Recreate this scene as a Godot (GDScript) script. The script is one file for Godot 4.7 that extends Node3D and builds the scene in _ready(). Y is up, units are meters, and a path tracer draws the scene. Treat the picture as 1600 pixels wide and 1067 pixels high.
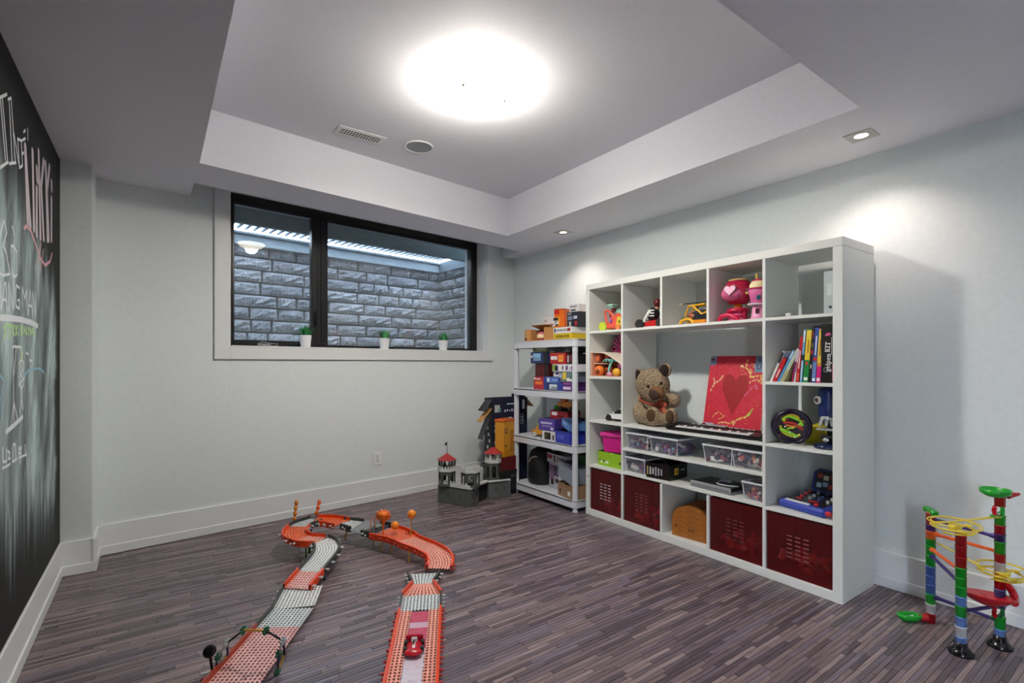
extends Node3D
# A basement playroom: window wall, white cube shelf full of toys, chalkboard wall, toy race track on a strip floor.

const SHELF_LEFT := Vector3(2.827, 0.0, -2.912)    # front left bottom corner of the cube shelf
const SHELF_TURN := -1.58746
const BACK_ORIGIN := Vector3(0.0, 0.0, -4.09)      # a point of the window wall's plane
const BACK_TURN := 0.11153
var materials := {}
var taken := {}
var rng := RandomNumberGenerator.new()

class Shape:
	var st := SurfaceTool.new()
	var xf := Transform3D()
	var smooth := false
	var tint := Color.WHITE
	func _init() -> void:
		st.begin(Mesh.PRIMITIVE_TRIANGLES)
	func at(p: Vector3, b := Basis()) -> Shape:
		xf = Transform3D(b, p)
		return self
	func tri(a: Vector3, b: Vector3, c: Vector3, ua := Vector2.ZERO, ub := Vector2.ZERO, uc := Vector2.ZERO) -> void:
		st.set_smooth_group(0 if smooth else -1)
		st.set_color(tint)
		st.set_uv(ua); st.add_vertex(xf * a)
		st.set_uv(uc); st.add_vertex(xf * c)
		st.set_uv(ub); st.add_vertex(xf * b)
	func quad(a: Vector3, b: Vector3, c: Vector3, d: Vector3) -> void:   # counter-clockwise seen from outside
		tri(a, b, c, Vector2(0, 1), Vector2(1, 1), Vector2(1, 0))
		tri(a, c, d, Vector2(0, 1), Vector2(1, 0), Vector2(0, 0))
	func box(c: Vector3, s: Vector3, bev := 0.0) -> Shape:
		smooth = false
		var h := s * 0.5
		var e := minf(bev, minf(h.x, minf(h.y, h.z)) * 0.9)
		var v := func(x: float, y: float, z: float, ax: int) -> Vector3:
			var i := h - Vector3(e, e, e)
			i[ax] = h[ax]
			return c + Vector3(x * i.x, y * i.y, z * i.z)
		for ax in 3:
			var u := (ax + 1) % 3
			var w := (ax + 2) % 3
			for sg in [1.0, -1.0]:
				var p := []
				for k in [[-1, -1], [1, -1], [1, 1], [-1, 1]]:
					var q := Vector3.ZERO
					q[ax] = sg; q[u] = k[0] * sg; q[w] = k[1]
					p.append(v.call(q.x, q.y, q.z, ax))
				quad(p[0], p[1], p[2], p[3])
		if e > 0.0:
			for ax in 3:
				var u := (ax + 1) % 3
				var w := (ax + 2) % 3
				for su in [1.0, -1.0]:
					for sw in [1.0, -1.0]:
						var q0 := Vector3.ZERO
						q0[ax] = -1; q0[u] = su; q0[w] = sw
						var q1 := q0
						q1[ax] = 1
						var a: Vector3 = v.call(q0.x, q0.y, q0.z, u)
						var b: Vector3 = v.call(q1.x, q1.y, q1.z, u)
						var cc: Vector3 = v.call(q1.x, q1.y, q1.z, w)
						var d: Vector3 = v.call(q0.x, q0.y, q0.z, w)
						if su * sw > 0:
							quad(d, cc, b, a)
						else:
							quad(a, b, cc, d)
			for x in [1.0, -1.0]:
				for y in [1.0, -1.0]:
					for z in [1.0, -1.0]:
						var a: Vector3 = v.call(x, y, z, 0)
						var b: Vector3 = v.call(x, y, z, 1)
						var cc: Vector3 = v.call(x, y, z, 2)
						if x * y * z > 0:
							tri(a, b, cc)
						else:
							tri(a, cc, b)
		return self
	func prism(poly: PackedVector2Array, z0: float, z1: float) -> Shape:   # outline in x,y pushed along z
		smooth = false
		var p := poly
		if Geometry2D.is_polygon_clockwise(p):
			p = p.duplicate()
			p.reverse()
		var t := Geometry2D.triangulate_polygon(p)
		for i in range(0, t.size(), 3):
			var a := p[t[i]]; var b := p[t[i + 1]]; var c := p[t[i + 2]]
			if (b - a).cross(c - a) < 0:
				var k := b
				b = c
				c = k
			tri(Vector3(a.x, a.y, z1), Vector3(b.x, b.y, z1), Vector3(c.x, c.y, z1))
			tri(Vector3(a.x, a.y, z0), Vector3(c.x, c.y, z0), Vector3(b.x, b.y, z0))
		for i in p.size():
			var a := p[i]; var b := p[(i + 1) % p.size()]
			quad(Vector3(a.x, a.y, z0), Vector3(b.x, b.y, z0), Vector3(b.x, b.y, z1), Vector3(a.x, a.y, z1))
		return self
	func plan(poly: PackedVector2Array, y0: float, y1: float) -> Shape:   # outline in x,z pushed along y
		var old := xf
		xf = old * Transform3D(Basis(Vector3.RIGHT, PI / 2), Vector3.ZERO)
		prism(poly, -y1, -y0)
		xf = old
		return self
	func ring(c: Vector3, n: Vector3, s: Vector3, r: float, seg: int) -> Array:
		var o := []
		var b := n.cross(s)
		for i in seg:
			var a := TAU * i / seg
			o.append(c + (s * cos(a) + b * sin(a)) * r)
		return o
	func skin(a: Array, b: Array) -> void:
		for i in a.size():
			var j := (i + 1) % a.size()
			quad(a[i], a[j], b[j], b[i])
	func cap(r: Array, flip: bool) -> void:
		var keep := smooth
		smooth = false
		for i in range(1, r.size() - 1):
			if flip:
				tri(r[0], r[i + 1], r[i])
			else:
				tri(r[0], r[i], r[i + 1])
		smooth = keep
	func cyl(a: Vector3, b: Vector3, ra: float, rb := -1.0, seg := 14, caps := true) -> Shape:
		if rb < 0:
			rb = ra
		var n := (b - a).normalized()
		var s := n.cross(Vector3.RIGHT if absf(n.x) < 0.8 else Vector3.UP).normalized()
		var r0 := ring(a, n, s, ra, seg)
		var r1 := ring(b, n, s, rb, seg)
		smooth = seg > 6
		skin(r0, r1)
		if caps:
			cap(r0, true)
			cap(r1, false)
		return self
	func tube(path: Array, r: float, seg := 7, closed := false) -> Shape:
		smooth = true
		var n := path.size()
		var first := []
		var last := []
		var s := Vector3.ZERO
		for i in n:
			var t: Vector3
			if closed:
				t = (path[(i + 1) % n] - path[(i + n - 1) % n]).normalized()
			else:
				t = (path[mini(i + 1, n - 1)] - path[maxi(i - 1, 0)]).normalized()
			if s == Vector3.ZERO:
				s = t.cross(Vector3.UP if absf(t.y) < 0.9 else Vector3.RIGHT).normalized()
			s = (s - t * s.dot(t)).normalized()
			var q := ring(path[i], t, s, r, seg)
			if i == 0:
				first = q
			else:
				skin(last, q)
			last = q
		if closed:
			skin(last, first)
		else:
			cap(first, true)
			cap(last, false)
		return self
	func lathe(c: Vector3, prof: Array, seg := 20) -> Shape:      # profile of (radius, height), upwards on the outside
		smooth = true
		for i in prof.size() - 1:
			var p: Vector2 = prof[i]; var q: Vector2 = prof[i + 1]
			for k in seg:
				var a := TAU * k / seg; var b := TAU * (k + 1) / seg
				var pa := c + Vector3(cos(a) * p.x, p.y, -sin(a) * p.x); var pb := c + Vector3(cos(b) * p.x, p.y, -sin(b) * p.x)
				var qa := c + Vector3(cos(a) * q.x, q.y, -sin(a) * q.x); var qb := c + Vector3(cos(b) * q.x, q.y, -sin(b) * q.x)
				if p.x < 1e-5:
					tri(pa, qb, qa)
				elif q.x < 1e-5:
					tri(pa, pb, qa)
				else:
					quad(pa, pb, qb, qa)
		return self
	func ball(c: Vector3, r: Vector3, seg := 14) -> Shape:
		var old := xf
		xf = old * Transform3D(Basis.from_scale(r), c)
		var prof := []
		var m := seg / 2
		for i in m + 1:
			var a := -PI / 2 + PI * i / m
			prof.append(Vector2(0.0 if i == 0 or i == m else cos(a), sin(a)))
		lathe(Vector3.ZERO, prof, seg)
		xf = old
		return self
	func mesh(m: Material) -> ArrayMesh:
		st.generate_normals()
		st.set_material(m)
		return st.commit()

func sh() -> Shape:
	return Shape.new()

func numbered(parent: Node, called: String) -> String:
	var key := str(parent.get_instance_id()) + called
	var n: int = taken.get(key, 0)
	taken[key] = n + 1
	return called if n == 0 else "%s_%03d" % [called, n]

func put(called: String, m: Mesh, parent: Node = null, p := Vector3.ZERO, b := Basis()) -> MeshInstance3D:
	var o := MeshInstance3D.new()
	var up: Node = self if parent == null else parent
	o.name = numbered(up, called)
	o.mesh = m
	o.transform = Transform3D(b, p)
	up.add_child(o, true)
	return o

func obj(called: String, s: Shape, m: Material, parent: Node = null) -> MeshInstance3D:
	return put(called, s.mesh(m), parent)

func tag(o: Node, label: String, category: String, group := "") -> Node:
	o.set_meta("label", label)
	o.set_meta("category", category)
	if group != "":
		o.set_meta("group", group)
	return o

func thing(called: String, label: String, category: String, p := Vector3.ZERO, turn := 0.0, group := "") -> Node3D:
	var o := Node3D.new()
	o.name = numbered(self, called)
	o.position = p
	o.rotation.y = turn
	add_child(o, true)
	tag(o, label, category, group)
	return o

func copy(o: Node3D, called: String, label: String, p: Vector3, turn: float) -> Node3D:
	var c := o.duplicate()
	c.name = numbered(self, called)
	add_child(c, true)
	c.position = p
	c.rotation.y = turn
	c.set_meta("label", label)
	return c

func setting(called: String) -> Node3D:
	var o := Node3D.new()
	o.name = called
	o.set_meta("kind", "structure")
	add_child(o, true)
	return o

func struct(called: String, s: Shape, m: Material) -> MeshInstance3D:
	var o := obj(called, s, m)
	o.set_meta("kind", "structure")
	return o

func mat(hex: String, rough := 0.6, metal := 0.0) -> StandardMaterial3D:
	var key := "%s %f %f" % [hex, rough, metal]
	if not materials.has(key):
		var m := StandardMaterial3D.new()
		m.albedo_color = Color(hex)
		m.roughness = rough
		m.metallic = metal
		materials[key] = m
	return materials[key]

func grain(hex: String, rough: float, tex: Texture2D, scale: Vector3, bump: Texture2D = null, depth := 0.5) -> StandardMaterial3D:
	var m := StandardMaterial3D.new()
	m.albedo_color = Color(hex)
	m.roughness = rough
	m.albedo_texture = tex
	m.uv1_triplanar = true
	m.uv1_scale = scale
	if bump:
		m.normal_enabled = true
		m.normal_texture = bump
		m.normal_scale = depth
	return m

func noise_tex(freq: float, lo: Color, hi: Color, octaves := 4, size := 256, kind := FastNoiseLite.TYPE_SIMPLEX_SMOOTH) -> NoiseTexture2D:
	var n := FastNoiseLite.new()
	n.seed = 7
	n.noise_type = kind
	n.frequency = freq
	n.fractal_octaves = octaves
	var t := NoiseTexture2D.new()
	t.noise = n
	t.width = size
	t.height = size
	t.seamless = true
	var g := Gradient.new()
	g.set_color(0, lo)
	g.set_color(1, hi)
	t.color_ramp = g
	return t

func bump_tex(freq: float, strength: float, octaves := 4, kind := FastNoiseLite.TYPE_SIMPLEX_SMOOTH) -> NoiseTexture2D:
	var n := FastNoiseLite.new()
	n.seed = 11
	n.noise_type = kind
	n.frequency = freq
	n.fractal_octaves = octaves
	var t := NoiseTexture2D.new()
	t.noise = n
	t.width = 256
	t.height = 256
	t.seamless = true
	t.as_normal_map = true
	t.bump_strength = strength
	return t

func words(txt: String, height: float, m: Material, parent: Node, p: Vector3, b := Basis(), bold := false, serif := false) -> MeshInstance3D:
	var t := TextMesh.new()
	var f := SystemFont.new()
	f.font_names = PackedStringArray(["Droid Serif" if serif else "Droid Sans"])
	if bold:
		f.font_weight = 700
	t.font = f
	t.text = txt
	t.font_size = 32
	t.pixel_size = height / 23.0
	t.depth = 0.0006
	t.curve_step = 4.0
	t.material = m
	return put("lettering", t, parent, p, b)

func on_shelf(x: float, y: float, z: float) -> Vector3:
	return SHELF_LEFT + Basis(Vector3.UP, SHELF_TURN) * Vector3(x, y, z)

func on_back(u: float, y: float, n: float) -> Vector3:
	return BACK_ORIGIN + Basis(Vector3.UP, BACK_TURN) * Vector3(u, y, n)

func wall_z(x: float) -> float:
	return -4.09 - 0.112 * x

func poly(a: Array) -> PackedVector2Array:
	var p := PackedVector2Array()
	for i in range(0, a.size(), 2):
		p.append(Vector2(a[i], a[i + 1]))
	return p

func smooth_path(pts: Array, per := 6) -> Array:
	var c := Curve3D.new()
	var n := pts.size()
	for i in n:
		var t: Vector3 = (pts[mini(i + 1, n - 1)] - pts[maxi(i - 1, 0)]) / 6.0
		c.add_point(pts[i], -t, t)
	var o := []
	for i in n - 1:
		for k in per:
			o.append(c.sample(i, float(k) / per))
	o.append(pts[n - 1])
	return o

func _ready() -> void:
	rng.seed = 5
	camera_and_light()
	build_floor()
	build_walls()
	build_ceiling()
	build_window()
	build_outside()
	build_chalkboard()
	build_wall_fittings()
	build_cube_shelf()
	build_rack()
	build_corner_boxes()
	build_castle()
	build_track()
	build_marble_run()
	top_row()
	left_column()
	media_bay()
	right_column()
	bottom_row()
	rack_contents()

func camera_and_light() -> void:
	var cam := Camera3D.new()
	cam.name = "camera"
	add_child(cam)
	cam.position = Vector3(0, 1.2075, 0)
	cam.rotation.y = -0.622917
	cam.set_frustum(1067.0 / 775.0 * 0.05, Vector2(0, (568.9 - 533.5) / 775.0 * 0.05), 0.05, 60.0)
	cam.current = true
	var env := Environment.new()
	var sky := ProceduralSkyMaterial.new()
	sky.sky_top_color = Color("b4c2d6")
	sky.sky_horizon_color = Color("d3dce6")
	sky.ground_bottom_color = Color("6d6e6c")
	sky.ground_horizon_color = Color("b4bcc2")
	sky.sky_energy_multiplier = 1.0
	env.background_mode = Environment.BG_SKY
	env.sky = Sky.new()
	env.sky.sky_material = sky
	env.background_energy_multiplier = 25.0
	env.tonemap_mode = Environment.TONE_MAPPER_LINEAR
	env.tonemap_exposure = 1.72
	env.sdfgi_enabled = true
	env.ssao_enabled = true
	env.ssil_enabled = true
	var we := WorldEnvironment.new()
	we.name = "world"
	we.environment = env
	add_child(we)
	lamp_dome()
	lamp_recessed(Vector3(2.915, 2.37, -1.013), "square recessed spotlight above the front end of the white cube shelf")
	lamp_recessed(Vector3(2.918, 2.37, -3.288), "square recessed spotlight in the far corner beside the window")
	lamp_recessed(Vector3(2.2, 2.37, 0.45), "square recessed spotlight in the ceiling behind the viewer, right one")
	lamp_recessed(Vector3(0.55, 2.37, 0.45), "square recessed spotlight in the ceiling behind the viewer, left one")

func lamp_dome() -> void:
	var t := thing("ceiling_light", "round frosted glass dome light glowing in the middle of the tray ceiling", "ceiling light", Vector3(1.392, 2.7, -2.262))
	obj("ceiling_plate", sh().lathe(Vector3.ZERO, [Vector2(0, -0.022), Vector2(0.05, -0.022), Vector2(0.06, -0.016), Vector2(0.062, 0.0)], 28), mat("e8e4da", 0.4), t)
	var bowl := sh()
	var prof := [Vector2(0, -0.142)]
	for i in range(1, 11):
		var a := i / 10.0
		prof.append(Vector2(0.147 * sin(a * 1.35) / sin(1.35), -0.142 + 0.062 * (1.0 - cos(a * 1.35)) / (1.0 - cos(1.35))))
	var inner := prof.duplicate()
	inner.reverse()
	for q in inner:
		prof.append(Vector2(q.x * 0.97, q.y + 0.004))
	bowl.lathe(Vector3.ZERO, prof, 40)
	var glow := StandardMaterial3D.new()
	glow.albedo_color = Color("f6f0e2")
	glow.roughness = 0.3
	glow.emission_enabled = true
	glow.emission = Color("fff3dc")
	glow.emission_energy_multiplier = 5.0
	obj("glass_bowl", bowl, glow, t)
	for k in 3:
		var a := 0.5 + TAU * k / 3
		var d := Vector3(cos(a), 0, sin(a))
		obj("bowl_clip", sh().box(Vector3.ZERO, Vector3(0.012, 0.012, 0.012), 0.002).at(Vector3.ZERO), mat("3a2f22", 0.4, 0.6), t).position = d * 0.146 + Vector3(0, -0.078, 0)
		obj("clip_rod", sh().cyl(d * 0.14 + Vector3(0, -0.078, 0), d * 0.055 + Vector3(0, -0.012, 0), 0.003, 0.003, 6), mat("b9b2a4", 0.4, 0.6), t)
	var l := OmniLight3D.new()
	l.name = "dome_glow"
	l.position = Vector3(0, -0.125, 0)
	l.light_color = Color("fffaf0")
	l.light_energy = 0.3
	l.light_size = 0.07
	l.omni_range = 12.0
	l.omni_attenuation = 2.0
	l.shadow_enabled = true
	t.add_child(l)
	var d := SpotLight3D.new()
	d.name = "dome_downlight"
	d.position = Vector3(0, -0.12, 0)
	d.rotation.x = -PI / 2
	d.light_color = Color("fffaf0")
	d.light_energy = 1.5
	d.light_size = 0.07
	d.spot_range = 12.0
	d.spot_attenuation = 2.0
	d.spot_angle = 87.0
	d.spot_angle_attenuation = 0.7
	d.shadow_enabled = true
	t.add_child(d)

func lamp_recessed(p: Vector3, label: String) -> void:
	var t := thing("recessed_light", label, "spotlight", p, 0.0, "recessed spotlights in the lowered ceiling")
	var s := sh()
	var n := 24
	for i in n:                                    # a square plate with a round hole
		var a := TAU * i / n
		var b := TAU * (i + 1) / n
		var ra := 0.061 / maxf(absf(cos(a)), absf(sin(a)))
		var rb := 0.061 / maxf(absf(cos(b)), absf(sin(b)))
		var ia := Vector3(cos(a) * 0.036, -0.004, sin(a) * 0.036); var ib := Vector3(cos(b) * 0.036, -0.004, sin(b) * 0.036)
		var oa := Vector3(cos(a) * ra, -0.004, sin(a) * ra); var ob := Vector3(cos(b) * rb, -0.004, sin(b) * rb)
		s.quad(ia, ib, ob, oa)
		s.quad(oa, ob, ob + Vector3(0, 0.004, 0), oa + Vector3(0, 0.004, 0))
		s.quad(ib, ia, ia * Vector3(0.8, 1, 0.8) + Vector3(0, 0.003, 0), ib * Vector3(0.8, 1, 0.8) + Vector3(0, 0.003, 0))
	obj("trim_plate", s, mat("b8b6b2", 0.35, 0.6), t)
	var glow := StandardMaterial3D.new()
	glow.albedo_color = Color("fff6ea")
	glow.emission_enabled = true
	glow.emission = Color("fff0dc")
	glow.emission_energy_multiplier = 3.0
	obj("lens", sh().cyl(Vector3(0, -0.0005, 0), Vector3(0, -0.002, 0), 0.03, 0.03, 20), glow, t)
	var l := SpotLight3D.new()
	l.name = "spot_glow"
	l.position = Vector3(0, -0.012, 0)
	l.rotation.x = -PI / 2
	l.light_color = Color("ffece2")
	l.light_energy = 0.33
	l.light_size = 0.03
	l.spot_range = 9.0
	l.spot_attenuation = 2.0
	l.spot_angle = 62.0
	l.spot_angle_attenuation = 0.8
	l.shadow_enabled = true
	t.add_child(l)

# ---- the room ----
func build_floor() -> void:
	var f := setting("floor")
	obj("subfloor", sh().box(Vector3(1.4, -0.055, -0.85), Vector3(4.6, 0.09, 8.1)), mat("241c18", 0.9), f)
	var tones := ["80727b", "8b7b81", "6f636a", "978689", "625761", "867b8a", "a69598", "776b76"]
	var wood := noise_tex(0.02, Color(0.72, 0.7, 0.68), Color(1, 1, 1), 5)
	var mats := []
	for t in tones:
		var m := grain(t, 0.3, wood, Vector3(1.2, 1, 22))
		mats.append(m)
	var rest_mat := grain("ffffff", 0.3, wood, Vector3(1.2, 1, 22))
	rest_mat.vertex_color_use_as_albedo = true
	var wide := 0.0205
	var lengths := [0.16, 0.22, 0.28, 0.34, 0.4]
	var list := []
	var z := 2.9
	while z > -4.5:
		var x := -0.5 - rng.randf() * 0.3
		while x < 3.3:
			var k := rng.randi() % 5
			var l: float = lengths[k]
			var c := Vector3(x + l / 2, 0, z)
			if c.z > wall_z(c.x) - 0.03:
				var v := Basis(Vector3.UP, 0.622917) * Vector3(c.x, -1.2075, c.z)
				var seen := v.z < -0.3 and absf(v.x / v.z) < 1.04 and 1.2075 / -v.z < 0.645
				list.append({"c": c, "k": k, "t": rng.randi() % 8, "d": (1.0 / (v.z * v.z)) * l / 0.28 if seen else 0.0})
			x += l
		z -= wide
	list.sort_custom(func(a, b): return a.d > b.d)
	var shared := {}
	var rest := sh()
	for i in list.size():
		var q: Dictionary = list[i]
		var l: float = lengths[q.k]
		var size := Vector3(l - 0.0012, 0.01, wide - 0.0012)
		if i < 300:
			var key := "%d %d" % [q.k, q.t]
			if not shared.has(key):
				var s := sh()
				s.box(Vector3(0, -0.005, 0), size, 0.0007)
				shared[key] = s.mesh(mats[q.t])
			put("plank", shared[key], f, q.c + Vector3(0, -0.0004 * (q.t % 2), 0))
		else:
			rest.tint = Color(tones[q.t]).srgb_to_linear()
			rest.at(q.c + Vector3(0, -0.0004 * (q.t % 2), 0))
			var h := size / 2
			h.y = 0.005
			var o := Vector3(0, -0.005, 0)
			var e := 0.0007
			rest.smooth = false
			var A := o + Vector3(-h.x + e, h.y, -h.z + e); var B := o + Vector3(-h.x + e, h.y, h.z - e)
			var C := o + Vector3(h.x - e, h.y, h.z - e); var D := o + Vector3(h.x - e, h.y, -h.z + e)
			var dn := Vector3(0, -h.y, 0)
			rest.quad(A, B, C, D)
			rest.quad(B, B + dn + Vector3(-e, 0, e), C + dn + Vector3(e, 0, e), C)
			rest.quad(D, D + dn + Vector3(e, 0, -e), A + dn + Vector3(-e, 0, -e), A)
			rest.quad(A, A + dn + Vector3(-e, 0, -e), B + dn + Vector3(-e, 0, e), B)
			rest.quad(C, C + dn + Vector3(e, 0, e), D + dn + Vector3(e, 0, -e), D)
	var r := obj("planks", rest, rest_mat, f)
	r.set_meta("kind", "stuff")

func wall_paint() -> StandardMaterial3D:
	if not materials.has("wall"):
		var m := grain("e0e7e7", 0.62, noise_tex(0.05, Color(0.975, 0.975, 0.975), Color(1, 1, 1)), Vector3(2, 2, 2), bump_tex(0.2, 1.0), 0.02)
		materials["wall"] = m
	return materials["wall"]

func baseboard(called: String, a: Vector2, b: Vector2, inward: Vector2) -> void:
	var d := b - a
	var s := sh()
	var bas := Basis(Vector3(d.x, 0, d.y).normalized(), Vector3.UP, Vector3(inward.x, 0, inward.y).normalized())
	if bas.determinant() < 0:
		var k := a
		a = b
		b = k
		bas = Basis(-bas.x, bas.y, bas.z)
	s.at(Vector3(a.x, 0, a.y), bas)
	var l := d.length()
	s.box(Vector3(l / 2, 0.0975, 0.008), Vector3(l, 0.195, 0.016), 0.003)
	s.box(Vector3(l / 2, 0.03, 0.011), Vector3(l, 0.06, 0.022), 0.004)
	struct(called, s, mat("e4e7e8", 0.35))

func build_walls() -> void:
	var p := wall_paint()
	struct("wall_left", sh().box(Vector3(-0.55, 1.4, -2.125), Vector3(0.2, 2.84, 4.35)).box(Vector3(-0.55, 1.4, 2.175), Vector3(0.2, 2.84, 1.55)).box(Vector3(-0.55, 2.46, 0.725), Vector3(0.2, 0.72, 1.35)), p)
	struct("wall_right", sh().box(Vector3(3.325, 1.4, -0.8), Vector3(0.2, 2.84, 7.8)), p)
	struct("wall_front", sh().box(Vector3(1.4, 1.4, 3.0), Vector3(4.3, 2.84, 0.2)), p)
	var dr := setting("door_1")                        # patio door in the left wall, beside the viewer
	var fr := mat("e2e4e4", 0.4)
	obj("door_frame", sh().box(Vector3(-0.55, 1.05, 0.075), Vector3(0.1, 2.1, 0.05), 0.004).box(Vector3(-0.55, 1.05, 1.375), Vector3(0.1, 2.1, 0.05), 0.004).box(Vector3(-0.55, 2.08, 0.725), Vector3(0.1, 0.04, 1.25), 0.004).box(Vector3(-0.55, 0.02, 0.725), Vector3(0.1, 0.04, 1.25), 0.004).box(Vector3(-0.55, 1.05, 0.725), Vector3(0.08, 2.02, 0.06), 0.004), fr, dr)
	for z in [0.3975, 1.0525]:
		obj("pane", sh().box(Vector3(-0.55, 1.05, z), Vector3(0.006, 2.02, 0.595)), clear_glass(), dr)
	struct("ground_patio", sh().box(Vector3(-4.2, -0.06, 1.2), Vector3(7.0, 0.1, 8.0)), mat("a3a29e", 0.9))
	struct("wall_pillar", sh().plan(poly([-0.47, -3.785, -0.302, -3.785, -0.302, wall_z(-0.302) - 0.03, -0.47, wall_z(-0.47) - 0.03]), 0.0, 2.5), p)
	var s := sh()
	s.at(BACK_ORIGIN, Basis(Vector3.UP, BACK_TURN))
	s.box(Vector3(-0.13, 1.42, -0.19), Vector3(1.134, 2.88, 0.38))          # left of the window: ends at u 0.437
	s.box(Vector3(3.201, 1.42, -0.19), Vector3(0.698, 2.88, 0.38))          # right of it
	s.box(Vector3(1.645, 0.669, -0.19), Vector3(2.415, 1.338, 0.38))        # below
	s.box(Vector3(1.645, 2.69, -0.19), Vector3(2.415, 0.34, 0.38))          # above
	struct("wall_back", s, p)
	baseboard("baseboard_back", Vector2(-0.302, wall_z(-0.302)), Vector2(3.225, wall_z(3.225)), Vector2(0.111, 0.994))
	baseboard("baseboard_right", Vector2(3.225, 2.9), Vector2(3.225, wall_z(3.225)), Vector2(-1, 0))
	baseboard("baseboard_left", Vector2(-0.45, 0.04), Vector2(-0.45, -3.785), Vector2(1, 0))
	baseboard("baseboard_pillar", Vector2(-0.45, -3.785), Vector2(-0.28, -3.785), Vector2(0, 1))
	baseboard("baseboard_return", Vector2(-0.302, -3.764), Vector2(-0.302, wall_z(-0.302)), Vector2(1, 0))
	baseboard("baseboard_front", Vector2(-0.45, 2.9), Vector2(3.2, 2.9), Vector2(0, -1))

func build_ceiling() -> void:
	var m := grain("e2e3ea", 0.75, noise_tex(0.06, Color(0.98, 0.98, 0.98), Color(1, 1, 1)), Vector3(2, 2, 2))
	var s := sh()
	var lo := 2.37
	var hi := 2.74
	s.plan(poly([-0.6, 3.1, 0.206, 3.1, 0.206, -3.383, 0.199, -3.778, 0.194, -4.14, -0.6, -4.06]), lo, hi)
	s.plan(poly([0.206, -3.383, 2.59, -3.672, 2.59, -4.06, 0.199, -3.778]), lo, hi)
	s.plan(poly([2.59, 3.1, 3.4, 3.1, 3.4, -4.5, 3.05, -4.46, 3.053, -4.114, 2.59, -4.06]), lo, hi)
	s.plan(poly([0.206, 3.1, 2.59, 3.1, 2.59, -0.905, 0.206, -0.905]), lo, hi)
	struct("ceiling", s, m)
	struct("ceiling_tray", sh().box(Vector3(1.4, 2.76, -0.85), Vector3(4.4, 0.12, 8.1)), m)

func clear_glass() -> StandardMaterial3D:
	if not materials.has("glass"):
		var g := StandardMaterial3D.new()
		g.transparency = BaseMaterial3D.TRANSPARENCY_ALPHA
		g.albedo_color = Color(0.9, 0.96, 0.97, 0.06)
		g.roughness = 0.0
		g.metallic_specular = 0.5
		materials["glass"] = g
	return materials["glass"]

func back_shape() -> Shape:
	return sh().at(BACK_ORIGIN, Basis(Vector3.UP, BACK_TURN))

func bb(s: Shape, u0: float, u1: float, y0: float, y1: float, n0: float, n1: float, bev := 0.0) -> Shape:
	return s.box(Vector3((u0 + u1) / 2, (y0 + y1) / 2, (n0 + n1) / 2), Vector3(u1 - u0, y1 - y0, n1 - n0), bev)

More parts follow.
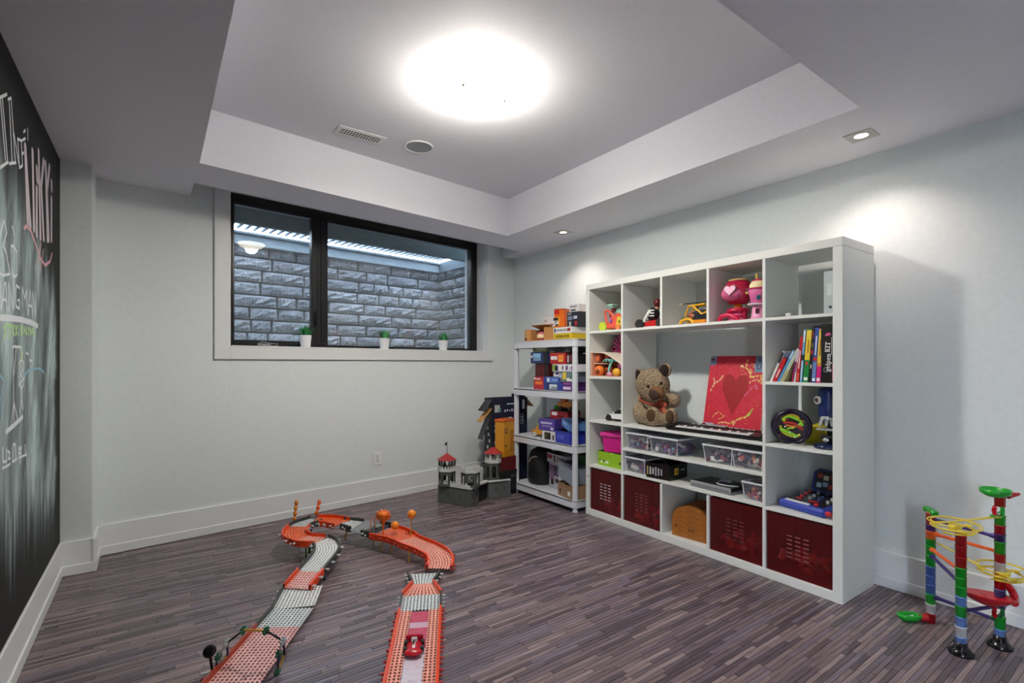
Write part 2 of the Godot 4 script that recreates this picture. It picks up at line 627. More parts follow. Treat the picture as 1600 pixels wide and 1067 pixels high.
func build_window() -> void:
	var w := setting("window_1")
	var white := mat("dfe2e1", 0.4)
	var black := mat("0e0f11", 0.3)
	obj("casing", bb(back_shape(), 0.34, 0.437, 1.243, 2.62, 0.0, 0.02, 0.003), white, w)
	obj("casing", bb(back_shape(), 2.852, 2.931, 1.243, 2.62, 0.0, 0.02, 0.003), white, w)
	obj("casing", bb(back_shape(), 0.437, 2.852, 1.243, 1.338, 0.0, 0.02, 0.003), white, w)
	obj("casing", bb(back_shape(), 0.437, 2.852, 2.52, 2.62, 0.0, 0.02, 0.003), white, w)
	var j := back_shape()
	bb(j, 0.437, 0.447, 1.338, 2.52, -0.16, 0.0)
	bb(j, 2.842, 2.852, 1.338, 2.52, -0.16, 0.0)
	bb(j, 0.447, 2.842, 2.51, 2.52, -0.16, 0.0)
	obj("jamb_liner", j, white, w)
	obj("sill", bb(back_shape(), 0.447, 2.842, 1.33, 1.345, -0.16, 0.021, 0.002), white, w)
	var f := back_shape()                              # outer frame
	bb(f, 0.447, 0.49, 1.345, 2.51, -0.23, -0.15, 0.003)
	bb(f, 2.765, 2.842, 1.345, 2.51, -0.23, -0.15, 0.003)
	bb(f, 0.49, 2.765, 2.455, 2.51, -0.23, -0.15, 0.003)
	bb(f, 0.49, 2.765, 1.345, 1.371, -0.23, -0.15, 0.003)
	obj("window_frame", f, black, w)
	var mu := back_shape()
	bb(mu, 1.128, 1.222, 1.371, 2.455, -0.23, -0.145, 0.004)
	bb(mu, 1.16, 1.19, 1.371, 2.455, -0.145, -0.138, 0.002)
	obj("mullion", mu, black, w)
	var sa := back_shape()                             # opening sash
	bb(sa, 0.488, 0.504, 1.36, 2.46, -0.2, -0.14, 0.003)
	bb(sa, 1.084, 1.13, 1.36, 2.46, -0.2, -0.14, 0.003)
	bb(sa, 0.504, 1.084, 1.36, 1.395, -0.2, -0.14, 0.003)
	bb(sa, 0.504, 1.084, 2.425, 2.46, -0.2, -0.14, 0.003)
	obj("sash", sa, black, w)
	var fx := back_shape()
	bb(fx, 1.222, 1.226, 1.371, 2.455, -0.2, -0.16)
	bb(fx, 1.226, 2.765, 2.425, 2.455, -0.2, -0.16, 0.003)
	obj("fixed_frame", fx, black, w)
	var glass := clear_glass()
	obj("pane", bb(back_shape(), 0.504, 1.084, 1.395, 2.425, -0.176, -0.172), glass, w)
	obj("pane", bb(back_shape(), 1.226, 2.765, 1.371, 2.425, -0.186, -0.182), glass, w)
	var cr := back_shape()                             # crank at the sash foot
	bb(cr, 0.66, 0.76, 1.352, 1.372, -0.14, -0.125, 0.003)
	cr.tube([Vector3(0.67, 1.372, -0.128), Vector3(0.7, 1.384, -0.122), Vector3(0.75, 1.372, -0.12), Vector3(0.81, 1.366, -0.12), Vector3(0.812, 1.352, -0.12), Vector3(0.7, 1.352, -0.12)], 0.004, 6)
	obj("crank", cr, mat("8d8f8f", 0.35, 0.7), w)
	var lk := back_shape()
	bb(lk, 1.108, 1.124, 1.52, 1.66, -0.14, -0.128, 0.003)
	lk.cyl(Vector3(1.116, 1.53, -0.12), Vector3(1.112, 1.62, -0.112), 0.007, 0.005, 8)
	obj("lock_lever", lk, mat("2b2d2f", 0.3, 0.5), w)
	# three little plants on the sill
	var g := thing("potted_plant", "small white pot of spiky green grass in front of the window mullion", "plant", on_back(1.005, 1.345, -0.062), 0.0, "potted grasses on the window sill")
	obj("pot", sh().lathe(Vector3.ZERO, [Vector2(0, 0), Vector2(0.036, 0), Vector2(0.037, 0.003), Vector2(0.047, 0.094), Vector2(0.047, 0.097), Vector2(0.043, 0.097), Vector2(0.042, 0.08), Vector2(0, 0.08)], 24), mat("eeeeef", 0.35), g)
	obj("soil", sh().lathe(Vector3.ZERO, [Vector2(0.0425, 0.081), Vector2(0.02, 0.086), Vector2(0, 0.087)], 16), mat("2a241c", 0.95), g)
	var greens := ["2f8a46", "1f6a36", "57b168"]
	for k in 3:
		var l := sh()
		for i in 15:
			var a := rng.randf() * TAU
			var lean := rng.randf_range(0.1, 0.75)
			var h := rng.randf_range(0.07, 0.115)
			var o := Vector3(cos(a), 0, sin(a))
			var side := Vector3(-o.z, 0, o.x) * 0.0055
			var b0 := o * rng.randf_range(0.004, 0.03) + Vector3(0, 0.082, 0)
			var b1 := b0 + o * lean * h * 0.45 + Vector3(0, h * 0.6, 0)
			var b2 := b0 + o * lean * h * 1.0 + Vector3(0, h * (1.0 - 0.25 * lean), 0)
			var th := o * 0.0012 + Vector3(0, 0.0006, 0)
			for sg in [1.0, -1.0]:
				var q: Vector3 = th * sg
				if sg > 0:
					l.quad(b0 + side + q, b0 - side + q, b1 - side * 0.9 + q, b1 + side * 0.9 + q)
					l.tri(b1 + side * 0.9 + q, b1 - side * 0.9 + q, b2)
				else:
					l.quad(b0 - side + q, b0 + side + q, b1 + side * 0.9 + q, b1 - side * 0.9 + q)
					l.tri(b1 - side * 0.9 + q, b1 + side * 0.9 + q, b2)
		obj("leaves", l, mat(greens[k], 0.55), g)
	copy(g, "potted_plant", "small white pot of grass in the middle of the three on the sill", on_back(1.70, 1.345, -0.05), 1.3)
	copy(g, "potted_plant", "small white pot of grass nearest the right end of the sill", on_back(2.335, 1.345, -0.045), 2.6)

func build_outside() -> void:
	var rock := []
	var rt := noise_tex(0.03, Color(0.55, 0.56, 0.58), Color(1, 1, 1), 5)
	var rb := bump_tex(0.035, 12.0, 5)
	for c in ["b4bac0", "c2c7cb", "a4abb2"]:
		rock.append(grain(c, 0.9, rt, Vector3(5, 5, 5), rb, 1.0))
	var w := setting("wall_outside")
	var n0 := -1.62
	obj("backing", bb(bb(back_shape(), -1.0, 3.6, 0.7, 2.56, n0 - 0.3, n0 - 0.06), 3.38, 3.6, 0.7, 2.56, n0, -0.4), mat("1e2124", 0.95), w)
	var variants := {}
	var widths := [0.2, 0.28, 0.36, 0.44]
	var hgt := 0.131
	for side in 2:
		var row := 0
		var y := 1.15
		while y < 2.5:
			var u := -0.75 - rng.randf() * 0.25 if side == 0 else 0.02 + rng.randf() * 0.02 - 0.12 * (row % 2)
			var end := 3.32 if side == 0 else 1.2
			while u < end:
				var k := rng.randi() % 4
				var wd: float = widths[k]
				var v := rng.randi() % 3
				var key := "%d %d" % [k, v]
				if not variants.has(key):
					variants[key] = stone(wd - 0.016, hgt - 0.013, v + k * 3).mesh(rock[v])
				var cu := u + wd / 2
				var b := Basis(Vector3.UP, BACK_TURN)
				if side == 0:
					put("stone_block", variants[key], w, on_back(cu, y + hgt / 2, n0), b)
				else:
					put("stone_block", variants[key], w, on_back(3.325, y + hgt / 2, n0 + cu), b * Basis(Vector3.UP, -PI / 2))
				u += wd
			y += hgt
			row += 1
	var grey := grain("8fa0a8", 0.8, noise_tex(0.03, Color(0.8, 0.82, 0.84), Color(1, 1, 1)), Vector3(0.8, 8, 8))
	var dark := grain("6f7f82", 0.8, noise_tex(0.03, Color(0.7, 0.72, 0.72), Color(1, 1, 1)), Vector3(0.8, 8, 8))
	var roof := setting("roof_outside")
	var far := bb(back_shape(), -0.9, 3.34, 2.43, 2.535, -1.57, -1.53, 0.004)
	bb(far, -0.9, 3.34, 2.535, 2.56, -1.6, -1.5, 0.004)
	obj("beam", far, grey, roof)
	obj("beam", bb(back_shape(), -0.9, 3.4, 2.41, 2.6, -0.65, -0.6, 0.004), dark, roof)
	obj("beam", bb(back_shape(), -0.9, 3.4, 2.5, 2.6, -0.43, -0.38, 0.004), dark, roof)
	obj("beam", bb(back_shape(), 3.28, 3.32, 2.43, 2.56, -1.53, -0.65, 0.004), grey, roof)
	var slat := sh().box(Vector3.ZERO, Vector3(0.034, 0.06, 1.2), 0.003).mesh(mat("6f7a80", 0.7))
	for i in 54:
		put("slat", slat, roof, on_back(-0.85 + i * 0.078, 2.632, -1.02), Basis(Vector3.UP, BACK_TURN))
	for n in [-0.75, -1.0, -1.25, -1.48]:
		obj("cross_slat", bb(back_shape(), -0.9, 3.4, 2.662, 2.68, n - 0.02, n + 0.02, 0.002), mat("7f8a90", 0.7), roof)
	struct("ground_outside", bb(back_shape(), -1.2, 3.7, 0.6, 0.75, -1.7, -0.38), grain("6c6a66", 0.95, rt, Vector3(6, 6, 6)))
	struct("wall_well", bb(back_shape(), -1.2, -0.9, 0.7, 2.62, -1.9, -0.38), mat("70777c", 0.95))

func stone(wd: float, h: float, sd: int) -> Shape:
	var s := sh()
	var r := RandomNumberGenerator.new()
	r.seed = 100 + sd
	var nx := 7
	var ny := 4
	var g := []
	for j in ny + 1:
		var line := []
		for i in nx + 1:
			var edge := i == 0 or j == 0 or i == nx or j == ny
			var z := 0.0 if edge else r.randf_range(0.018, 0.05)
			var jx := 0.0 if edge else r.randf_range(-0.3, 0.3)
			var jy := 0.0 if edge else r.randf_range(-0.3, 0.3)
			var x := (float(i) + jx) / nx - 0.5
			var y := (float(j) + jy) / ny - 0.5
			if edge:                               # worn corners
				x *= 1.0 - 0.03 * absf(y) - r.randf() * 0.012
				y *= 1.0 - 0.16 * x * x - r.randf() * 0.03
			line.append(Vector3(x * wd, y * h, z))
		g.append(line)
	for j in ny:
		for i in nx:
			s.quad(g[j][i], g[j][i + 1], g[j + 1][i + 1], g[j + 1][i])
	var d := Vector3(0, 0, -0.06)
	for i in nx:
		s.quad(g[0][i] + d, g[0][i + 1] + d, g[0][i + 1], g[0][i])
		s.quad(g[ny][i], g[ny][i + 1], g[ny][i + 1] + d, g[ny][i] + d)
	for j in ny:
		s.quad(g[j][0] + d, g[j][0], g[j + 1][0], g[j + 1][0] + d)
		s.quad(g[j][nx], g[j][nx] + d, g[j + 1][nx] + d, g[j + 1][nx])
	return s

func build_chalkboard() -> void:
	var n := 1024
	var img := Image.create(n, n, false, Image.FORMAT_RGB8)
	var smear := FastNoiseLite.new()
	smear.seed = 3
	smear.frequency = 0.006
	smear.fractal_octaves = 4
	smear.domain_warp_enabled = true
	smear.domain_warp_amplitude = 60.0
	var fine := FastNoiseLite.new()
	fine.seed = 9
	fine.frequency = 0.02
	for y in n:
		for x in n:
			var d := 0.7 + 0.6 * smear.get_noise_2d(x * 0.8 + y * 0.35, y * 0.35 - x * 0.1) + 0.16 * fine.get_noise_2d(x * 1.6, y * 0.3)
			var u := x / 1024.0
			var v := y / 1024.0
			d *= clampf((0.93 - u + 0.05 * smear.get_noise_2d(y, 40)) * 14.0, 0.0, 1.0)         # wiped only up to the edge
			d *= clampf((v - 0.14 - 0.22 * u * u + 0.06 * smear.get_noise_2d(x, 900)) * 9.0, 0.0, 1.0)
			d *= clampf((0.9 + 0.1 * u - v + 0.1 * smear.get_noise_2d(x * 3.0, 300)) * 7.0, 0.0, 1.0)
			img.set_pixel(x, y, Color(0.05, 0.06, 0.062).lerp(Color(0.7, 0.78, 0.78), clampf(d, 0.0, 1.0)))

	var strokes := [
		"n26 338,116 375,257|n26 338,118 412,258|n26 447,101 472,257|n26 514,122 525,148|n26 514,165 514,263|n26 547,80 581,260|n26 640,80 593,144|n26 593,144 640,255",
		"n26 677,78 715,248|n26 755,68 703,136|n26 703,136 742,244|n26 797,96 804,115|n26 797,136 797,237|p9 324,276 358,267 419,267 495,284 578,305 667,311 765,292 812,267",
		"p7 589,270 532,324|p7 633,280 578,334|w6 40,107 113,81|w6 64,99 120,190|w6 46,108 98,195|w6 46,218 126,192|w6 139,88 173,184|w6 160,74 209,176|w6 126,86 160,74",
		"w6 139,192 216,174|w6 194,128 261,173|w6 238,126 261,171|w6 238,126 284,119 341,101|w6 284,119 300,160|w6 261,174 300,162|w6 292,142 316,134|w6 316,95 341,85",
		"w6 375,74 375,95|w5 40,331 82,297 113,313 76,340 107,348 146,380 76,389 40,389|w5 64,353 88,387|w5 173,294 197,307",
		"w5 160,330 187,327 230,333 230,374 194,381 173,377 160,330|w5 58,447 88,401 101,400 113,446|w5 64,429 107,428|w5 133,444 133,396 187,439 187,391",
		"w5 261,395 223,393 209,408 216,431 261,433 261,417 238,419|w5 300,426 300,390 332,410 358,392 375,436|w5 384,437 410,388 447,437|w5 392,418 438,418",
		"w5 447,437 447,388 492,434 492,387|w5 40,406 42,444|w5 40,426 54,425|w5 52,403 56,445|w16 40,460 139,456 284,452 419,451 526,454|g5 107,469 82,474 103,480 94,491 82,489",
		"g5 116,468 164,468|g5 129,468 131,490|g5 150,468 150,491|g5 177,465 180,485|g5 201,466 180,475 203,484|g5 214,466 216,483|g5 235,466 217,474 238,482|g5 250,464 253,481",
		"g5 281,463 284,480 303,476 287,472 300,466 281,463|g5 321,464 324,476|g5 341,464 342,476|g5 322,470 342,470|g5 353,463 356,476 370,476|g5 377,464 387,469 398,463",
		"g5 387,469 387,476|g5 409,463 412,476 431,470 409,463|g5 442,475 438,463 457,463|g5 440,469 455,469|g5 464,463 466,475 484,474 482,463|w5 180,504 194,638",
		"w5 223,504 191,553|w5 180,504 284,503 292,513|w5 289,581 292,601 261,624|w5 292,601 308,620|w5 191,602 160,644|w5 191,602 235,634|w5 349,513 384,515|w5 401,527 438,528",
		"w5 261,532 284,526 316,532 321,555 316,573 287,581 256,569 256,534 261,532|w5 284,536 300,545 278,554 297,559|w5 253,574 284,568 332,559|w11 107,648 180,644 300,634",
		"y9 295,513 289,526|b6 324,558 375,548 457,544 578,545 644,554|b5 40,552 82,562 52,590 64,624|w6 68,705 150,707|w6 172,705 229,706|w6 253,706 356,710",
		"w6 68,672 74,695 108,698 108,677|w6 123,682 144,687 129,696 150,697|w6 179,699 183,676 210,678 217,701|w6 283,693 253,688 253,699 283,700 283,688 278,719",
		"w6 335,696 340,705|w6 335,690 337,692",
	]
	var ink := {"n": Color("c9bcc4"), "p": Color("d29aa4"), "w": Color("d5dade"), "g": Color("a9d48a"), "y": Color("d3d898"), "b": Color("86b4c8")}
	for chunk in strokes:
		for line in chunk.split("|"):
			var f: PackedStringArray = line.split(" ")
			var c: Color = ink[f[0][0]]
			var big := f[0][0] == "n"
			var w := 17.0 if big else float(f[0].substr(1)) * 0.85
			for i in range(1, f.size() - 1):
				var a := f[i].split(",")
				var b := f[i + 1].split(",")
				var p := Vector2(float(a[0]), float(a[1])) * 1.024
				var q := Vector2(float(b[0]), float(b[1])) * 1.024
				var steps := int(p.distance_to(q) / 2.0) + 1
				for k in steps + 1:
					var m := p.lerp(q, float(k) / steps)
					for yy in range(-int(w * 0.4) - 1, int(w * 0.4) + 2):
						for xx in range(-int(w) - 1, int(w) + 2):
							var e := (xx / w) * (xx / w) + (yy / (w * 0.4 + 0.5)) * (yy / (w * 0.4 + 0.5))
							var px := int(m.x) + xx
							var py := int(m.y) + yy
							if e < 1.0 and px >= 0 and py >= 0 and px < n and py < n:
								var dust := 0.86 + 0.3 * fine.get_noise_2d(px * 9.0, py * 9.0)
								img.set_pixel(px, py, img.get_pixel(px, py).lerp(c, clampf(dust, 0.3, 1.0) * 0.9))
	img.generate_mipmaps()
	var m := StandardMaterial3D.new()
	m.albedo_texture = ImageTexture.create_from_image(img)
	m.roughness = 0.75
	var t := thing("chalkboard", "tall black chalkboard on the left wall with chalk drawings and lettering", "chalkboard", Vector3(-0.45, 0, 0))
	obj("board", sh().box(Vector3(0.004, 1.282, -1.4), Vector3(0.008, 2.172, 4.76)), mat("15191a", 0.75), t)
	var s := sh()
	s.quad(Vector3(0.0095, 0.2, -2.385), Vector3(0.0095, 0.2, -3.775), Vector3(0.0095, 2.366, -3.775), Vector3(0.0095, 2.366, -2.385))
	for e in [[-2.385, -3.775]]:
		s.quad(Vector3(0.008, 2.366, e[1]), Vector3(0.008, 2.366, e[0]), Vector3(0.0095, 2.366, e[0]), Vector3(0.0095, 2.366, e[1]))
	obj("chalk_drawing", s, m, t)

func build_wall_fittings() -> void:
	var white := mat("e9ebea", 0.35)
	var dark := mat("3b3d3e", 0.5)
	var t := thing("wall_outlet", "white electrical outlet low on the wall below the window", "outlet", on_back(1.606, 0.372, 0.0), BACK_TURN)
	obj("cover_plate", sh().box(Vector3(0, 0, 0.003), Vector3(0.072, 0.118, 0.006), 0.003), white, t)
	obj("socket_face", sh().box(Vector3(0, 0, 0.007), Vector3(0.034, 0.068, 0.004), 0.002), mat("dcdedd", 0.35), t)
	for y in [0.019, -0.019]:
		var s := sh()
		s.box(Vector3(-0.006, y + 0.003, 0.0092), Vector3(0.002, 0.009, 0.001))
		s.box(Vector3(0.006, y + 0.003, 0.0092), Vector3(0.002, 0.007, 0.001))
		s.cyl(Vector3(0, y - 0.007, 0.0088), Vector3(0, y - 0.007, 0.0097), 0.0025, 0.0025, 8)
		obj("slot", s, dark, t)
	var q := thing("wall_outlet", "white double outlet plate on the right wall behind the marble run", "outlet", Vector3(3.225, 0.352, -0.775), -PI / 2)
	obj("cover_plate", sh().box(Vector3(0, 0, 0.003), Vector3(0.118, 0.122, 0.006), 0.003), white, q)
	for x in [-0.027, 0.027]:
		obj("socket_face", sh().box(Vector3(x, 0, 0.007), Vector3(0.034, 0.068, 0.004), 0.002), mat("dcdedd", 0.35), q)
	var v := thing("ceiling_vent", "white slotted air vent in the tray ceiling near the window", "vent", Vector3(1.085, 2.7, -3.2))
	obj("vent_frame", sh().box(Vector3(0, -0.002, 0), Vector3(0.31, 0.004, 0.125), 0.002), mat("dfe0e0", 0.4), v)
	obj("vent_backing", sh().box(Vector3(0, -0.0045, 0), Vector3(0.262, 0.001, 0.075)), mat("0a0a0b", 0.9), v)
	for i in 15:
		obj("vent_slat", sh().box(Vector3(-0.126 + i * 0.018, -0.0055, 0), Vector3(0.005, 0.002, 0.075), 0.001), mat("e4e5e5", 0.4), v)
	for z in [-0.0375, -0.0125, 0.0125, 0.0375]:
		obj("vent_bar", sh().box(Vector3(0, -0.006, z), Vector3(0.262, 0.002, 0.006), 0.001), mat("e4e5e5", 0.4), v)
	var p := thing("ceiling_speaker", "round white speaker grille set in the tray ceiling beside the vent", "speaker", Vector3(1.468, 2.7, -3.139))
	obj("speaker_rim", sh().lathe(Vector3.ZERO, [Vector2(0.086, -0.003), Vector2(0.088, -0.007), Vector2(0.098, -0.006), Vector2(0.1, 0.0)], 40), mat("e3e3e4", 0.4), p)
	obj("speaker_grille", sh().lathe(Vector3.ZERO, [Vector2(0, -0.004), Vector2(0.088, -0.004)], 40), grain("a5aaae", 0.6, noise_tex(0.4, Color(0.75, 0.75, 0.75), Color(1, 1, 1), 1), Vector3(20, 20, 20)), p)

# ---- the cube shelf ----
func build_cube_shelf() -> void:
	var t := thing("cube_shelf", "large white cube shelf unit against the right wall, filled with toys", "shelf unit", SHELF_LEFT, SHELF_TURN)
	var w := mat("e3e5e0", 0.32)
	var D := 0.385
	var zc := -D / 2
	obj("side_panel", sh().box(Vector3(0.02, 0.926, zc), Vector3(0.04, 1.756, D), 0.0015), w, t)
	obj("side_panel", sh().box(Vector3(1.8375, 0.926, zc), Vector3(0.047, 1.756, D), 0.0015), w, t)
	obj("top_panel", sh().box(Vector3(0.9305, 1.828, zc), Vector3(1.861, 0.046, D), 0.0015), w, t)
	obj("bottom_panel", sh().box(Vector3(0.9305, 0.025, zc), Vector3(1.861, 0.05, D), 0.0015), w, t)
	obj("camlock_hole", sh().cyl(Vector3(0.021, 0.306, 0.0), Vector3(0.021, 0.306, 0.0008), 0.006, 0.006, 10), mat("2a2a2a", 0.6), t)
	var ys := [0.394, 0.752, 1.101, 1.461]
	for x in [0.387, 1.459]:
		obj("upright", sh().box(Vector3(x, 0.9275, zc), Vector3(0.018, 1.755, D - 0.004), 0.001), w, t)
	for x in [0.744, 1.102]:
		obj("upright", sh().box(Vector3(x, 1.6375, zc), Vector3(0.018, 0.335, D - 0.004), 0.001), w, t)
		obj("upright", sh().box(Vector3(x, 0.2175, zc), Vector3(0.018, 0.335, D - 0.004), 0.001), w, t)
	for y in ys:
		for c in [[0.04, 0.378], [1.468, 1.814]]:
			obj("shelf_board", sh().box(Vector3((c[0] + c[1]) / 2, y, zc), Vector3(c[1] - c[0], 0.018, D - 0.004), 0.001), w, t)
	for y in [0.401, 0.577, 0.752, 1.461]:
		obj("shelf_board", sh().box(Vector3(0.923, y, zc), Vector3(1.054, 0.018, D - 0.004), 0.001), w, t)
	for c in [[0.66, 0.752], [0.49, 0.577]]:
		pass
	obj("back_post", sh().box(Vector3(0.923, 0.665, -0.36), Vector3(0.02, 0.157, 0.02), 0.001), w, t)
	obj("back_post", sh().box(Vector3(0.923, 0.489, -0.36), Vector3(0.02, 0.157, 0.02), 0.001), w, t)

func item(called: String, label: String, cat: String, x: float, y: float, z: float, turn := 0.0, group := "") -> Node3D:
	return thing(called, label, cat, on_shelf(x, y, z), SHELF_TURN + turn, group)

# ---- the plastic rack ----
func build_rack() -> void:
	# local x runs along the front to the right, z towards the room; origin under the front left corner
	var t := thing("plastic_rack", "light grey plastic four tier shelving rack in the corner beside the cube shelf", "shelf unit", Vector3(2.745, 0, -3.822), -PI / 2)
	var g := mat("d2d5db", 0.45)
	var W := 0.868
	var D := 0.4
	var tops := [0.1, 0.545, 0.983, 1.415]
	for y in tops:
		var s := sh()
		var o := PackedVector2Array()
		for c in [[W - 0.04, 0.0, 0.0], [W - 0.04, -D + 0.08, 1.0], [0.04, -D + 0.08, 2.0], [0.04, 0.0, 3.0]]:
			for k in 5:
				var a: float = -PI / 2 + PI / 2 * (k / 4.0) - PI / 2 * c[2] + PI / 2
				o.append(Vector2(c[0] + 0.04 * cos(a + 0.0), c[1] - 0.04 + 0.04 * sin(a)))
		var hull := Geometry2D.convex_hull(o)
		hull.remove_at(hull.size() - 1)
		s.plan(hull, y - 0.012, y - 0.004)
		for i in hull.size():                              # the raised rim
			var a := hull[i]; var b := hull[(i + 1) % hull.size()]
			var m := Vector2(W / 2, -D / 2)
			var ai := a + (m - a).normalized() * 0.012; var bi := b + (m - b).normalized() * 0.012
			var y0: float = y - 0.062
			s.smooth = false
			s.quad(Vector3(b.x, y0, b.y), Vector3(a.x, y0, a.y), Vector3(a.x, y, a.y), Vector3(b.x, y, b.y))
			s.quad(Vector3(b.x, y, b.y), Vector3(a.x, y, a.y), Vector3(ai.x, y, ai.y), Vector3(bi.x, y, bi.y))
			s.quad(Vector3(ai.x, y0, ai.y), Vector3(bi.x, y0, bi.y), Vector3(bi.x, y, bi.y), Vector3(ai.x, y, ai.y))
			s.quad(Vector3(a.x, y0, a.y), Vector3(b.x, y0, b.y), Vector3(bi.x, y0, bi.y), Vector3(ai.x, y0, ai.y))
		for k in 14:
			s.box(Vector3(0.06 + k * 0.0575, y - 0.0035, -D / 2), Vector3(0.012, 0.003, D - 0.06))
		obj("shelf_tray", s, g, t)
	for x in [0.03, W - 0.03]:
		for z in [-0.032, -D + 0.032]:
			for k in 3:
				var y0: float = tops[k]
				var y1: float = tops[k + 1] - 0.06
				obj("leg", sh().cyl(Vector3(x, y0 - 0.01, z), Vector3(x, y1 + 0.01, z), 0.026, 0.023, 14), g, t)
			obj("foot", sh().lathe(Vector3(x, 0, z), [Vector2(0, 0), Vector2(0.024, 0), Vector2(0.024, 0.008), Vector2(0.019, 0.014), Vector2(0.02, 0.045), Vector2(0, 0.045)], 14), g, t)

func carton(called: String, label: String, p: Vector3, turn: float, size: Vector3, hex: String, group := "", rough := 0.45) -> Node3D:
	# a closed box standing on p, its front towards local z
	var t := thing(called, label, "box", p, turn, group)
	obj("carton", sh().box(Vector3(0, size.y / 2, 0), size, 0.0015), mat(hex, rough), t)
	obj("lid_edge", sh().box(Vector3(0, size.y * 0.985, 0), Vector3(size.x + 0.0012, size.y * 0.03, size.z + 0.0012)), mat(Color(hex).darkened(0.25).to_html(false), rough), t)
	return t

func face_of(t: Node3D) -> Node3D:                    # the printed marks belong to the box face
	for n in ["carton", "front_wall"]:
		if t.has_node(n):
			return t.get_node(n)
	return t

func patch(t: Node3D, called: String, hex: String, x: float, y: float, w: float, h: float, z: float) -> void:
	obj(called, sh().box(Vector3(x, y, z + 0.0006), Vector3(w, h, 0.0012)), mat(hex, 0.45), face_of(t))

func patch_side(t: Node3D, called: String, hex: String, z: float, y: float, w: float, h: float, x: float) -> void:
	obj(called, sh().box(Vector3(x, y, z), Vector3(0.0012, h, w)), mat(hex, 0.45), face_of(t))

func disc(t: Node3D, called: String, hex: String, x: float, y: float, r: float, z: float) -> void:
	obj(called, sh().cyl(Vector3(x, y, z), Vector3(x, y, z + 0.0012), r, r, 16), mat(hex, 0.45), face_of(t))

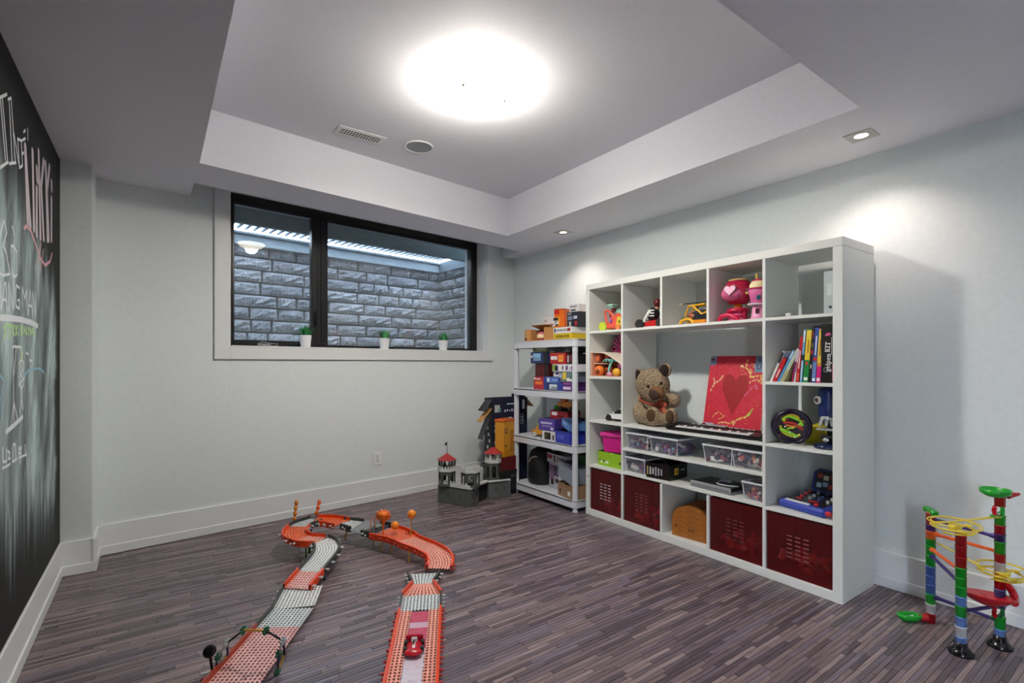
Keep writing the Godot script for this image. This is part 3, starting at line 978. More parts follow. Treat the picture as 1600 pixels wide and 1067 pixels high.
func build_corner_boxes() -> void:
	# a big open carton between the rack and the window wall
	var t := thing("open_carton", "big dark navy cardboard box with open flaps in the corner behind the castle", "box", Vector3(2.778, 0, -3.965), 0.0)
	var navy := mat("171b33", 0.5)
	var tan := mat("b88a4e", 0.8)
	var dark := mat("3d3f45", 0.6)
	var W := 0.41
	var D := 0.13
	var H := 0.885
	obj("front_wall", sh().box(Vector3(0, H / 2, D / 2), Vector3(W, H, 0.006)), navy, t)
	obj("back_wall", sh().box(Vector3(0, H / 2, -D / 2), Vector3(W, H, 0.006)), navy, t)
	obj("side_wall", sh().box(Vector3(-W / 2, H / 2, 0), Vector3(0.006, H, D)), mat("0d0e16", 0.5), t)
	obj("side_wall", sh().box(Vector3(W / 2, H / 2, 0), Vector3(0.006, H, D)), mat("0d0e16", 0.5), t)
	obj("base", sh().box(Vector3(0, 0.004, 0), Vector3(W, 0.008, D)), tan, t)
	var fl := sh()
	fl.at(Vector3(-W / 2, 0.79, 0.02), Basis(Vector3(0, 0, 1), 0.8))
	fl.box(Vector3(-0.085, 0, 0), Vector3(0.17, 0.005, 0.085))
	obj("flap", fl, tan, t)
	var f2 := sh()
	f2.at(Vector3(-W / 2, H - 0.01, 0.02), Basis(Vector3(0, 0, 1), 0.85))
	f2.box(Vector3(-0.075, 0, 0), Vector3(0.13, 0.006, 0.12))
	obj("flap", f2, mat("14151c", 0.6), t)
	var f4 := sh()
	f4.at(Vector3(-W / 2, 0.7, -0.01), Basis(Vector3(0, 0, 1), 1.15))
	f4.box(Vector3(-0.11, 0, 0), Vector3(0.22, 0.006, 0.08))
	obj("flap", f4, dark, t)
	var f3 := sh()
	f3.at(Vector3(W / 2, H - 0.01, 0), Basis(Vector3(0, 0, 1), -0.8))
	f3.box(Vector3(0.06, 0, 0), Vector3(0.12, 0.006, 0.12))
	obj("flap", f3, tan, t)
	obj("tall_flap", sh().box(Vector3(0.1, H + 0.02, D / 2), Vector3(0.16, 0.04, 0.006)), navy, t)
	patch(t, "print_patch", "aeb6b0", -0.15, H - 0.1, 0.06, 0.07, D / 2 + 0.003)
	patch(t, "print_patch", "6d9aa8", -0.125, H - 0.115, 0.03, 0.035, D / 2 + 0.0045)
	for i in 12:                                       # a spiky star burst
		var a := TAU * i / 12
		var b := Basis(Vector3(0, 0, 1), a)
		obj("burst_ray", sh().at(Vector3(-0.13, H - 0.26, D / 2 + 0.0035), b).box(Vector3(0.025, 0, 0), Vector3(0.05, 0.014, 0.001)), mat("d9dde0", 0.5), t)
	patch(t, "print_patch", "d9dde0", -0.13, H - 0.25, 0.07, 0.04, D / 2 + 0.004)
	patch(t, "print_patch", "35435f", -0.13, H - 0.25, 0.05, 0.016, D / 2 + 0.0054)
	patch(t, "print_patch", "b9c2cc", 0.02, H - 0.06, 0.12, 0.014, D / 2 + 0.003)
	patch(t, "print_patch", "e4e6ea", 0.16, H - 0.07, 0.03, 0.09, D / 2 + 0.003)
	for i in 6:
		patch(t, "print_patch", "cfd5e4", -0.06 + i * 0.027, H - 0.125 + 0.006 * (i % 2), 0.014, 0.024 - 0.006 * (i % 3), D / 2 + 0.003)
	disc(t, "print_disc", "c9ccd2", 0.0, H - 0.235, 0.05, D / 2 + 0.003)
	disc(t, "print_disc", "171b33", 0.008, H - 0.242, 0.046, D / 2 + 0.0042)
	disc(t, "print_disc", "c4703a", 0.01, H - 0.25, 0.026, D / 2 + 0.0054)
	disc(t, "print_disc", "d9c9a0", 0.012, H - 0.255, 0.012, D / 2 + 0.0066)
	for k in 6:
		patch(t, "print_patch", ["c9ccd8", "aab0c4"][k % 2], -0.165, 0.3 + k * 0.055, 0.018 + 0.02 * (k % 2), 0.03, D / 2 + 0.003)
		patch_side(t, "print_patch", "b9bcc6", 0.02 - 0.015 * (k % 3), 0.3 + k * 0.06, 0.025, 0.03, -W / 2 - 0.0036)
	for k in 3:
		obj("print_ring", sh().at(Vector3(0.14, H - 0.24 + k * 0.03, D / 2 + 0.004)).tube(_circle(0.018), 0.0025, 5, true), mat("9aa0ac", 0.5), t)
	var k := thing("black_crate", "low black storage crate on the floor between the castle and the rack", "crate", Vector3(2.655, 0, -3.815), 0.0)
	obj("crate_body", sh().box(Vector3(0, 0.11, 0), Vector3(0.19, 0.22, 0.13), 0.006), mat("0b0b0d", 0.5), k)
	obj("rim", sh().box(Vector3(0, 0.215, 0), Vector3(0.2, 0.014, 0.138), 0.004), mat("121214", 0.5), k)
	obj("label_strip", sh().box(Vector3(0.05, 0.17, 0.066), Vector3(0.05, 0.012, 0.001)), mat("5a5c60", 0.5), k)
	var r := thing("red_tin", "dark red box resting on the black crate beneath the yellow carton", "box", Vector3(2.655, 0.222, -3.815), 0.0)
	obj("tin_body", sh().box(Vector3(0, 0.06, 0), Vector3(0.18, 0.12, 0.12), 0.004), mat("5a1014", 0.4), r)
	obj("tin_lid", sh().box(Vector3(0, 0.123, 0), Vector3(0.184, 0.012, 0.124), 0.003), mat("6a1216", 0.4), r)
	var y := carton("yellow_carton", "upright golden yellow carton with an orange lid beside the navy box", Vector3(2.655, 0.351, -3.815), 0.35, Vector3(0.165, 0.33, 0.1), "d3921f")
	obj("lid", sh().box(Vector3(0, 0.335, 0), Vector3(0.175, 0.022, 0.11), 0.003), mat("d9641f", 0.5), y)
	obj("print_badge", sh().at(Vector3(-0.045, 0.24, 0.0515)).cyl(Vector3.ZERO, Vector3(0, 0, 0.0012), 0.022, 0.022, 18), mat("1c2036", 0.5), y)
	obj("print_badge", sh().at(Vector3(-0.045, 0.24, 0.0526)).cyl(Vector3.ZERO, Vector3(0, 0, 0.0012), 0.013, 0.013, 18), mat("c9a24a", 0.5), y)
	patch(y, "print_patch", "b07414", 0.05, 0.14, 0.055, 0.2, 0.05)
	patch(y, "print_patch", "2c2a20", -0.05, 0.1, 0.03, 0.012, 0.05)

func _circle(r: float, n := 18, axis := 2) -> Array:
	var o := []
	for i in n:
		var a := TAU * i / n
		if axis == 2:
			o.append(Vector3(cos(a) * r, sin(a) * r, 0))
		else:
			o.append(Vector3(cos(a) * r, 0, -sin(a) * r))
	return o

# ---- the castle ----
func arch_wall(s: Shape, w: float, h: float, th: float, aw: float, a0: float, a1: float) -> void:
	# a wall in local x,y with an arched opening; origin at the middle of its foot
	var left := PackedVector2Array([Vector2(-w / 2, 0), Vector2(0, 0), Vector2(0, a0), Vector2(-aw / 2, a0), Vector2(-aw / 2, a1 - aw / 2)])
	for k in range(1, 5):
		var a := PI - PI / 2 * k / 4
		left.append(Vector2(cos(a) * aw / 2, a1 - aw / 2 + sin(a) * aw / 2))
	left.append(Vector2(0, h))
	left.append(Vector2(-w / 2, h))
	var right := PackedVector2Array()
	for v in left:
		right.append(Vector2(-v.x, v.y))
	s.prism(left, -th / 2, th / 2)
	s.prism(right, -th / 2, th / 2)

func castle_tower(t: Node3D, p: Vector3, turn: float, base: float, top: float, roof: float, flag: float, r: float) -> void:
	var dark := mat("4c504e", 0.6)
	var pale := mat("c7cac6", 0.55)
	var s := sh()
	for k in 6:                                        # six arched walls
		var a := turn + TAU * k / 6
		s.at(p + Vector3(sin(a), 0, cos(a)) * r + Vector3(0, base, 0), Basis(Vector3.UP, a))
		arch_wall(s, r * 1.155, top - base - 0.035, 0.006, r * 0.62, 0.02, top - base - 0.06)
	t = obj("tower", s, dark, t)
	var c := sh()
	for k in 6:                                        # pale battlement with teeth
		var a := turn + TAU * k / 6
		c.at(p + Vector3(sin(a), 0, cos(a)) * (r + 0.005), Basis(Vector3.UP, a))
		c.box(Vector3(0, top - 0.022, 0), Vector3(r * 1.24, 0.03, 0.008), 0.001)
		c.box(Vector3(0, top - 0.03, 0.005), Vector3(r * 0.8, 0.008, 0.003))
		for x in [-0.4, 0.0, 0.4]:
			c.box(Vector3(x * r, top + 0.001, 0), Vector3(r * 0.22, 0.018, 0.008), 0.001)
	obj("battlement", c, pale, t)
	obj("tower_floor", sh().at(p, Basis(Vector3.UP, turn + PI / 6)).cyl(Vector3(0, base, 0), Vector3(0, base + 0.006, 0), r * 1.1, r * 1.1, 6), dark, t)
	obj("tower_floor", sh().at(p, Basis(Vector3.UP, turn + PI / 6)).cyl(Vector3(0, top - 0.037, 0), Vector3(0, top - 0.032, 0), r * 1.1, r * 1.1, 6), dark, t)
	if roof > 0:
		for k in 6:
			var a := turn + TAU * (k + 0.5) / 6
			var q := p + Vector3(sin(a), 0, cos(a)) * r * 1.08
			obj("roof_post", sh().cyl(q + Vector3(0, top - 0.03, 0), q + Vector3(0, roof, 0), 0.009, 0.009, 6), pale if flag == 0 else dark, t)
		obj("tower_roof", sh().at(p, Basis(Vector3.UP, turn + PI / 6)).cyl(Vector3(0, roof, 0), Vector3(0, roof + 0.055, 0), r * 1.42, 0.006, 6 if flag > 0 else 14), mat("a3262b", 0.45), t)
		if flag > 0:
			obj("flag_pole", sh().cyl(p + Vector3(0, roof + 0.045, 0), p + Vector3(0, flag, 0), 0.003, 0.002, 6), mat("3a3c3c", 0.5), t)
			obj("flag", sh().at(p + Vector3(0, flag - 0.02, 0), Basis(Vector3.UP, 0.6)).prism(poly([0, 0.017, -0.022, 0.012, -0.045, 0.016, -0.032, 0.004, -0.045, -0.008, -0.02, -0.012, 0, -0.008]), -0.0015, 0.0015), mat("2b2d2e", 0.6), t)

func castle_wall(t: Node3D, a: Vector2, b: Vector2, h: float, teeth: bool) -> void:
	var d := b - a
	var l := d.length()
	var bas := Basis(Vector3(d.x / l, 0, d.y / l), Vector3.UP, Vector3(-d.y / l, 0, d.x / l))
	var s := sh().at(Vector3(a.x, 0, a.y), bas)
	s.box(Vector3(l / 2, h / 2, -0.012), Vector3(l, h, 0.024), 0.002)
	t = obj("castle_wall", s, mat("565a58", 0.6), t)
	var trim := sh().at(Vector3(a.x, 0, a.y), bas)
	trim.box(Vector3(l / 2, h + 0.004, -0.012), Vector3(l, 0.01, 0.034), 0.002)
	if teeth:
		trim.box(Vector3(l / 2, h + 0.02, 0.0), Vector3(l, 0.026, 0.008), 0.001)
		for i in int(l / 0.032):
			trim.box(Vector3(0.016 + i * 0.032, h + 0.04, 0.0), Vector3(0.016, 0.016, 0.008), 0.001)
	obj("wall_top", trim, mat("c7cac6", 0.55), t)
	for f in [0.33, 0.7]:
		obj("arrow_slit", sh().at(Vector3(a.x, 0, a.y), bas).box(Vector3(l * f, h * 0.55, 0.0005), Vector3(0.006, 0.045, 0.002)), mat("1e2020", 0.8), t)
		obj("wall_seam", sh().at(Vector3(a.x, 0, a.y), bas).box(Vector3(l * (f + 0.15), h * 0.5, 0.0008), Vector3(0.003, h * 0.94, 0.0016)), mat("494d4b", 0.6), t)

func build_castle() -> void:
	var t := thing("toy_castle", "grey toy castle with two red roofed towers on the floor in the corner", "castle", Vector3(2.3, 0, -3.78))
	var o := Vector2(-2.3, 3.78)
	var A := Vector2(2.009, -3.913) + o; var B := Vector2(2.15, -3.595) + o; var C := Vector2(2.276, -3.66) + o
	var D := Vector2(2.415, -3.722) + o; var E := Vector2(2.63, -3.68) + o
	castle_wall(t, A, B, 0.15, true)
	castle_wall(t, B, C, 0.15, false)
	castle_wall(t, D, E, 0.15, false)
	obj("gate_passage", sh().plan(poly([C.x, C.y - 0.03, D.x, D.y - 0.03, D.x, D.y - 0.08, C.x, C.y - 0.08]), 0.0, 0.15), mat("0e0f0f", 0.8), t)
	obj("gate_lintel", sh().at(Vector3(C.x, 0, C.y), Basis(Vector3(D.x - C.x, 0, D.y - C.y).normalized(), Vector3.UP, Vector3(-(D.y - C.y), 0, D.x - C.x).normalized())).box(Vector3(0.076, 0.16, -0.02), Vector3(0.16, 0.02, 0.03), 0.002), mat("c7cac6", 0.55), t)
	castle_wall(t, Vector2(2.63, -3.72) + o, Vector2(2.56, -3.74) + o, 0.13, false)
	obj("rampart", sh().plan(poly([A.x, A.y, B.x, B.y, C.x, C.y, C.x - 0.08, C.y - 0.1, A.x + 0.13, A.y + 0.02]), 0.135, 0.148), mat("4a4e4c", 0.6), t)
	obj("rampart", sh().plan(poly([D.x, D.y, E.x, E.y, 0.25, 0.0, 0.12, -0.02]), 0.135, 0.148), mat("4a4e4c", 0.6), t)
	castle_tower(t, Vector3(2.072 - 2.3, 0, -3.86 + 3.78), 0.35, 0.15, 0.312, 0.372, 0.53, 0.063)
	castle_tower(t, Vector3(2.2 - 2.3, 0, -3.675 + 3.78), 0.55, 0.15, 0.318, 0.0, 0.0, 0.068)
	castle_tower(t, Vector3(2.512 - 2.3, 0, -3.795 + 3.78), 0.6, 0.155, 0.345, 0.395, 0.0, 0.06)
	obj("cannon", sh().cyl(Vector3(-0.03, 0.2, 0.0), Vector3(0.0, 0.21, 0.05), 0.012, 0.009, 10), mat("2c2e2e", 0.4), t)
	obj("back_wall", sh().box(Vector3(0.03, 0.19, -0.06), Vector3(0.2, 0.12, 0.012), 0.002), mat("c0c4c0", 0.55), t)
	var tb := sh()
	for i in 6:
		tb.box(Vector3(-0.05 + i * 0.034, 0.257, -0.06), Vector3(0.018, 0.018, 0.012), 0.001)
	obj("battlement", tb, mat("c7cac6", 0.55), t)

# ---- the race track ----
func deck(whole: Node3D, pts: Array, w0: float, w1: float, deck_m: Material, rail_m: Material, peg_m: Material, rails := 3, rail_h := 0.022) -> void:
	var t := Node3D.new()
	t.name = numbered(whole, "track_section")
	whole.add_child(t, true)
	var path: Array = pts
	var len_ := 0.0
	for i in path.size() - 1:
		len_ += path[i].distance_to(path[i + 1])
	var step := 0.019
	var rows := maxi(2, int(len_ / step))
	var cs := []
	var k := 0
	var acc := 0.0
	for i in rows + 1:
		var want := len_ * i / rows
		while k < path.size() - 2 and acc + path[k].distance_to(path[k + 1]) < want:
			acc += path[k].distance_to(path[k + 1])
			k += 1
		var f := clampf((want - acc) / maxf(path[k].distance_to(path[k + 1]), 1e-6), 0, 1)
		cs.append(path[k].lerp(path[k + 1], f))
	var sides := []
	for i in rows + 1:
		var d: Vector3 = cs[mini(i + 1, rows)] - cs[maxi(i - 1, 0)]
		sides.append(Vector3(-d.z, 0, d.x).normalized())
	var up := Vector3(0, 0.004, 0)
	var s := sh()
	var edge := {-1.0: sh(), 1.0: sh()}
	var pegs := sh()
	var cols := int(round(lerpf(w0, w1, 0.5) / 0.0165))
	var wd := func(i: float) -> float: return lerpf(w0, w1, i / rows)
	var pt := func(i: float, v: float) -> Vector3:          # v from -0.5 to 0.5 across
		var a := int(i)
		var b := mini(a + 1, rows)
		var f := i - a
		var c: Vector3 = cs[a].lerp(cs[b], f)
		var n: Vector3 = sides[a].lerp(sides[b], f).normalized()
		return c + n * v * wd.call(i)
	for i in rows:
		var e := i + 0.42
		for q in [[i, e, -0.5, 0.5]]:
			var a: Vector3 = pt.call(q[0], q[2]); var b: Vector3 = pt.call(q[0], q[3]); var c: Vector3 = pt.call(q[1], q[3]); var d: Vector3 = pt.call(q[1], q[2])
			s.quad(b, a, d, c)
			s.quad(a - up, b - up, c - up, d - up)
			s.quad(a, b, b - up, a - up)
			s.quad(c, d, d - up, c - up)
		for j in cols + 1:
			var v := -0.5 + float(j) / cols
			var hw: float = 0.0042 / wd.call(i)
			var a: Vector3 = pt.call(e, v - hw); var b: Vector3 = pt.call(e, v + hw); var c: Vector3 = pt.call(i + 1.0, v + hw); var d: Vector3 = pt.call(i + 1.0, v - hw)
			s.quad(b, a, d, c)
			s.quad(a - up, b - up, c - up, d - up)
			s.quad(a, a - up, d - up, d)
			s.quad(b - up, b, c, c - up)
	for i in rows:
		for sg in [-1.0, 1.0]:
			if not (rails & (1 if sg < 0 else 2)):
				continue
			var w: float = wd.call(float(i))
			var r: Shape = edge[sg]
			var o: float = 0.005 / w * sg
			var a: Vector3 = pt.call(float(i), 0.5 * sg); var b: Vector3 = pt.call(i + 1.0, 0.5 * sg)
			var a2: Vector3 = pt.call(float(i), 0.5 * sg + o * 2.2); var b2: Vector3 = pt.call(i + 1.0, 0.5 * sg + o * 2.2)
			var h := Vector3(0, rail_h, 0)
			var low := Vector3(0, -0.018, 0)
			if sg > 0:
				r.quad(a + low, b + low, b + h, a + h)
				r.quad(a + h, b + h, b2 + h * 0.9, a2 + h * 0.9)
				r.quad(b2 + low, a2 + low, a2 + h * 0.9, b2 + h * 0.9)
			else:
				r.quad(b + low, a + low, a + h, b + h)
				r.quad(b + h, a + h, a2 + h * 0.9, b2 + h * 0.9)
				r.quad(a2 + low, b2 + low, b2 + h * 0.9, a2 + h * 0.9)
			if i % 4 == 1:
				var n: Vector3 = sides[i] * sg
				pegs.cyl(a2 + Vector3(0, 0.002, 0), a2 + n * 0.016 + Vector3(0, 0.002, 0), 0.006, 0.006, 6)
				pegs.cyl(b2 + Vector3(0, -0.006, 0), b2 + n * 0.012 + Vector3(0, -0.006, 0), 0.005, 0.005, 6)
	obj("track_deck", s, deck_m, t)
	for sg in [-1.0, 1.0]:
		if rails & (1 if sg < 0 else 2):
			obj("track_rail", edge[sg], rail_m, t)
	if rails:
		obj("side_pegs", pegs, peg_m, t).set_meta("kind", "stuff")

func build_track() -> void:
	var t := thing("toy_race_track", "orange and grey perforated toy race track winding across the floor", "race track", Vector3.ZERO)
	var orange := mat("e8491a", 0.3)
	var orange_deck := mat("ee6a3c", 0.3)
	var pink := mat("e0aaa6", 0.3)
	var coral := mat("efa08c", 0.3)
	var grey := mat("cfd6d8", 0.3)
	var white := mat("e6e9ea", 0.3)
	var dark := mat("3a3d3e", 0.4)
	var redpeg := mat("c23a34", 0.4)
	var palepeg := mat("c9cdce", 0.4)
	var brown := mat("a83a1c", 0.35)
	# left straight, from the viewer outwards
	var L0 := Vector3(0.09, 0.028, -1.87); var L1 := Vector3(0.447, 0.028, -2.42); var L2 := Vector3(0.541, 0.028, -2.565); var L3 := Vector3(0.634, 0.03, -2.775)
	deck(t, [L0, L1], 0.19, 0.185, pink, brown, redpeg, 1)
	deck(t, [L1, L2], 0.185, 0.185, grey, dark, palepeg, 1)
	deck(t, [L2 + Vector3(0.004, 0, -0.008), L3], 0.185, 0.185, white, dark, palepeg, 1)
	deck(t, [L2 + Vector3(-0.001, -0.001, 0), L2 + Vector3(0.012, -0.001, -0.022)], 0.18, 0.18, dark, dark, palepeg, 0)
	# rising S bend
	var S := smooth_path([Vector3(0.597, 0.04, -2.755), Vector3(0.695, 0.065, -2.87), Vector3(0.812, 0.088, -3.02), Vector3(0.848, 0.1, -3.11), Vector3(0.828, 0.11, -3.2), Vector3(0.745, 0.12, -3.255), Vector3(0.714, 0.13, -3.35), Vector3(0.75, 0.13, -3.46), Vector3(0.805, 0.13, -3.53), Vector3(0.9, 0.13, -3.57)], 8)
	deck(t, S.slice(0, 9), 0.13, 0.13, mat("e9aaa0", 0.3), orange, palepeg)
	deck(t, S.slice(8, 33), 0.13, 0.13, white, dark, palepeg)
	deck(t, S.slice(32, 43), 0.13, 0.13, mat("eca898", 0.3), orange, palepeg)
	deck(t, S.slice(42, 61), 0.13, 0.13, orange_deck, orange, palepeg)
	deck(t, S.slice(60), 0.13, 0.13, grey, dark, palepeg)
	deck(t, smooth_path([Vector3(0.9, 0.13, -3.57), Vector3(0.98, 0.125, -3.52), Vector3(1.035, 0.12, -3.435)]), 0.13, 0.14, orange_deck, orange, palepeg)
	deck(t, smooth_path([Vector3(1.035, 0.12, -3.435), Vector3(1.08, 0.112, -3.41), Vector3(1.12, 0.105, -3.37)]), 0.14, 0.16, grey, dark, palepeg)
	deck(t, [Vector3(1.12, 0.105, -3.37), Vector3(1.18, 0.095, -3.3)], 0.19, 0.22, mat("8f979a", 0.3), dark, palepeg, 0)
	deck(t, [Vector3(1.19, 0.093, -3.3), Vector3(1.235, 0.09, -3.23)], 0.2, 0.2, dark, dark, palepeg)
	# the falling orange slide
	var O := smooth_path([Vector3(1.23, 0.09, -3.2), Vector3(1.285, 0.09, -3.06), Vector3(1.31, 0.083, -2.93), Vector3(1.36, 0.07, -2.81), Vector3(1.385, 0.055, -2.7), Vector3(1.365, 0.036, -2.62), Vector3(1.325, 0.03, -2.565)], 8)
	deck(t, O.slice(0, 14), 0.21, 0.16, orange_deck, orange, redpeg)
	deck(t, O.slice(13), 0.15, 0.13, coral, orange, redpeg)
	# right straight
	var R0 := Vector3(1.228, 0.028, -2.558); var R1 := Vector3(1.166, 0.028, -2.445); var R2 := Vector3(1.103, 0.028, -2.327); var R3 := Vector3(1.03, 0.028, -2.188); var R4 := Vector3(0.62, 0.028, -1.44)
	deck(t, [R0, R1], 0.17, 0.1, grey, dark, palepeg)
	deck(t, [R1, R2], 0.1, 0.185, coral, orange, redpeg)
	deck(t, [R2, R3], 0.185, 0.185, grey, dark, palepeg)
	var back := (R4 - R3).normalized()
	var side := Vector3(-back.z, 0, back.x)
	deck(t, [R3 + side * 0.066, R4 + side * 0.066], 0.05, 0.05, coral, orange, redpeg, 2)
	deck(t, [R3 - side * 0.066, R4 - side * 0.066], 0.05, 0.05, coral, orange, redpeg, 1)
	var img := Image.create(128, 512, false, Image.FORMAT_RGB8)
	var nz := FastNoiseLite.new()
	nz.frequency = 0.02
	for y in 512:
		for x in 128:
			var v := nz.get_noise_2d(x * 0.6, y * 3.0) * 0.5 + 0.5
			var c := Color("b2213f").lerp(Color("d05a7a"), v)
			if y > 60 and y < 90:
				c = Color("cfa9bd")
			if y > 190:
				c = Color("d9cfdc").lerp(Color("8d5aa0"), smoothstep(0.55, 0.75, v) * clampf((y - 300) / 80.0, 0.1, 1.0))
			img.set_pixel(x, y, c)
	var sticker := StandardMaterial3D.new()
	sticker.albedo_texture = ImageTexture.create_from_image(img)
	sticker.roughness = 0.25
	var a := R3 + back * 0.012; var b := R4
	var s := sh()
	s.quad(b + side * 0.042, b - side * 0.042, a - side * 0.042, a + side * 0.042)
	var dn := Vector3(0, -0.004, 0)
	s.quad(a + side * 0.042, a - side * 0.042, a - side * 0.042 + dn, a + side * 0.042 + dn)
	s.quad(b - side * 0.042, b + side * 0.042, b + side * 0.042 + dn, b - side * 0.042 + dn)
	obj("launch_pad", s, sticker, t)
	# supports
	var yellow := mat("d8a63a", 0.4)
	for q in [[Vector3(1.255, 0, -2.826), 0.066], [Vector3(1.225, 0, -3.024), 0.07], [Vector3(1.173, 0, -3.206), 0.076], [Vector3(1.19, 0, -3.12), 0.074]]:
		obj("support_rod", sh().cyl(q[0], q[0] + Vector3(0, q[1], 0), 0.0045, 0.0045, 8), yellow, t)
	obj("support_rod", sh().cyl(Vector3(1.062, 0, -3.456), Vector3(1.085, 0.105, -3.44), 0.0045, 0.0045, 8), mat("d8912a", 0.4), t)
	obj("support_rod", sh().cyl(Vector3(0.759, 0, -3.17), Vector3(0.759, 0.13, -3.17), 0.007, 0.007, 8), mat("1e8a3a", 0.4), t)
	obj("support_rod", sh().cyl(Vector3(0.742, 0, -3.18), Vector3(0.742, 0.12, -3.18), 0.005, 0.005, 8), mat("1e8a3a", 0.4), t)
	obj("support_rod", sh().cyl(Vector3(0.82, 0, -3.4), Vector3(0.85, 0.12, -3.5), 0.005, 0.005, 8), mat("1c1c1e", 0.4), t)
	obj("support_rod", sh().cyl(Vector3(0.77, 0, -2.86), Vector3(0.75, 0.07, -2.88), 0.005, 0.005, 8), mat("1c1c1e", 0.4), t)
	for q in [[Vector3(0.77, 0.13, -3.62), 4, 0.02], [Vector3(0.925, 0.135, -3.655), 3, 0.024]]:   # beaded posts
		var bs := sh()
		for k in q[1]:
			bs.ball(q[0] + Vector3(0.004 * k * (1 if q[1] == 4 else 2.2), 0.02 + 0.036 * k, 0), Vector3(0.013, 0.02, 0.013), 10)
		bs.cyl(q[0] + Vector3(0, -0.02, 0), q[0] + Vector3(0.01, 0.036 * q[1], 0), 0.004, 0.004, 6)
		obj("beaded_post", bs, mat("e8631f" if q[1] == 3 else "d9822a", 0.4), t)
	var p1 := Vector3(1.352, 0, -3.02)
	obj("ball_stick", sh().cyl(p1 + Vector3(0, 0.06, 0), p1 + Vector3(0.008, 0.2, 0), 0.004, 0.004, 8), yellow, t)
	obj("ball", sh().ball(p1 + Vector3(0.009, 0.226, 0), Vector3(0.028, 0.028, 0.028), 20), mat("f08a1c", 0.35), t)
	obj("ball", sh().ball(Vector3(1.272, 0.152, -3.085), Vector3(0.027, 0.027, 0.027), 20), mat("f08a1c", 0.35), t)
	var fl := sh()                                     # flower trumpet
	var fc := Vector3(1.198, 0.0, -3.1)
	fl.cyl(fc + Vector3(0, 0.08, 0), fc + Vector3(0, 0.15, 0), 0.0045, 0.0045, 8)
	fl.lathe(fc, [Vector2(0.005, 0.145), Vector2(0.009, 0.17), Vector2(0.014, 0.195), Vector2(0.032, 0.224), Vector2(0.036, 0.24), Vector2(0.024, 0.252), Vector2(0, 0.256)], 18)
	obj("trumpet", fl, mat("f07a1e", 0.35), t)
	for i in 10:
		var an := TAU * i / 10
		obj("petal", sh().ball(fc + Vector3(0.812, 0, 0.583) * cos(an) * 0.04 + Vector3(0, 0.226 + 0.03 * sin(an), 0), Vector3(0.013, 0.012, 0.011), 8), mat("ef7a44", 0.4), t)
	for q in [[Vector3(1.14, 0.1, -3.2), Vector3(1.16, 0.2, -3.2)], [Vector3(1.19, 0.1, -3.22), Vector3(1.175, 0.19, -3.2)]]:
		obj("stick", sh().cyl(q[0], q[1], 0.004, 0.004, 7), mat("c98a6a", 0.4), t)
	for q in [Vector3(1.2, 0.115, -3.22), Vector3(1.225, 0.11, -3.24)]:
		obj("gear", sh().cyl(q, q + Vector3(0, 0.012, 0.004), 0.017, 0.017, 10), mat("6b7a6e", 0.4), t)
	# rod gate over the left straight
	var G := mat("1f6b4a", 0.4)
	var blue := mat("26335e", 0.4)
	var Z := mat("b9c2c6", 0.35)
	var gl := Vector3(0.182, 0, -2.225); var gr := Vector3(0.383, 0, -2.09)
	var knots := [gl + Vector3(0, 0.012, 0), gl + Vector3(0.015, 0.075, 0.0), gl + Vector3(0.045, 0.118, 0), gl + Vector3(0.1, 0.155, 0.01), gl.lerp(gr, 0.82) + Vector3(0.0, 0.176, 0), gr + Vector3(0.02, 0.13, 0), gr + Vector3(0.005, 0.085, 0), gr + Vector3(0, 0.018, 0)]
	var rods := [blue, Z, mat("2a1c24", 0.4), yellow, mat("1c2030", 0.4), Z, blue]
	for i in 7:
		obj("gate_rod", sh().cyl(knots[i], knots[i + 1], 0.0042, 0.0042, 8), rods[i], t)
	for i in 8:
		var c := sh()
		for k in 4:
			c.at(knots[i], Basis(Vector3(0.55, 0, 0.83).normalized(), PI / 4 * k + 0.3 * i)).box(Vector3.ZERO, Vector3(0.008, 0.034, 0.008), 0.002)
		obj("connector", c, Z if i == 2 or i == 5 else G, t)
	obj("gate_rod", sh().cyl(gl + Vector3(0, 0.02, 0), gl + Vector3(0.05, 0.055, -0.03), 0.0042, 0.0042, 8), yellow, t)
	obj("gate_rod", sh().cyl(gl + Vector3(0.045, 0.118, 0), gl + Vector3(0.05, 0.05, -0.03), 0.0042, 0.0042, 8), blue, t)
	obj("gate_rod", sh().cyl(gr + Vector3(0, 0.02, 0), gr + Vector3(0.03, 0.065, -0.02), 0.0042, 0.0042, 8), yellow, t)
	obj("gate_rod", sh().cyl(gr + Vector3(0.02, 0.13, 0), gr + Vector3(0.03, 0.06, -0.02), 0.0042, 0.0042, 8), mat("1c2030", 0.4), t)
	obj("gate_rod", sh().cyl(gl + Vector3(-0.012, 0.055, 0.0), gl + Vector3(0.035, 0.06, 0), 0.004, 0.004, 8), Z, t)
	obj("lever_rod", sh().cyl(gl + Vector3(-0.003, 0.01, 0.0), gl + Vector3(-0.014, 0.1, 0), 0.005, 0.005, 8), mat("1a1414", 0.4), t)
	obj("wheel", sh().at(gl + Vector3(-0.014, 0.105, 0), Basis(Vector3(0.6, 0, 0.8), 0.5) * Basis(Vector3.RIGHT, 0.5)).lathe(Vector3.ZERO, [Vector2(0, -0.007), Vector2(0.02, -0.006), Vector2(0.024, 0), Vector2(0.02, 0.006), Vector2(0.008, 0.004), Vector2(0, 0.007)], 24), mat("111112", 0.2), t)
	obj("foot_block", sh().box(gl + Vector3(-0.018, 0.008, 0.01), Vector3(0.05, 0.014, 0.016), 0.003), mat("b02028", 0.4), t)
	obj("foot_block", sh().box(gl + Vector3(-0.022, 0.02, -0.01), Vector3(0.04, 0.008, 0.01), 0.003), Z, t)
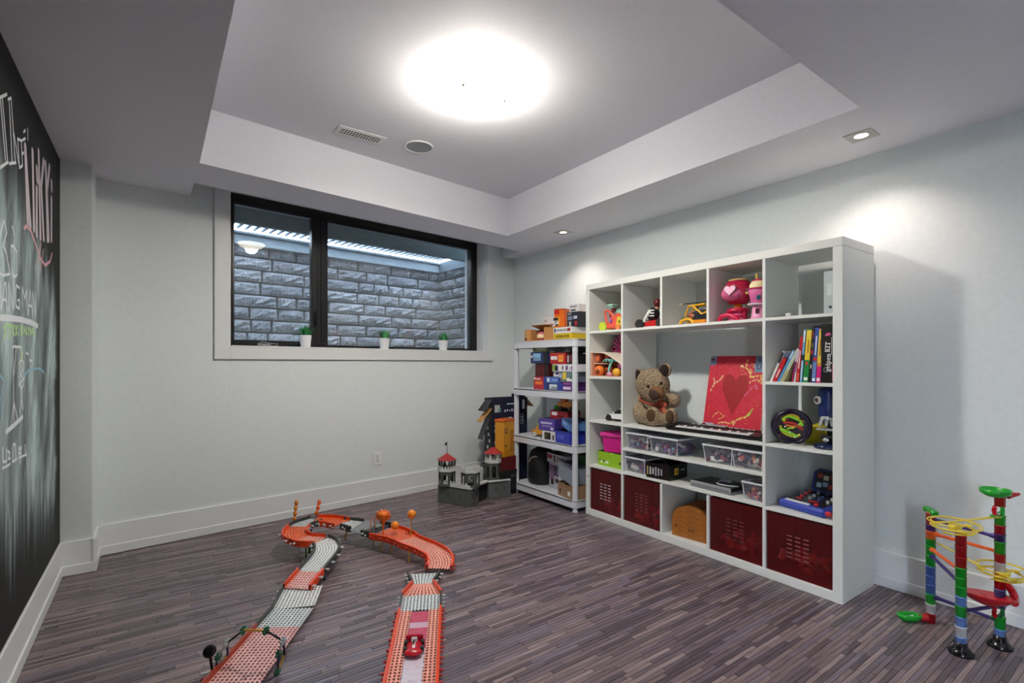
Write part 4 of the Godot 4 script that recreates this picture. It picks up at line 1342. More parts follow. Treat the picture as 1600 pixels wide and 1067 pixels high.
	# the kart on the launch pad
	var kt := thing("toy_kart", "small red toy kart with a white stripe on the right track", "toy car", Vector3(0.868, 0.034, -1.902), atan2(back.x, back.z))
	var red := mat("c4142a", 0.25)
	obj("kart_body", sh().prism(poly([-0.028, 0, 0.028, 0, 0.03, 0.012, 0.018, 0.02, -0.018, 0.02, -0.03, 0.012]), -0.03, 0.05), red, kt)
	obj("nose", sh().ball(Vector3(0, 0.012, 0.05), Vector3(0.036, 0.013, 0.024), 16), red, kt)
	obj("stripe", sh().box(Vector3(0, 0.021, 0.03), Vector3(0.011, 0.006, 0.07), 0.002), mat("e6e2e0", 0.35), kt)
	obj("rear_wing", sh().box(Vector3(0, 0.03, -0.028), Vector3(0.07, 0.022, 0.012), 0.004), mat("b51430", 0.3), kt)
	obj("seat", sh().box(Vector3(0, 0.026, -0.012), Vector3(0.026, 0.026, 0.01), 0.004), mat("dcdcdc", 0.4), kt)
	obj("steering_column", sh().cyl(Vector3(0, 0.018, 0.02), Vector3(0, 0.036, 0.008), 0.003, 0.003, 6), mat("1a1a1c", 0.4), kt)
	for x in [-0.034, 0.034]:
		for z in [-0.022, 0.026]:
			obj("wheel", sh().cyl(Vector3(x - 0.007, 0.011, z), Vector3(x + 0.007, 0.011, z), 0.0115, 0.0115, 14), mat("1a1a1c", 0.6), kt)

# ---- the marble run ----
func build_marble_run() -> void:
	var t := thing("marble_run", "colourful plastic marble run tower standing on the floor by the right wall", "marble run", Vector3(2.84, 0, -0.62))
	var o := Vector3(2.84, 0, -0.62)
	var col := {"g": mat("18a02c", 0.3), "r": mat("a8161c", 0.3), "b": mat("4a6ab0", 0.3), "B": mat("6a8ed2", 0.3), "w": mat("d2d2d4", 0.35), "k": mat("0c0c0e", 0.2), "y": mat("e6cf3c", 0.3), "o": mat("f0652a", 0.3), "p": mat("3a2a72", 0.3), "R": mat("c41420", 0.25)}
	var A := Vector3(2.728, 0, -0.588) - o; var B := Vector3(2.93, 0, -0.505) - o; var C := Vector3(2.944, 0, -0.742) - o
	var r := 0.0185
	var post := func(p: Vector3, segs: Array) -> void:
		for s in segs:
			var y0: float = s[1]
			var y1: float = s[2]
			var m := sh()
			m.lathe(p, [Vector2(0, y0), Vector2(r * 0.97, y0), Vector2(r, y1 - 0.004), Vector2(r * 1.08, y1 - 0.0035), Vector2(r * 1.08, y1), Vector2(0, y1)], 18)
			obj("tube_segment", m, col[s[0]], t)
	var foot := func(p: Vector3) -> void:
		obj("foot", sh().lathe(p, [Vector2(0, 0), Vector2(0.042, 0), Vector2(0.043, 0.008), Vector2(0.034, 0.018), Vector2(0.024, 0.03), Vector2(0.021, 0.05), Vector2(0, 0.05)], 24), col.k, t)
	foot.call(A)
	post.call(A, [["B", 0.045, 0.073], ["w", 0.073, 0.116], ["B", 0.116, 0.156], ["g", 0.156, 0.201], ["B", 0.201, 0.241], ["g", 0.241, 0.282], ["g", 0.282, 0.32], ["g", 0.32, 0.361], ["r", 0.361, 0.405], ["r", 0.405, 0.45], ["r", 0.45, 0.497]])
	foot.call(B)
	post.call(B, [["B", 0.045, 0.078], ["g", 0.078, 0.13], ["p", 0.168, 0.182], ["b", 0.182, 0.248], ["r", 0.248, 0.289], ["y", 0.289, 0.32], ["w", 0.32, 0.362], ["r", 0.362, 0.398], ["g", 0.398, 0.45], ["p", 0.45, 0.483], ["r", 0.483, 0.521], ["g", 0.521, 0.562], ["r", 0.6, 0.641]])
	post.call(C, [["r", 0.0, 0.045], ["w", 0.045, 0.095 - 0.006], ["g", 0.089, 0.135], ["b", 0.135, 0.18], ["b", 0.18, 0.222], ["b", 0.222, 0.265], ["g", 0.265, 0.315], ["g", 0.315, 0.36], ["g", 0.36, 0.392], ["o", 0.392, 0.43], ["p", 0.43, 0.458], ["r", 0.458, 0.508]])
	for q in [[B, 0.13, 0.17], [B, 0.562, 0.602]]:        # open wheel housings
		var w := sh()
		for k in 3:
			var a := 0.6 + TAU * k / 3
			var d := Vector3(cos(a), 0, sin(a)) * r * 0.85
			w.cyl(q[0] + d + Vector3(0, q[1], 0), q[0] + d + Vector3(0, q[2], 0), 0.004, 0.004, 6)
		w.box(q[0] + Vector3(-0.035, q[1] + 0.004, -0.012), Vector3(0.06, 0.006, 0.02), 0.002)
		w.box(q[0] + Vector3(-0.03, q[1] + 0.02, 0.004), Vector3(0.05, 0.004, 0.006), 0.001)
		obj("wheel_housing", w, col.g if q[1] > 0.3 else mat("0f6a2c", 0.3), t)
		var pw := sh()
		var hub: Vector3 = q[0] + Vector3(-0.05, q[1] + 0.026, -0.012)
		for k in 8:
			pw.at(hub, Basis(Vector3(0.3, 0, 1).normalized(), TAU * k / 8)).box(Vector3(0.011, 0, 0), Vector3(0.02, 0.004, 0.012), 0.001)
		obj("paddle_wheel", pw, col.R, t)
	var fun := sh()                                    # green catcher on top
	fun.at(Basis(Vector3.UP, 0.2) * Vector3.ZERO + B + Vector3(-0.012, 0.64, -0.012))
	fun.lathe(Vector3.ZERO, [Vector2(0.0, 0.0), Vector2(0.03, 0.002), Vector2(0.05, 0.016), Vector2(0.052, 0.034), Vector2(0.047, 0.034), Vector2(0.043, 0.016), Vector2(0, 0.01)], 24)
	obj("catcher", fun, col.g, t)
	obj("spout", sh().cyl(B + Vector3(0.02, 0.646, 0.02), B + Vector3(0.055, 0.655, 0.05), 0.014, 0.006, 10), col.r, t)
	var cap := sh()
	cap.at(C + Vector3(0, 0.515, 0), Basis(Vector3.UP, 0.6))
	cap.box(Vector3(0, 0.01, 0), Vector3(0.1, 0.014, 0.03), 0.006)
	cap.box(Vector3(-0.04, 0.004, 0), Vector3(0.016, 0.022, 0.03), 0.005)
	cap.box(Vector3(0.04, 0.004, 0), Vector3(0.016, 0.022, 0.03), 0.005)
	obj("cap_bridge", cap, col.g, t)
	obj("cap_lever", sh().at(C + Vector3(-0.005, 0.512, 0.006), Basis(Vector3.UP, 0.6)).box(Vector3.ZERO, Vector3(0.07, 0.01, 0.018), 0.004), col.y, t)
	# wire spirals
	var spiral := func(c: Vector3, rad: float, y_top: float, fall: float, turns: float, start: float, tail: Vector3, ecc: float) -> void:
		for w in 2:
			var path := []
			var rr := rad + (0.009 if w else -0.003)
			if tail != Vector3.ZERO:
				var e := c + Vector3(cos(start) * rr, y_top, sin(start) * rr * ecc)
				for k in 6:
					path.append((tail + Vector3(0, 0, 0.009 if w else -0.003)).lerp(e, k / 6.0))
			var n := int(turns * 26)
			for k in n + 1:
				var f := float(k) / n
				var a := start + TAU * turns * f
				var q := rr * (1.0 - 0.35 * f * f)
				path.append(c + Vector3(cos(a) * q, y_top - fall * f, sin(a) * q * ecc))
			obj("spiral_wire", sh().tube(path, 0.0025, 6), col.y, t)
		var sup := sh()
		for k in 3:
			var a := TAU * k / 3 + 0.4
			sup.box(c + Vector3(cos(a) * rad * 0.84, y_top - fall * 0.6, sin(a) * rad * 0.84 * ecc), Vector3(0.026, 0.006, 0.026), 0.001)
		sup.lathe(c, [Vector2(0, y_top - fall), Vector2(0.02, y_top - fall), Vector2(0.023, y_top - fall + 0.024), Vector2(0, y_top - fall + 0.024)], 16)
		for k in 3:
			var a := TAU * k / 3 + 0.4
			sup.cyl(c + Vector3(0, y_top - fall + 0.012, 0), c + Vector3(cos(a) * rad * 0.8, y_top - fall * 0.6, sin(a) * rad * 0.8 * ecc), 0.003, 0.003, 6)
		obj("spiral_holder", sup, col.y, t)
	spiral.call(A + Vector3(0.005, 0, -0.02), 0.095, 0.545, 0.04, 2.0, 3.6, B + Vector3(-0.02, 0.56, 0.0), 0.85)
	spiral.call(B + Vector3(0.0, 0, 0.01), 0.095, 0.345, 0.045, 2.0, 3.7, C + Vector3(0.01, 0.375, 0.02), 0.85)
	# straight chutes
	var chute := func(a: Vector3, b: Vector3, m: Material) -> void:
		var s := sh()
		var d := (b - a).normalized()
		s.cyl(a, a + d * 0.035, 0.014, 0.009, 10)
		s.cyl(a + d * 0.03, b, 0.0075, 0.0075, 10)
		obj("chute", s, m, t)
	chute.call(C + Vector3(0, 0.418, 0), B + Vector3(0, 0.405, 0), col.o)
	chute.call(B + Vector3(0, 0.466, 0), C + Vector3(0, 0.486, 0), col.p)
	chute.call(C + Vector3(0, 0.345, 0), A + Vector3(0, 0.345, 0), col.o)
	chute.call(C + Vector3(0, 0.315, 0), A + Vector3(0, 0.29, 0), col.p)
	chute.call(B + Vector3(0, 0.176, 0), A + Vector3(0, 0.176, 0), col.p)
	chute.call(C + Vector3(0, 0.125, 0), B + Vector3(0, 0.11, 0), col.p)
	# red dish and its swirl
	var dish := sh()
	dish.at(B + Vector3(-0.085, 0.222, -0.02), Basis(Vector3(0.35, 0, 1).normalized(), -0.2) * Basis.from_scale(Vector3(1.22, 1.3, 1.0)))
	dish.lathe(Vector3.ZERO, [Vector2(0, -0.022), Vector2(0.025, -0.02), Vector2(0.06, -0.008), Vector2(0.088, 0.008), Vector2(0.09, 0.014), Vector2(0.086, 0.014), Vector2(0.055, 0.0), Vector2(0, -0.012)], 32)
	obj("dish", dish, col.R, t)
	obj("dish_drain", sh().cyl(B + Vector3(-0.075, 0.19, -0.01), B + Vector3(-0.075, 0.205, -0.01), 0.017, 0.02, 12), col.r, t)
	obj("dish_slide", sh().tube(smooth_path([B + Vector3(0, 0.29, 0.0), B + Vector3(0.02, 0.265, 0.02), B + Vector3(0.03, 0.235, 0.035), B + Vector3(0.0, 0.218, 0.045), B + Vector3(-0.04, 0.216, 0.05)], 5), 0.014, 10), col.R, t)
	obj("marble", sh().ball(B + Vector3(-0.085, 0.212, 0.03), Vector3(0.007, 0.007, 0.007), 10), mat("d8d8d8", 0.1, 0.3), t)
	# end tray on the floor
	var tray := sh()
	var dir := Basis(Vector3.UP, -0.75)
	tray.at(C + Vector3(0, 0, 0), dir)
	tray.cyl(Vector3(-0.015, 0.022, 0), Vector3(-0.045, 0.018, 0), 0.017, 0.015, 12)
	obj("end_elbow", tray, col.r, t)
	var tr := sh()
	tr.at(C, dir)
	tr.at(C + dir * Vector3(-0.09, 0.004, 0), dir * Basis.from_scale(Vector3(1.25, 1, 0.6)))
	tr.lathe(Vector3.ZERO, [Vector2(0, 0), Vector2(0.03, 0.0), Vector2(0.042, 0.016), Vector2(0.043, 0.03), Vector2(0.038, 0.03), Vector2(0.034, 0.014), Vector2(0, 0.006)], 24)
	obj("end_tray", tr, col.g, t)
	for k in 3:
		obj("marble", sh().ball(C + dir * Vector3(-0.075 - 0.013 * k, 0.02, 0.004 * (k - 1)), Vector3(0.0075, 0.0075, 0.0075), 10), mat(["d8dcd8", "8ab0c8", "c8c8c0"][k], 0.1), t)

# ---- things on the cube shelf, row by row ----
func top_row() -> void:
	var Y := 1.4705
	# orange play tower on wheels
	var t := item("toy_buggy", "orange plastic toy buggy with lime wheel and mint green top, top left cube", "toy", 0.235, Y, -0.11, 0.1)
	var org := mat("e8604a", 0.35)
	var a := sh()
	a.box(Vector3(-0.02, 0.03, 0), Vector3(0.15, 0.03, 0.09), 0.01)
	a.tube(smooth_path([Vector3(-0.07, 0.04, 0.03), Vector3(-0.085, 0.11, 0.03), Vector3(-0.09, 0.155, 0.03), Vector3(-0.05, 0.15, 0.03), Vector3(-0.005, 0.1, 0.03)], 5), 0.009, 8)
	a.tube(smooth_path([Vector3(-0.07, 0.04, -0.03), Vector3(-0.085, 0.11, -0.03), Vector3(-0.09, 0.155, -0.03), Vector3(-0.05, 0.15, -0.03), Vector3(-0.005, 0.1, -0.03)], 5), 0.009, 8)
	a.prism(poly([-0.05, 0.03, 0.06, 0.03, 0.07, 0.12, 0.03, 0.135, -0.02, 0.11, -0.06, 0.06]), -0.03, 0.035)
	obj("body", a, org, t)
	obj("panel", sh().prism(poly([0.02, 0.025, 0.07, 0.03, 0.075, 0.1, 0.035, 0.105]), 0.035, 0.042), mat("e2c83a", 0.4), t)
	obj("button", sh().box(Vector3(0.055, 0.065, 0.044), Vector3(0.012, 0.016, 0.004), 0.002), mat("3a3a28", 0.5), t)
	obj("gem", sh().ball(Vector3(-0.03, 0.075, 0.036), Vector3(0.014, 0.022, 0.008), 10), mat("9a4a9e", 0.35), t)
	obj("canopy", sh().box(Vector3(-0.045, 0.2, 0), Vector3(0.062, 0.016, 0.07), 0.006).box(Vector3(-0.04, 0.186, 0), Vector3(0.045, 0.014, 0.05), 0.004), mat("a9d9c6", 0.4), t)
	obj("headlamp_post", sh().box(Vector3(-0.03, 0.168, 0), Vector3(0.03, 0.03, 0.03), 0.005), mat("6a2a2e", 0.4), t)
	obj("dome", sh().ball(Vector3(0.03, 0.13, 0.0), Vector3(0.042, 0.04, 0.035), 14), mat("7fae9c", 0.3), t)
	for z in [-0.05, 0.05]:
		obj("wheel", sh().cyl(Vector3(-0.1, 0.035, z - 0.006), Vector3(-0.1, 0.035, z + 0.006), 0.036, 0.036, 20), mat("c6dc3a", 0.4), t)
		obj("wheel", sh().cyl(Vector3(0.05, 0.022, z - 0.006), Vector3(0.05, 0.022, z + 0.006), 0.022, 0.022, 16), mat("e88a4a", 0.4), t)
	# red racing bike with rider
	var k := item("toy_racer", "red toy racing car with a black and white rider, second cube of top row", "toy car", 0.562, Y, -0.16, 0.15)
	obj("chassis", sh().prism(poly([-0.13, 0.012, 0.12, 0.012, 0.13, 0.04, 0.06, 0.06, -0.05, 0.05, -0.14, 0.022]), -0.045, 0.045), mat("c01c20", 0.3), k)
	obj("nose_stripe", sh().prism(poly([-0.125, 0.026, -0.05, 0.052, -0.03, 0.052, -0.11, 0.022]), 0.0455, 0.047), mat("e4e4e2", 0.3), k)
	obj("skirt", sh().box(Vector3(0, 0.01, 0), Vector3(0.26, 0.008, 0.1), 0.003), mat("d0cfcc", 0.3), k)
	for x in [-0.09, 0.08]:
		for z in [-0.055, 0.055]:
			obj("wheel", sh().cyl(Vector3(x, 0.034, z - 0.014), Vector3(x, 0.034, z + 0.014), 0.034, 0.034, 20), mat("17181a", 0.6), k)
	obj("rider_body", sh().ball(Vector3(-0.01, 0.1, 0), Vector3(0.045, 0.055, 0.045), 14), mat("141519", 0.6), k)
	var rib := sh()
	for i in 3:
		rib.tube([Vector3(-0.045, 0.085 + i * 0.02, 0.02), Vector3(-0.02, 0.09 + i * 0.02, 0.046), Vector3(0.02, 0.088 + i * 0.02, 0.042)], 0.005, 6)
	rib.ball(Vector3(-0.035, 0.1, 0.035), Vector3(0.013, 0.013, 0.01), 8)
	obj("suit_stripe", rib, mat("e8e8e6", 0.5), k)
	obj("arm", sh().tube(smooth_path([Vector3(-0.01, 0.13, 0.04), Vector3(-0.03, 0.09, 0.06), Vector3(-0.06, 0.05, 0.05)], 4), 0.011, 8), mat("dfe0de", 0.5), k)
	obj("neck", sh().cyl(Vector3(0.015, 0.14, 0), Vector3(0.02, 0.165, 0), 0.014, 0.012, 10), mat("d09a78", 0.6), k)
	obj("helmet", sh().ball(Vector3(0.022, 0.185, 0), Vector3(0.03, 0.032, 0.03), 14), mat("5a1418", 0.3), k)
	# yellow helicopter
	var h := item("toy_helicopter", "yellow and black toy helicopter with a rotor, third cube of the top row", "toy", 0.92, Y, -0.16, 0.1)
	var yl := mat("e2a81c", 0.35)
	var bk := mat("17181a", 0.4)
	obj("hull", sh().prism(poly([-0.07, 0.03, 0.08, 0.03, 0.09, 0.06, 0.05, 0.1, -0.01, 0.09, -0.06, 0.055]), -0.03, 0.03), bk, h)
	obj("cockpit", sh().ball(Vector3(-0.025, 0.062, 0), Vector3(0.045, 0.034, 0.034), 14), mat("a8583a", 0.35), h)
	obj("window", sh().box(Vector3(0.04, 0.065, 0.031), Vector3(0.045, 0.03, 0.004), 0.002), mat("22303a", 0.15), h)
	var cage := sh()
	cage.tube([Vector3(-0.07, 0.06, 0.034), Vector3(-0.045, 0.13, 0.034), Vector3(0.07, 0.135, 0.034)], 0.007, 7)
	cage.tube([Vector3(-0.02, 0.132, 0.034), Vector3(0.05, 0.07, 0.034), Vector3(0.09, 0.085, 0.034)], 0.007, 7)
	cage.tube([Vector3(-0.07, 0.06, -0.034), Vector3(-0.045, 0.13, -0.034), Vector3(0.07, 0.135, -0.034)], 0.007, 7)
	obj("frame", cage, yl, h)
	obj("skid", sh().tube(smooth_path([Vector3(-0.1, 0.01, 0.05), Vector3(-0.08, 0.035, 0.05), Vector3(-0.03, 0.04, 0.05), Vector3(0.0, 0.012, 0.05)], 5), 0.011, 8), yl, h)
	obj("skid", sh().tube(smooth_path([Vector3(-0.1, 0.01, -0.05), Vector3(-0.08, 0.035, -0.05), Vector3(-0.03, 0.04, -0.05), Vector3(0.0, 0.012, -0.05)], 5), 0.011, 8), yl, h)
	obj("nose_tube", sh().tube([Vector3(-0.1, 0.03, 0), Vector3(-0.095, 0.055, 0)], 0.01, 8), mat("dfa01a", 0.35), h)
	obj("float", sh().box(Vector3(0.04, 0.018, 0.02), Vector3(0.1, 0.03, 0.07), 0.008), mat("e08a1c", 0.35), h)
	obj("gun", sh().cyl(Vector3(-0.1, 0.05, 0.03), Vector3(-0.05, 0.05, 0.03), 0.004, 0.004, 7), bk, h)
	obj("mast", sh().cyl(Vector3(0.0, 0.1, 0), Vector3(0.0, 0.155, 0), 0.006, 0.006, 8), bk, h)
	obj("rotor_blade", sh().box(Vector3(-0.055, 0.152, 0), Vector3(0.12, 0.005, 0.014), 0.001), bk, h)
	obj("rotor_blade", sh().box(Vector3(0.05, 0.152, 0), Vector3(0.11, 0.005, 0.014), 0.001), bk, h)
	obj("blade_tip", sh().box(Vector3(-0.118, 0.152, 0), Vector3(0.026, 0.006, 0.016), 0.001), mat("d9c9a0", 0.4), h)
	# pink gumball house
	var g := item("toy_playhouse", "round dark pink balloon toy house with a heart, fourth cube of top row", "toy", 1.235, Y, -0.12, 0.3)
	var pk := mat("d8608e", 0.35)
	var rd := mat("b0143e", 0.35)
	obj("globe", sh().lathe(Vector3(0, 0.175, 0), [Vector2(0, -0.07), Vector2(0.05, -0.066), Vector2(0.078, -0.035), Vector2(0.09, 0.0), Vector2(0.086, 0.035), Vector2(0.066, 0.066), Vector2(0.05, 0.074), Vector2(0, 0.078)], 28), rd, g)
	obj("front_shell", sh().at(Vector3(-0.012, 0.172, 0.012)).ball(Vector3.ZERO, Vector3(0.084, 0.058, 0.086), 22), pk, g)
	var hp := PackedVector2Array()
	for i in 28:
		var q := TAU * i / 28
		hp.append(Vector2(16 * pow(sin(q), 3), 13 * cos(q) - 5 * cos(2 * q) - 2 * cos(3 * q) - cos(4 * q)) * 0.0021)
	obj("heart", sh().at(Vector3(-0.026, 0.187, 0.094), Basis(Vector3.UP, -0.2) * Basis(Vector3.RIGHT, -0.12)).prism(hp, -0.004, 0.003), mat("e9a8c4", 0.4), g)
	obj("heart_outline", sh().at(Vector3(-0.026, 0.187, 0.0925), Basis(Vector3.UP, -0.2) * Basis(Vector3.RIGHT, -0.12) * Basis.from_scale(Vector3(1.15, 1.15, 1))).prism(hp, -0.004, 0.003), mat("5a3a52", 0.4), g)
	obj("lid", sh().lathe(Vector3(0, 0.248, 0), [Vector2(0.06, 0), Vector2(0.056, 0.01), Vector2(0.03, 0.016), Vector2(0, 0.017)], 24), mat("c9a06a", 0.4), g)
	obj("porthole", sh().ball(Vector3(0.066, 0.18, 0.058), Vector3(0.014, 0.014, 0.01), 10), mat("1f3a34", 0.3), g)
	obj("porthole_rim", sh().ball(Vector3(0.066, 0.165, 0.06), Vector3(0.018, 0.01, 0.009), 10), mat("c9b060", 0.3), g)
	obj("neck", sh().box(Vector3(0, 0.095, 0), Vector3(0.04, 0.07, 0.04), 0.008), mat("e0862a", 0.4), g)
	obj("collar", sh().lathe(Vector3.ZERO, [Vector2(0, 0.05), Vector2(0.058, 0.05), Vector2(0.066, 0.058), Vector2(0.066, 0.075), Vector2(0.05, 0.082), Vector2(0, 0.082)], 26), rd, g)
	obj("base", sh().lathe(Vector3.ZERO, [Vector2(0, 0.0), Vector2(0.066, 0.0), Vector2(0.06, 0.02), Vector2(0.052, 0.05), Vector2(0, 0.05)], 22), pk, g)
	obj("base_detail", sh().box(Vector3(0.01, 0.03, 0.05), Vector3(0.05, 0.012, 0.02), 0.004).box(Vector3(0.045, 0.032, 0.03), Vector3(0.02, 0.05, 0.05), 0.006), mat("a81440", 0.35), g)
	obj("arch_slide", sh().tube(smooth_path([Vector3(-0.1, 0.004, 0.045), Vector3(-0.085, 0.03, 0.05), Vector3(-0.04, 0.038, 0.06), Vector3(0.0, 0.02, 0.07), Vector3(0.02, 0.004, 0.07)], 5), 0.014, 9), mat("c8104a", 0.35), g)
	# cupcake house
	var c := item("toy_cupcake_house", "pale pink cupcake shaped toy house with a tiny window, right in the fourth cube", "toy", 1.385, Y, -0.075, 0.4)
	obj("stand", sh().lathe(Vector3.ZERO, [Vector2(0, 0), Vector2(0.045, 0), Vector2(0.036, 0.02), Vector2(0.03, 0.08), Vector2(0, 0.08)], 20), mat("e89ac0", 0.4), c)
	obj("doorway", sh().box(Vector3(0.0, 0.046, 0.031), Vector3(0.022, 0.034, 0.008), 0.003), mat("4a1430", 0.4), c)
	obj("tray", sh().lathe(Vector3(0, 0.082, 0), [Vector2(0, 0), Vector2(0.05, 0), Vector2(0.06, 0.006), Vector2(0.058, 0.01), Vector2(0, 0.008)], 24), mat("e2d0d8", 0.4), c)
	obj("cup", sh().lathe(Vector3(0, 0.09, 0), [Vector2(0, 0), Vector2(0.036, 0), Vector2(0.054, 0.085), Vector2(0.05, 0.092), Vector2(0, 0.09)], 24), mat("df6ca4", 0.4), c)
	obj("cup_rim", sh().lathe(Vector3(0, 0.172, 0), [Vector2(0.05, 0), Vector2(0.057, 0.003), Vector2(0.055, 0.012), Vector2(0.045, 0.014)], 24), mat("a81c4a", 0.4), c)
	obj("window", sh().box(Vector3(0.008, 0.125, 0.045), Vector3(0.022, 0.026, 0.008), 0.004), mat("1f5a66", 0.3), c)
	obj("icing", sh().lathe(Vector3(0, 0.182, 0), [Vector2(0.048, 0), Vector2(0.046, 0.02), Vector2(0.034, 0.042), Vector2(0, 0.05)], 22), mat("ead9a8", 0.5), c)
	obj("topping", sh().lathe(Vector3(0, 0.212, 0), [Vector2(0.038, 0), Vector2(0.03, 0.02), Vector2(0, 0.028)], 20), mat("c03060", 0.4), c)
	obj("candle", sh().cyl(Vector3(-0.005, 0.236, 0), Vector3(-0.008, 0.27, 0), 0.008, 0.008, 10), mat("cfae5a", 0.4), c)
	# pale box in the right cube
	var b := item("pale_box", "tall pale grey box file standing at the right end of the top right cube", "box", 1.79, Y, -0.13, 0.0)
	obj("cover", sh().box(Vector3(0, 0.108, 0), Vector3(0.044, 0.216, 0.24), 0.002), mat("b3bfbd", 0.5), b)
	obj("spine_label", sh().box(Vector3(0.006, 0.12, 0.1205), Vector3(0.022, 0.06, 0.001)), mat("c9d2d0", 0.5), b)
	obj("finger_hole", sh().cyl(Vector3(0.01, 0.03, 0.12), Vector3(0.01, 0.03, 0.1212), 0.008, 0.008, 14), mat("39403f", 0.6), b)
	var w := item("charging_plug", "small white plug with a short black cable in the top right cube", "plug", 1.575, Y, -0.045, 0.3)
	obj("plug_body", sh().box(Vector3(0, 0.01, 0), Vector3(0.03, 0.02, 0.022), 0.006), mat("dcdcda", 0.4), w)
	obj("cable", sh().tube(smooth_path([Vector3(-0.014, 0.006, 0), Vector3(-0.04, 0.003, 0.006), Vector3(-0.07, 0.003, 0), Vector3(-0.085, 0.003, -0.02)], 5), 0.0022, 6), mat("1c1c1e", 0.5), w)

func left_column() -> void:
	var Y := 1.1105
	var f := item("pink_flower_toy", "magenta plastic flower wheel toy behind the orange doll house", "toy", 0.19, Y, -0.22, 0.1)
	var mg := mat("b4307e", 0.35)
	obj("stem", sh().box(Vector3(0, 0.08, 0), Vector3(0.05, 0.16, 0.05), 0.01), mat("6a1c3e", 0.4), f)
	obj("hub", sh().ball(Vector3(0.02, 0.235, 0.03), Vector3(0.03, 0.03, 0.02), 12), mat("8a1f5c", 0.35), f)
	for i in 14:
		var a := TAU * i / 14
		var p := Vector3(cos(a), sin(a), 0)
		obj("petal", sh().at(Vector3(0.02, 0.235, 0.02)).tube(smooth_path([p * 0.025, p * 0.06 + Vector3(0, 0, 0.012), p * 0.09, Basis(Vector3(0, 0, 1), 0.22) * p * 0.1], 4), 0.009, 7), mg, f)
	obj("side_knob", sh().ball(Vector3(-0.08, 0.22, 0.02), Vector3(0.02, 0.02, 0.02), 10), mat("7a1c3c", 0.35), f)
	# the orange doll house filling the cube
	var t := item("toy_dollhouse", "open orange toy doll house with a sloping cream roof edge, left column second cube", "doll house", 0.208, Y, -0.08)
	var org := mat("e8703e", 0.4)
	var curve := PackedVector2Array()
	for i in 11:
		var u := i / 10.0
		curve.append(Vector2(-0.165 + 0.33 * u, 0.196 - 0.012 * u - 0.085 * pow(maxf(0.0, (u - 0.4) / 0.6), 1.3)))
	var edge := PackedVector2Array(curve)
	for i in range(10, -1, -1):
		edge.append(curve[i] + Vector2(0, -0.007))
	obj("roof_edge", sh().prism(edge, -0.13, 0.07), mat("efe3cf", 0.4), t)
	var back := PackedVector2Array(curve)
	back.append(Vector2(0.165, 0.004))
	back.append(Vector2(-0.165, 0.004))
	obj("back_wall", sh().prism(back, -0.14, -0.13), mat("d9805a", 0.5), t)
	obj("floor", sh().box(Vector3(0, 0.003, -0.03), Vector3(0.33, 0.006, 0.2), 0.002), mat("e2b59a", 0.5), t)
	obj("upper_floor", sh().box(Vector3(-0.09, 0.1, -0.04), Vector3(0.15, 0.006, 0.17), 0.002), mat("eec9a8", 0.5), t)
	obj("side_wall", sh().box(Vector3(-0.155, 0.1, -0.03), Vector3(0.012, 0.19, 0.2), 0.003), mat("dba084", 0.5), t)
	obj("post", sh().box(Vector3(0.15, 0.06, 0.04), Vector3(0.02, 0.11, 0.02), 0.004), org, t)
	obj("ladder", sh().box(Vector3(-0.09, 0.15, -0.06), Vector3(0.05, 0.07, 0.01), 0.003).box(Vector3(-0.12, 0.15, -0.02), Vector3(0.01, 0.08, 0.03), 0.003), mat("a03c1c", 0.5), t)
	obj("furniture", sh().box(Vector3(-0.05, 0.15, 0.0), Vector3(0.025, 0.06, 0.03), 0.006).box(Vector3(-0.12, 0.145, 0.03), Vector3(0.03, 0.05, 0.02), 0.005), org, t)
	obj("kennel", sh().ball(Vector3(-0.1, 0.045, 0.03), Vector3(0.042, 0.042, 0.04), 16), mat("ee7a2e", 0.4), t)
	obj("kennel_door", sh().ball(Vector3(-0.092, 0.042, 0.056), Vector3(0.02, 0.024, 0.017), 12), mat("8a3a14", 0.5), t)
	obj("stove", sh().box(Vector3(-0.03, 0.04, 0.0), Vector3(0.05, 0.06, 0.04), 0.006), mat("c8542a", 0.5), t)
	obj("doorway", sh().ball(Vector3(-0.028, 0.034, 0.022), Vector3(0.016, 0.024, 0.004), 12), mat("4a2012", 0.6), t)
	obj("tree", sh().tube(smooth_path([Vector3(0.025, 0.0, 0.05), Vector3(0.02, 0.05, 0.05), Vector3(0.03, 0.1, 0.04), Vector3(0.05, 0.13, 0.03)], 5), 0.01, 8), mat("86c6bc", 0.4), t)
	for i in 5:
		obj("frond", sh().tube(smooth_path([Vector3(0.03, 0.11, 0.04), Vector3(0.03 + 0.02 * (i - 2), 0.135, 0.05), Vector3(0.03 + 0.035 * (i - 2), 0.115, 0.055)], 4), 0.006, 6), mat("6fb8b0", 0.4), t)
	obj("pink_seat", sh().ball(Vector3(0.03, 0.018, 0.055), Vector3(0.026, 0.018, 0.02), 12), mat("e090b0", 0.4), t)
	obj("yellow_tub", sh().ball(Vector3(0.09, 0.035, 0.04), Vector3(0.036, 0.032, 0.03), 14), mat("eab33a", 0.4), t)
	obj("dark_niche", sh().box(Vector3(0.1, 0.075, -0.02), Vector3(0.075, 0.08, 0.03), 0.01), mat("3a1c1c", 0.6), t)
	obj("flower_patch", sh().box(Vector3(0.1, 0.085, 0.012), Vector3(0.04, 0.04, 0.012), 0.006), mat("d978c0", 0.4), t)
	# white car
	var c := item("toy_car", "white toy sports car with dark windows in the left column of the cube shelf", "toy car", 0.225, 0.7615, -0.15, 0.15)
	var wh := mat("e6e7e8", 0.2)
	obj("body", sh().prism(poly([-0.1, 0.016, 0.16, 0.016, 0.165, 0.05, 0.12, 0.062, -0.05, 0.056, -0.098, 0.042]), -0.058, 0.058), wh, c)
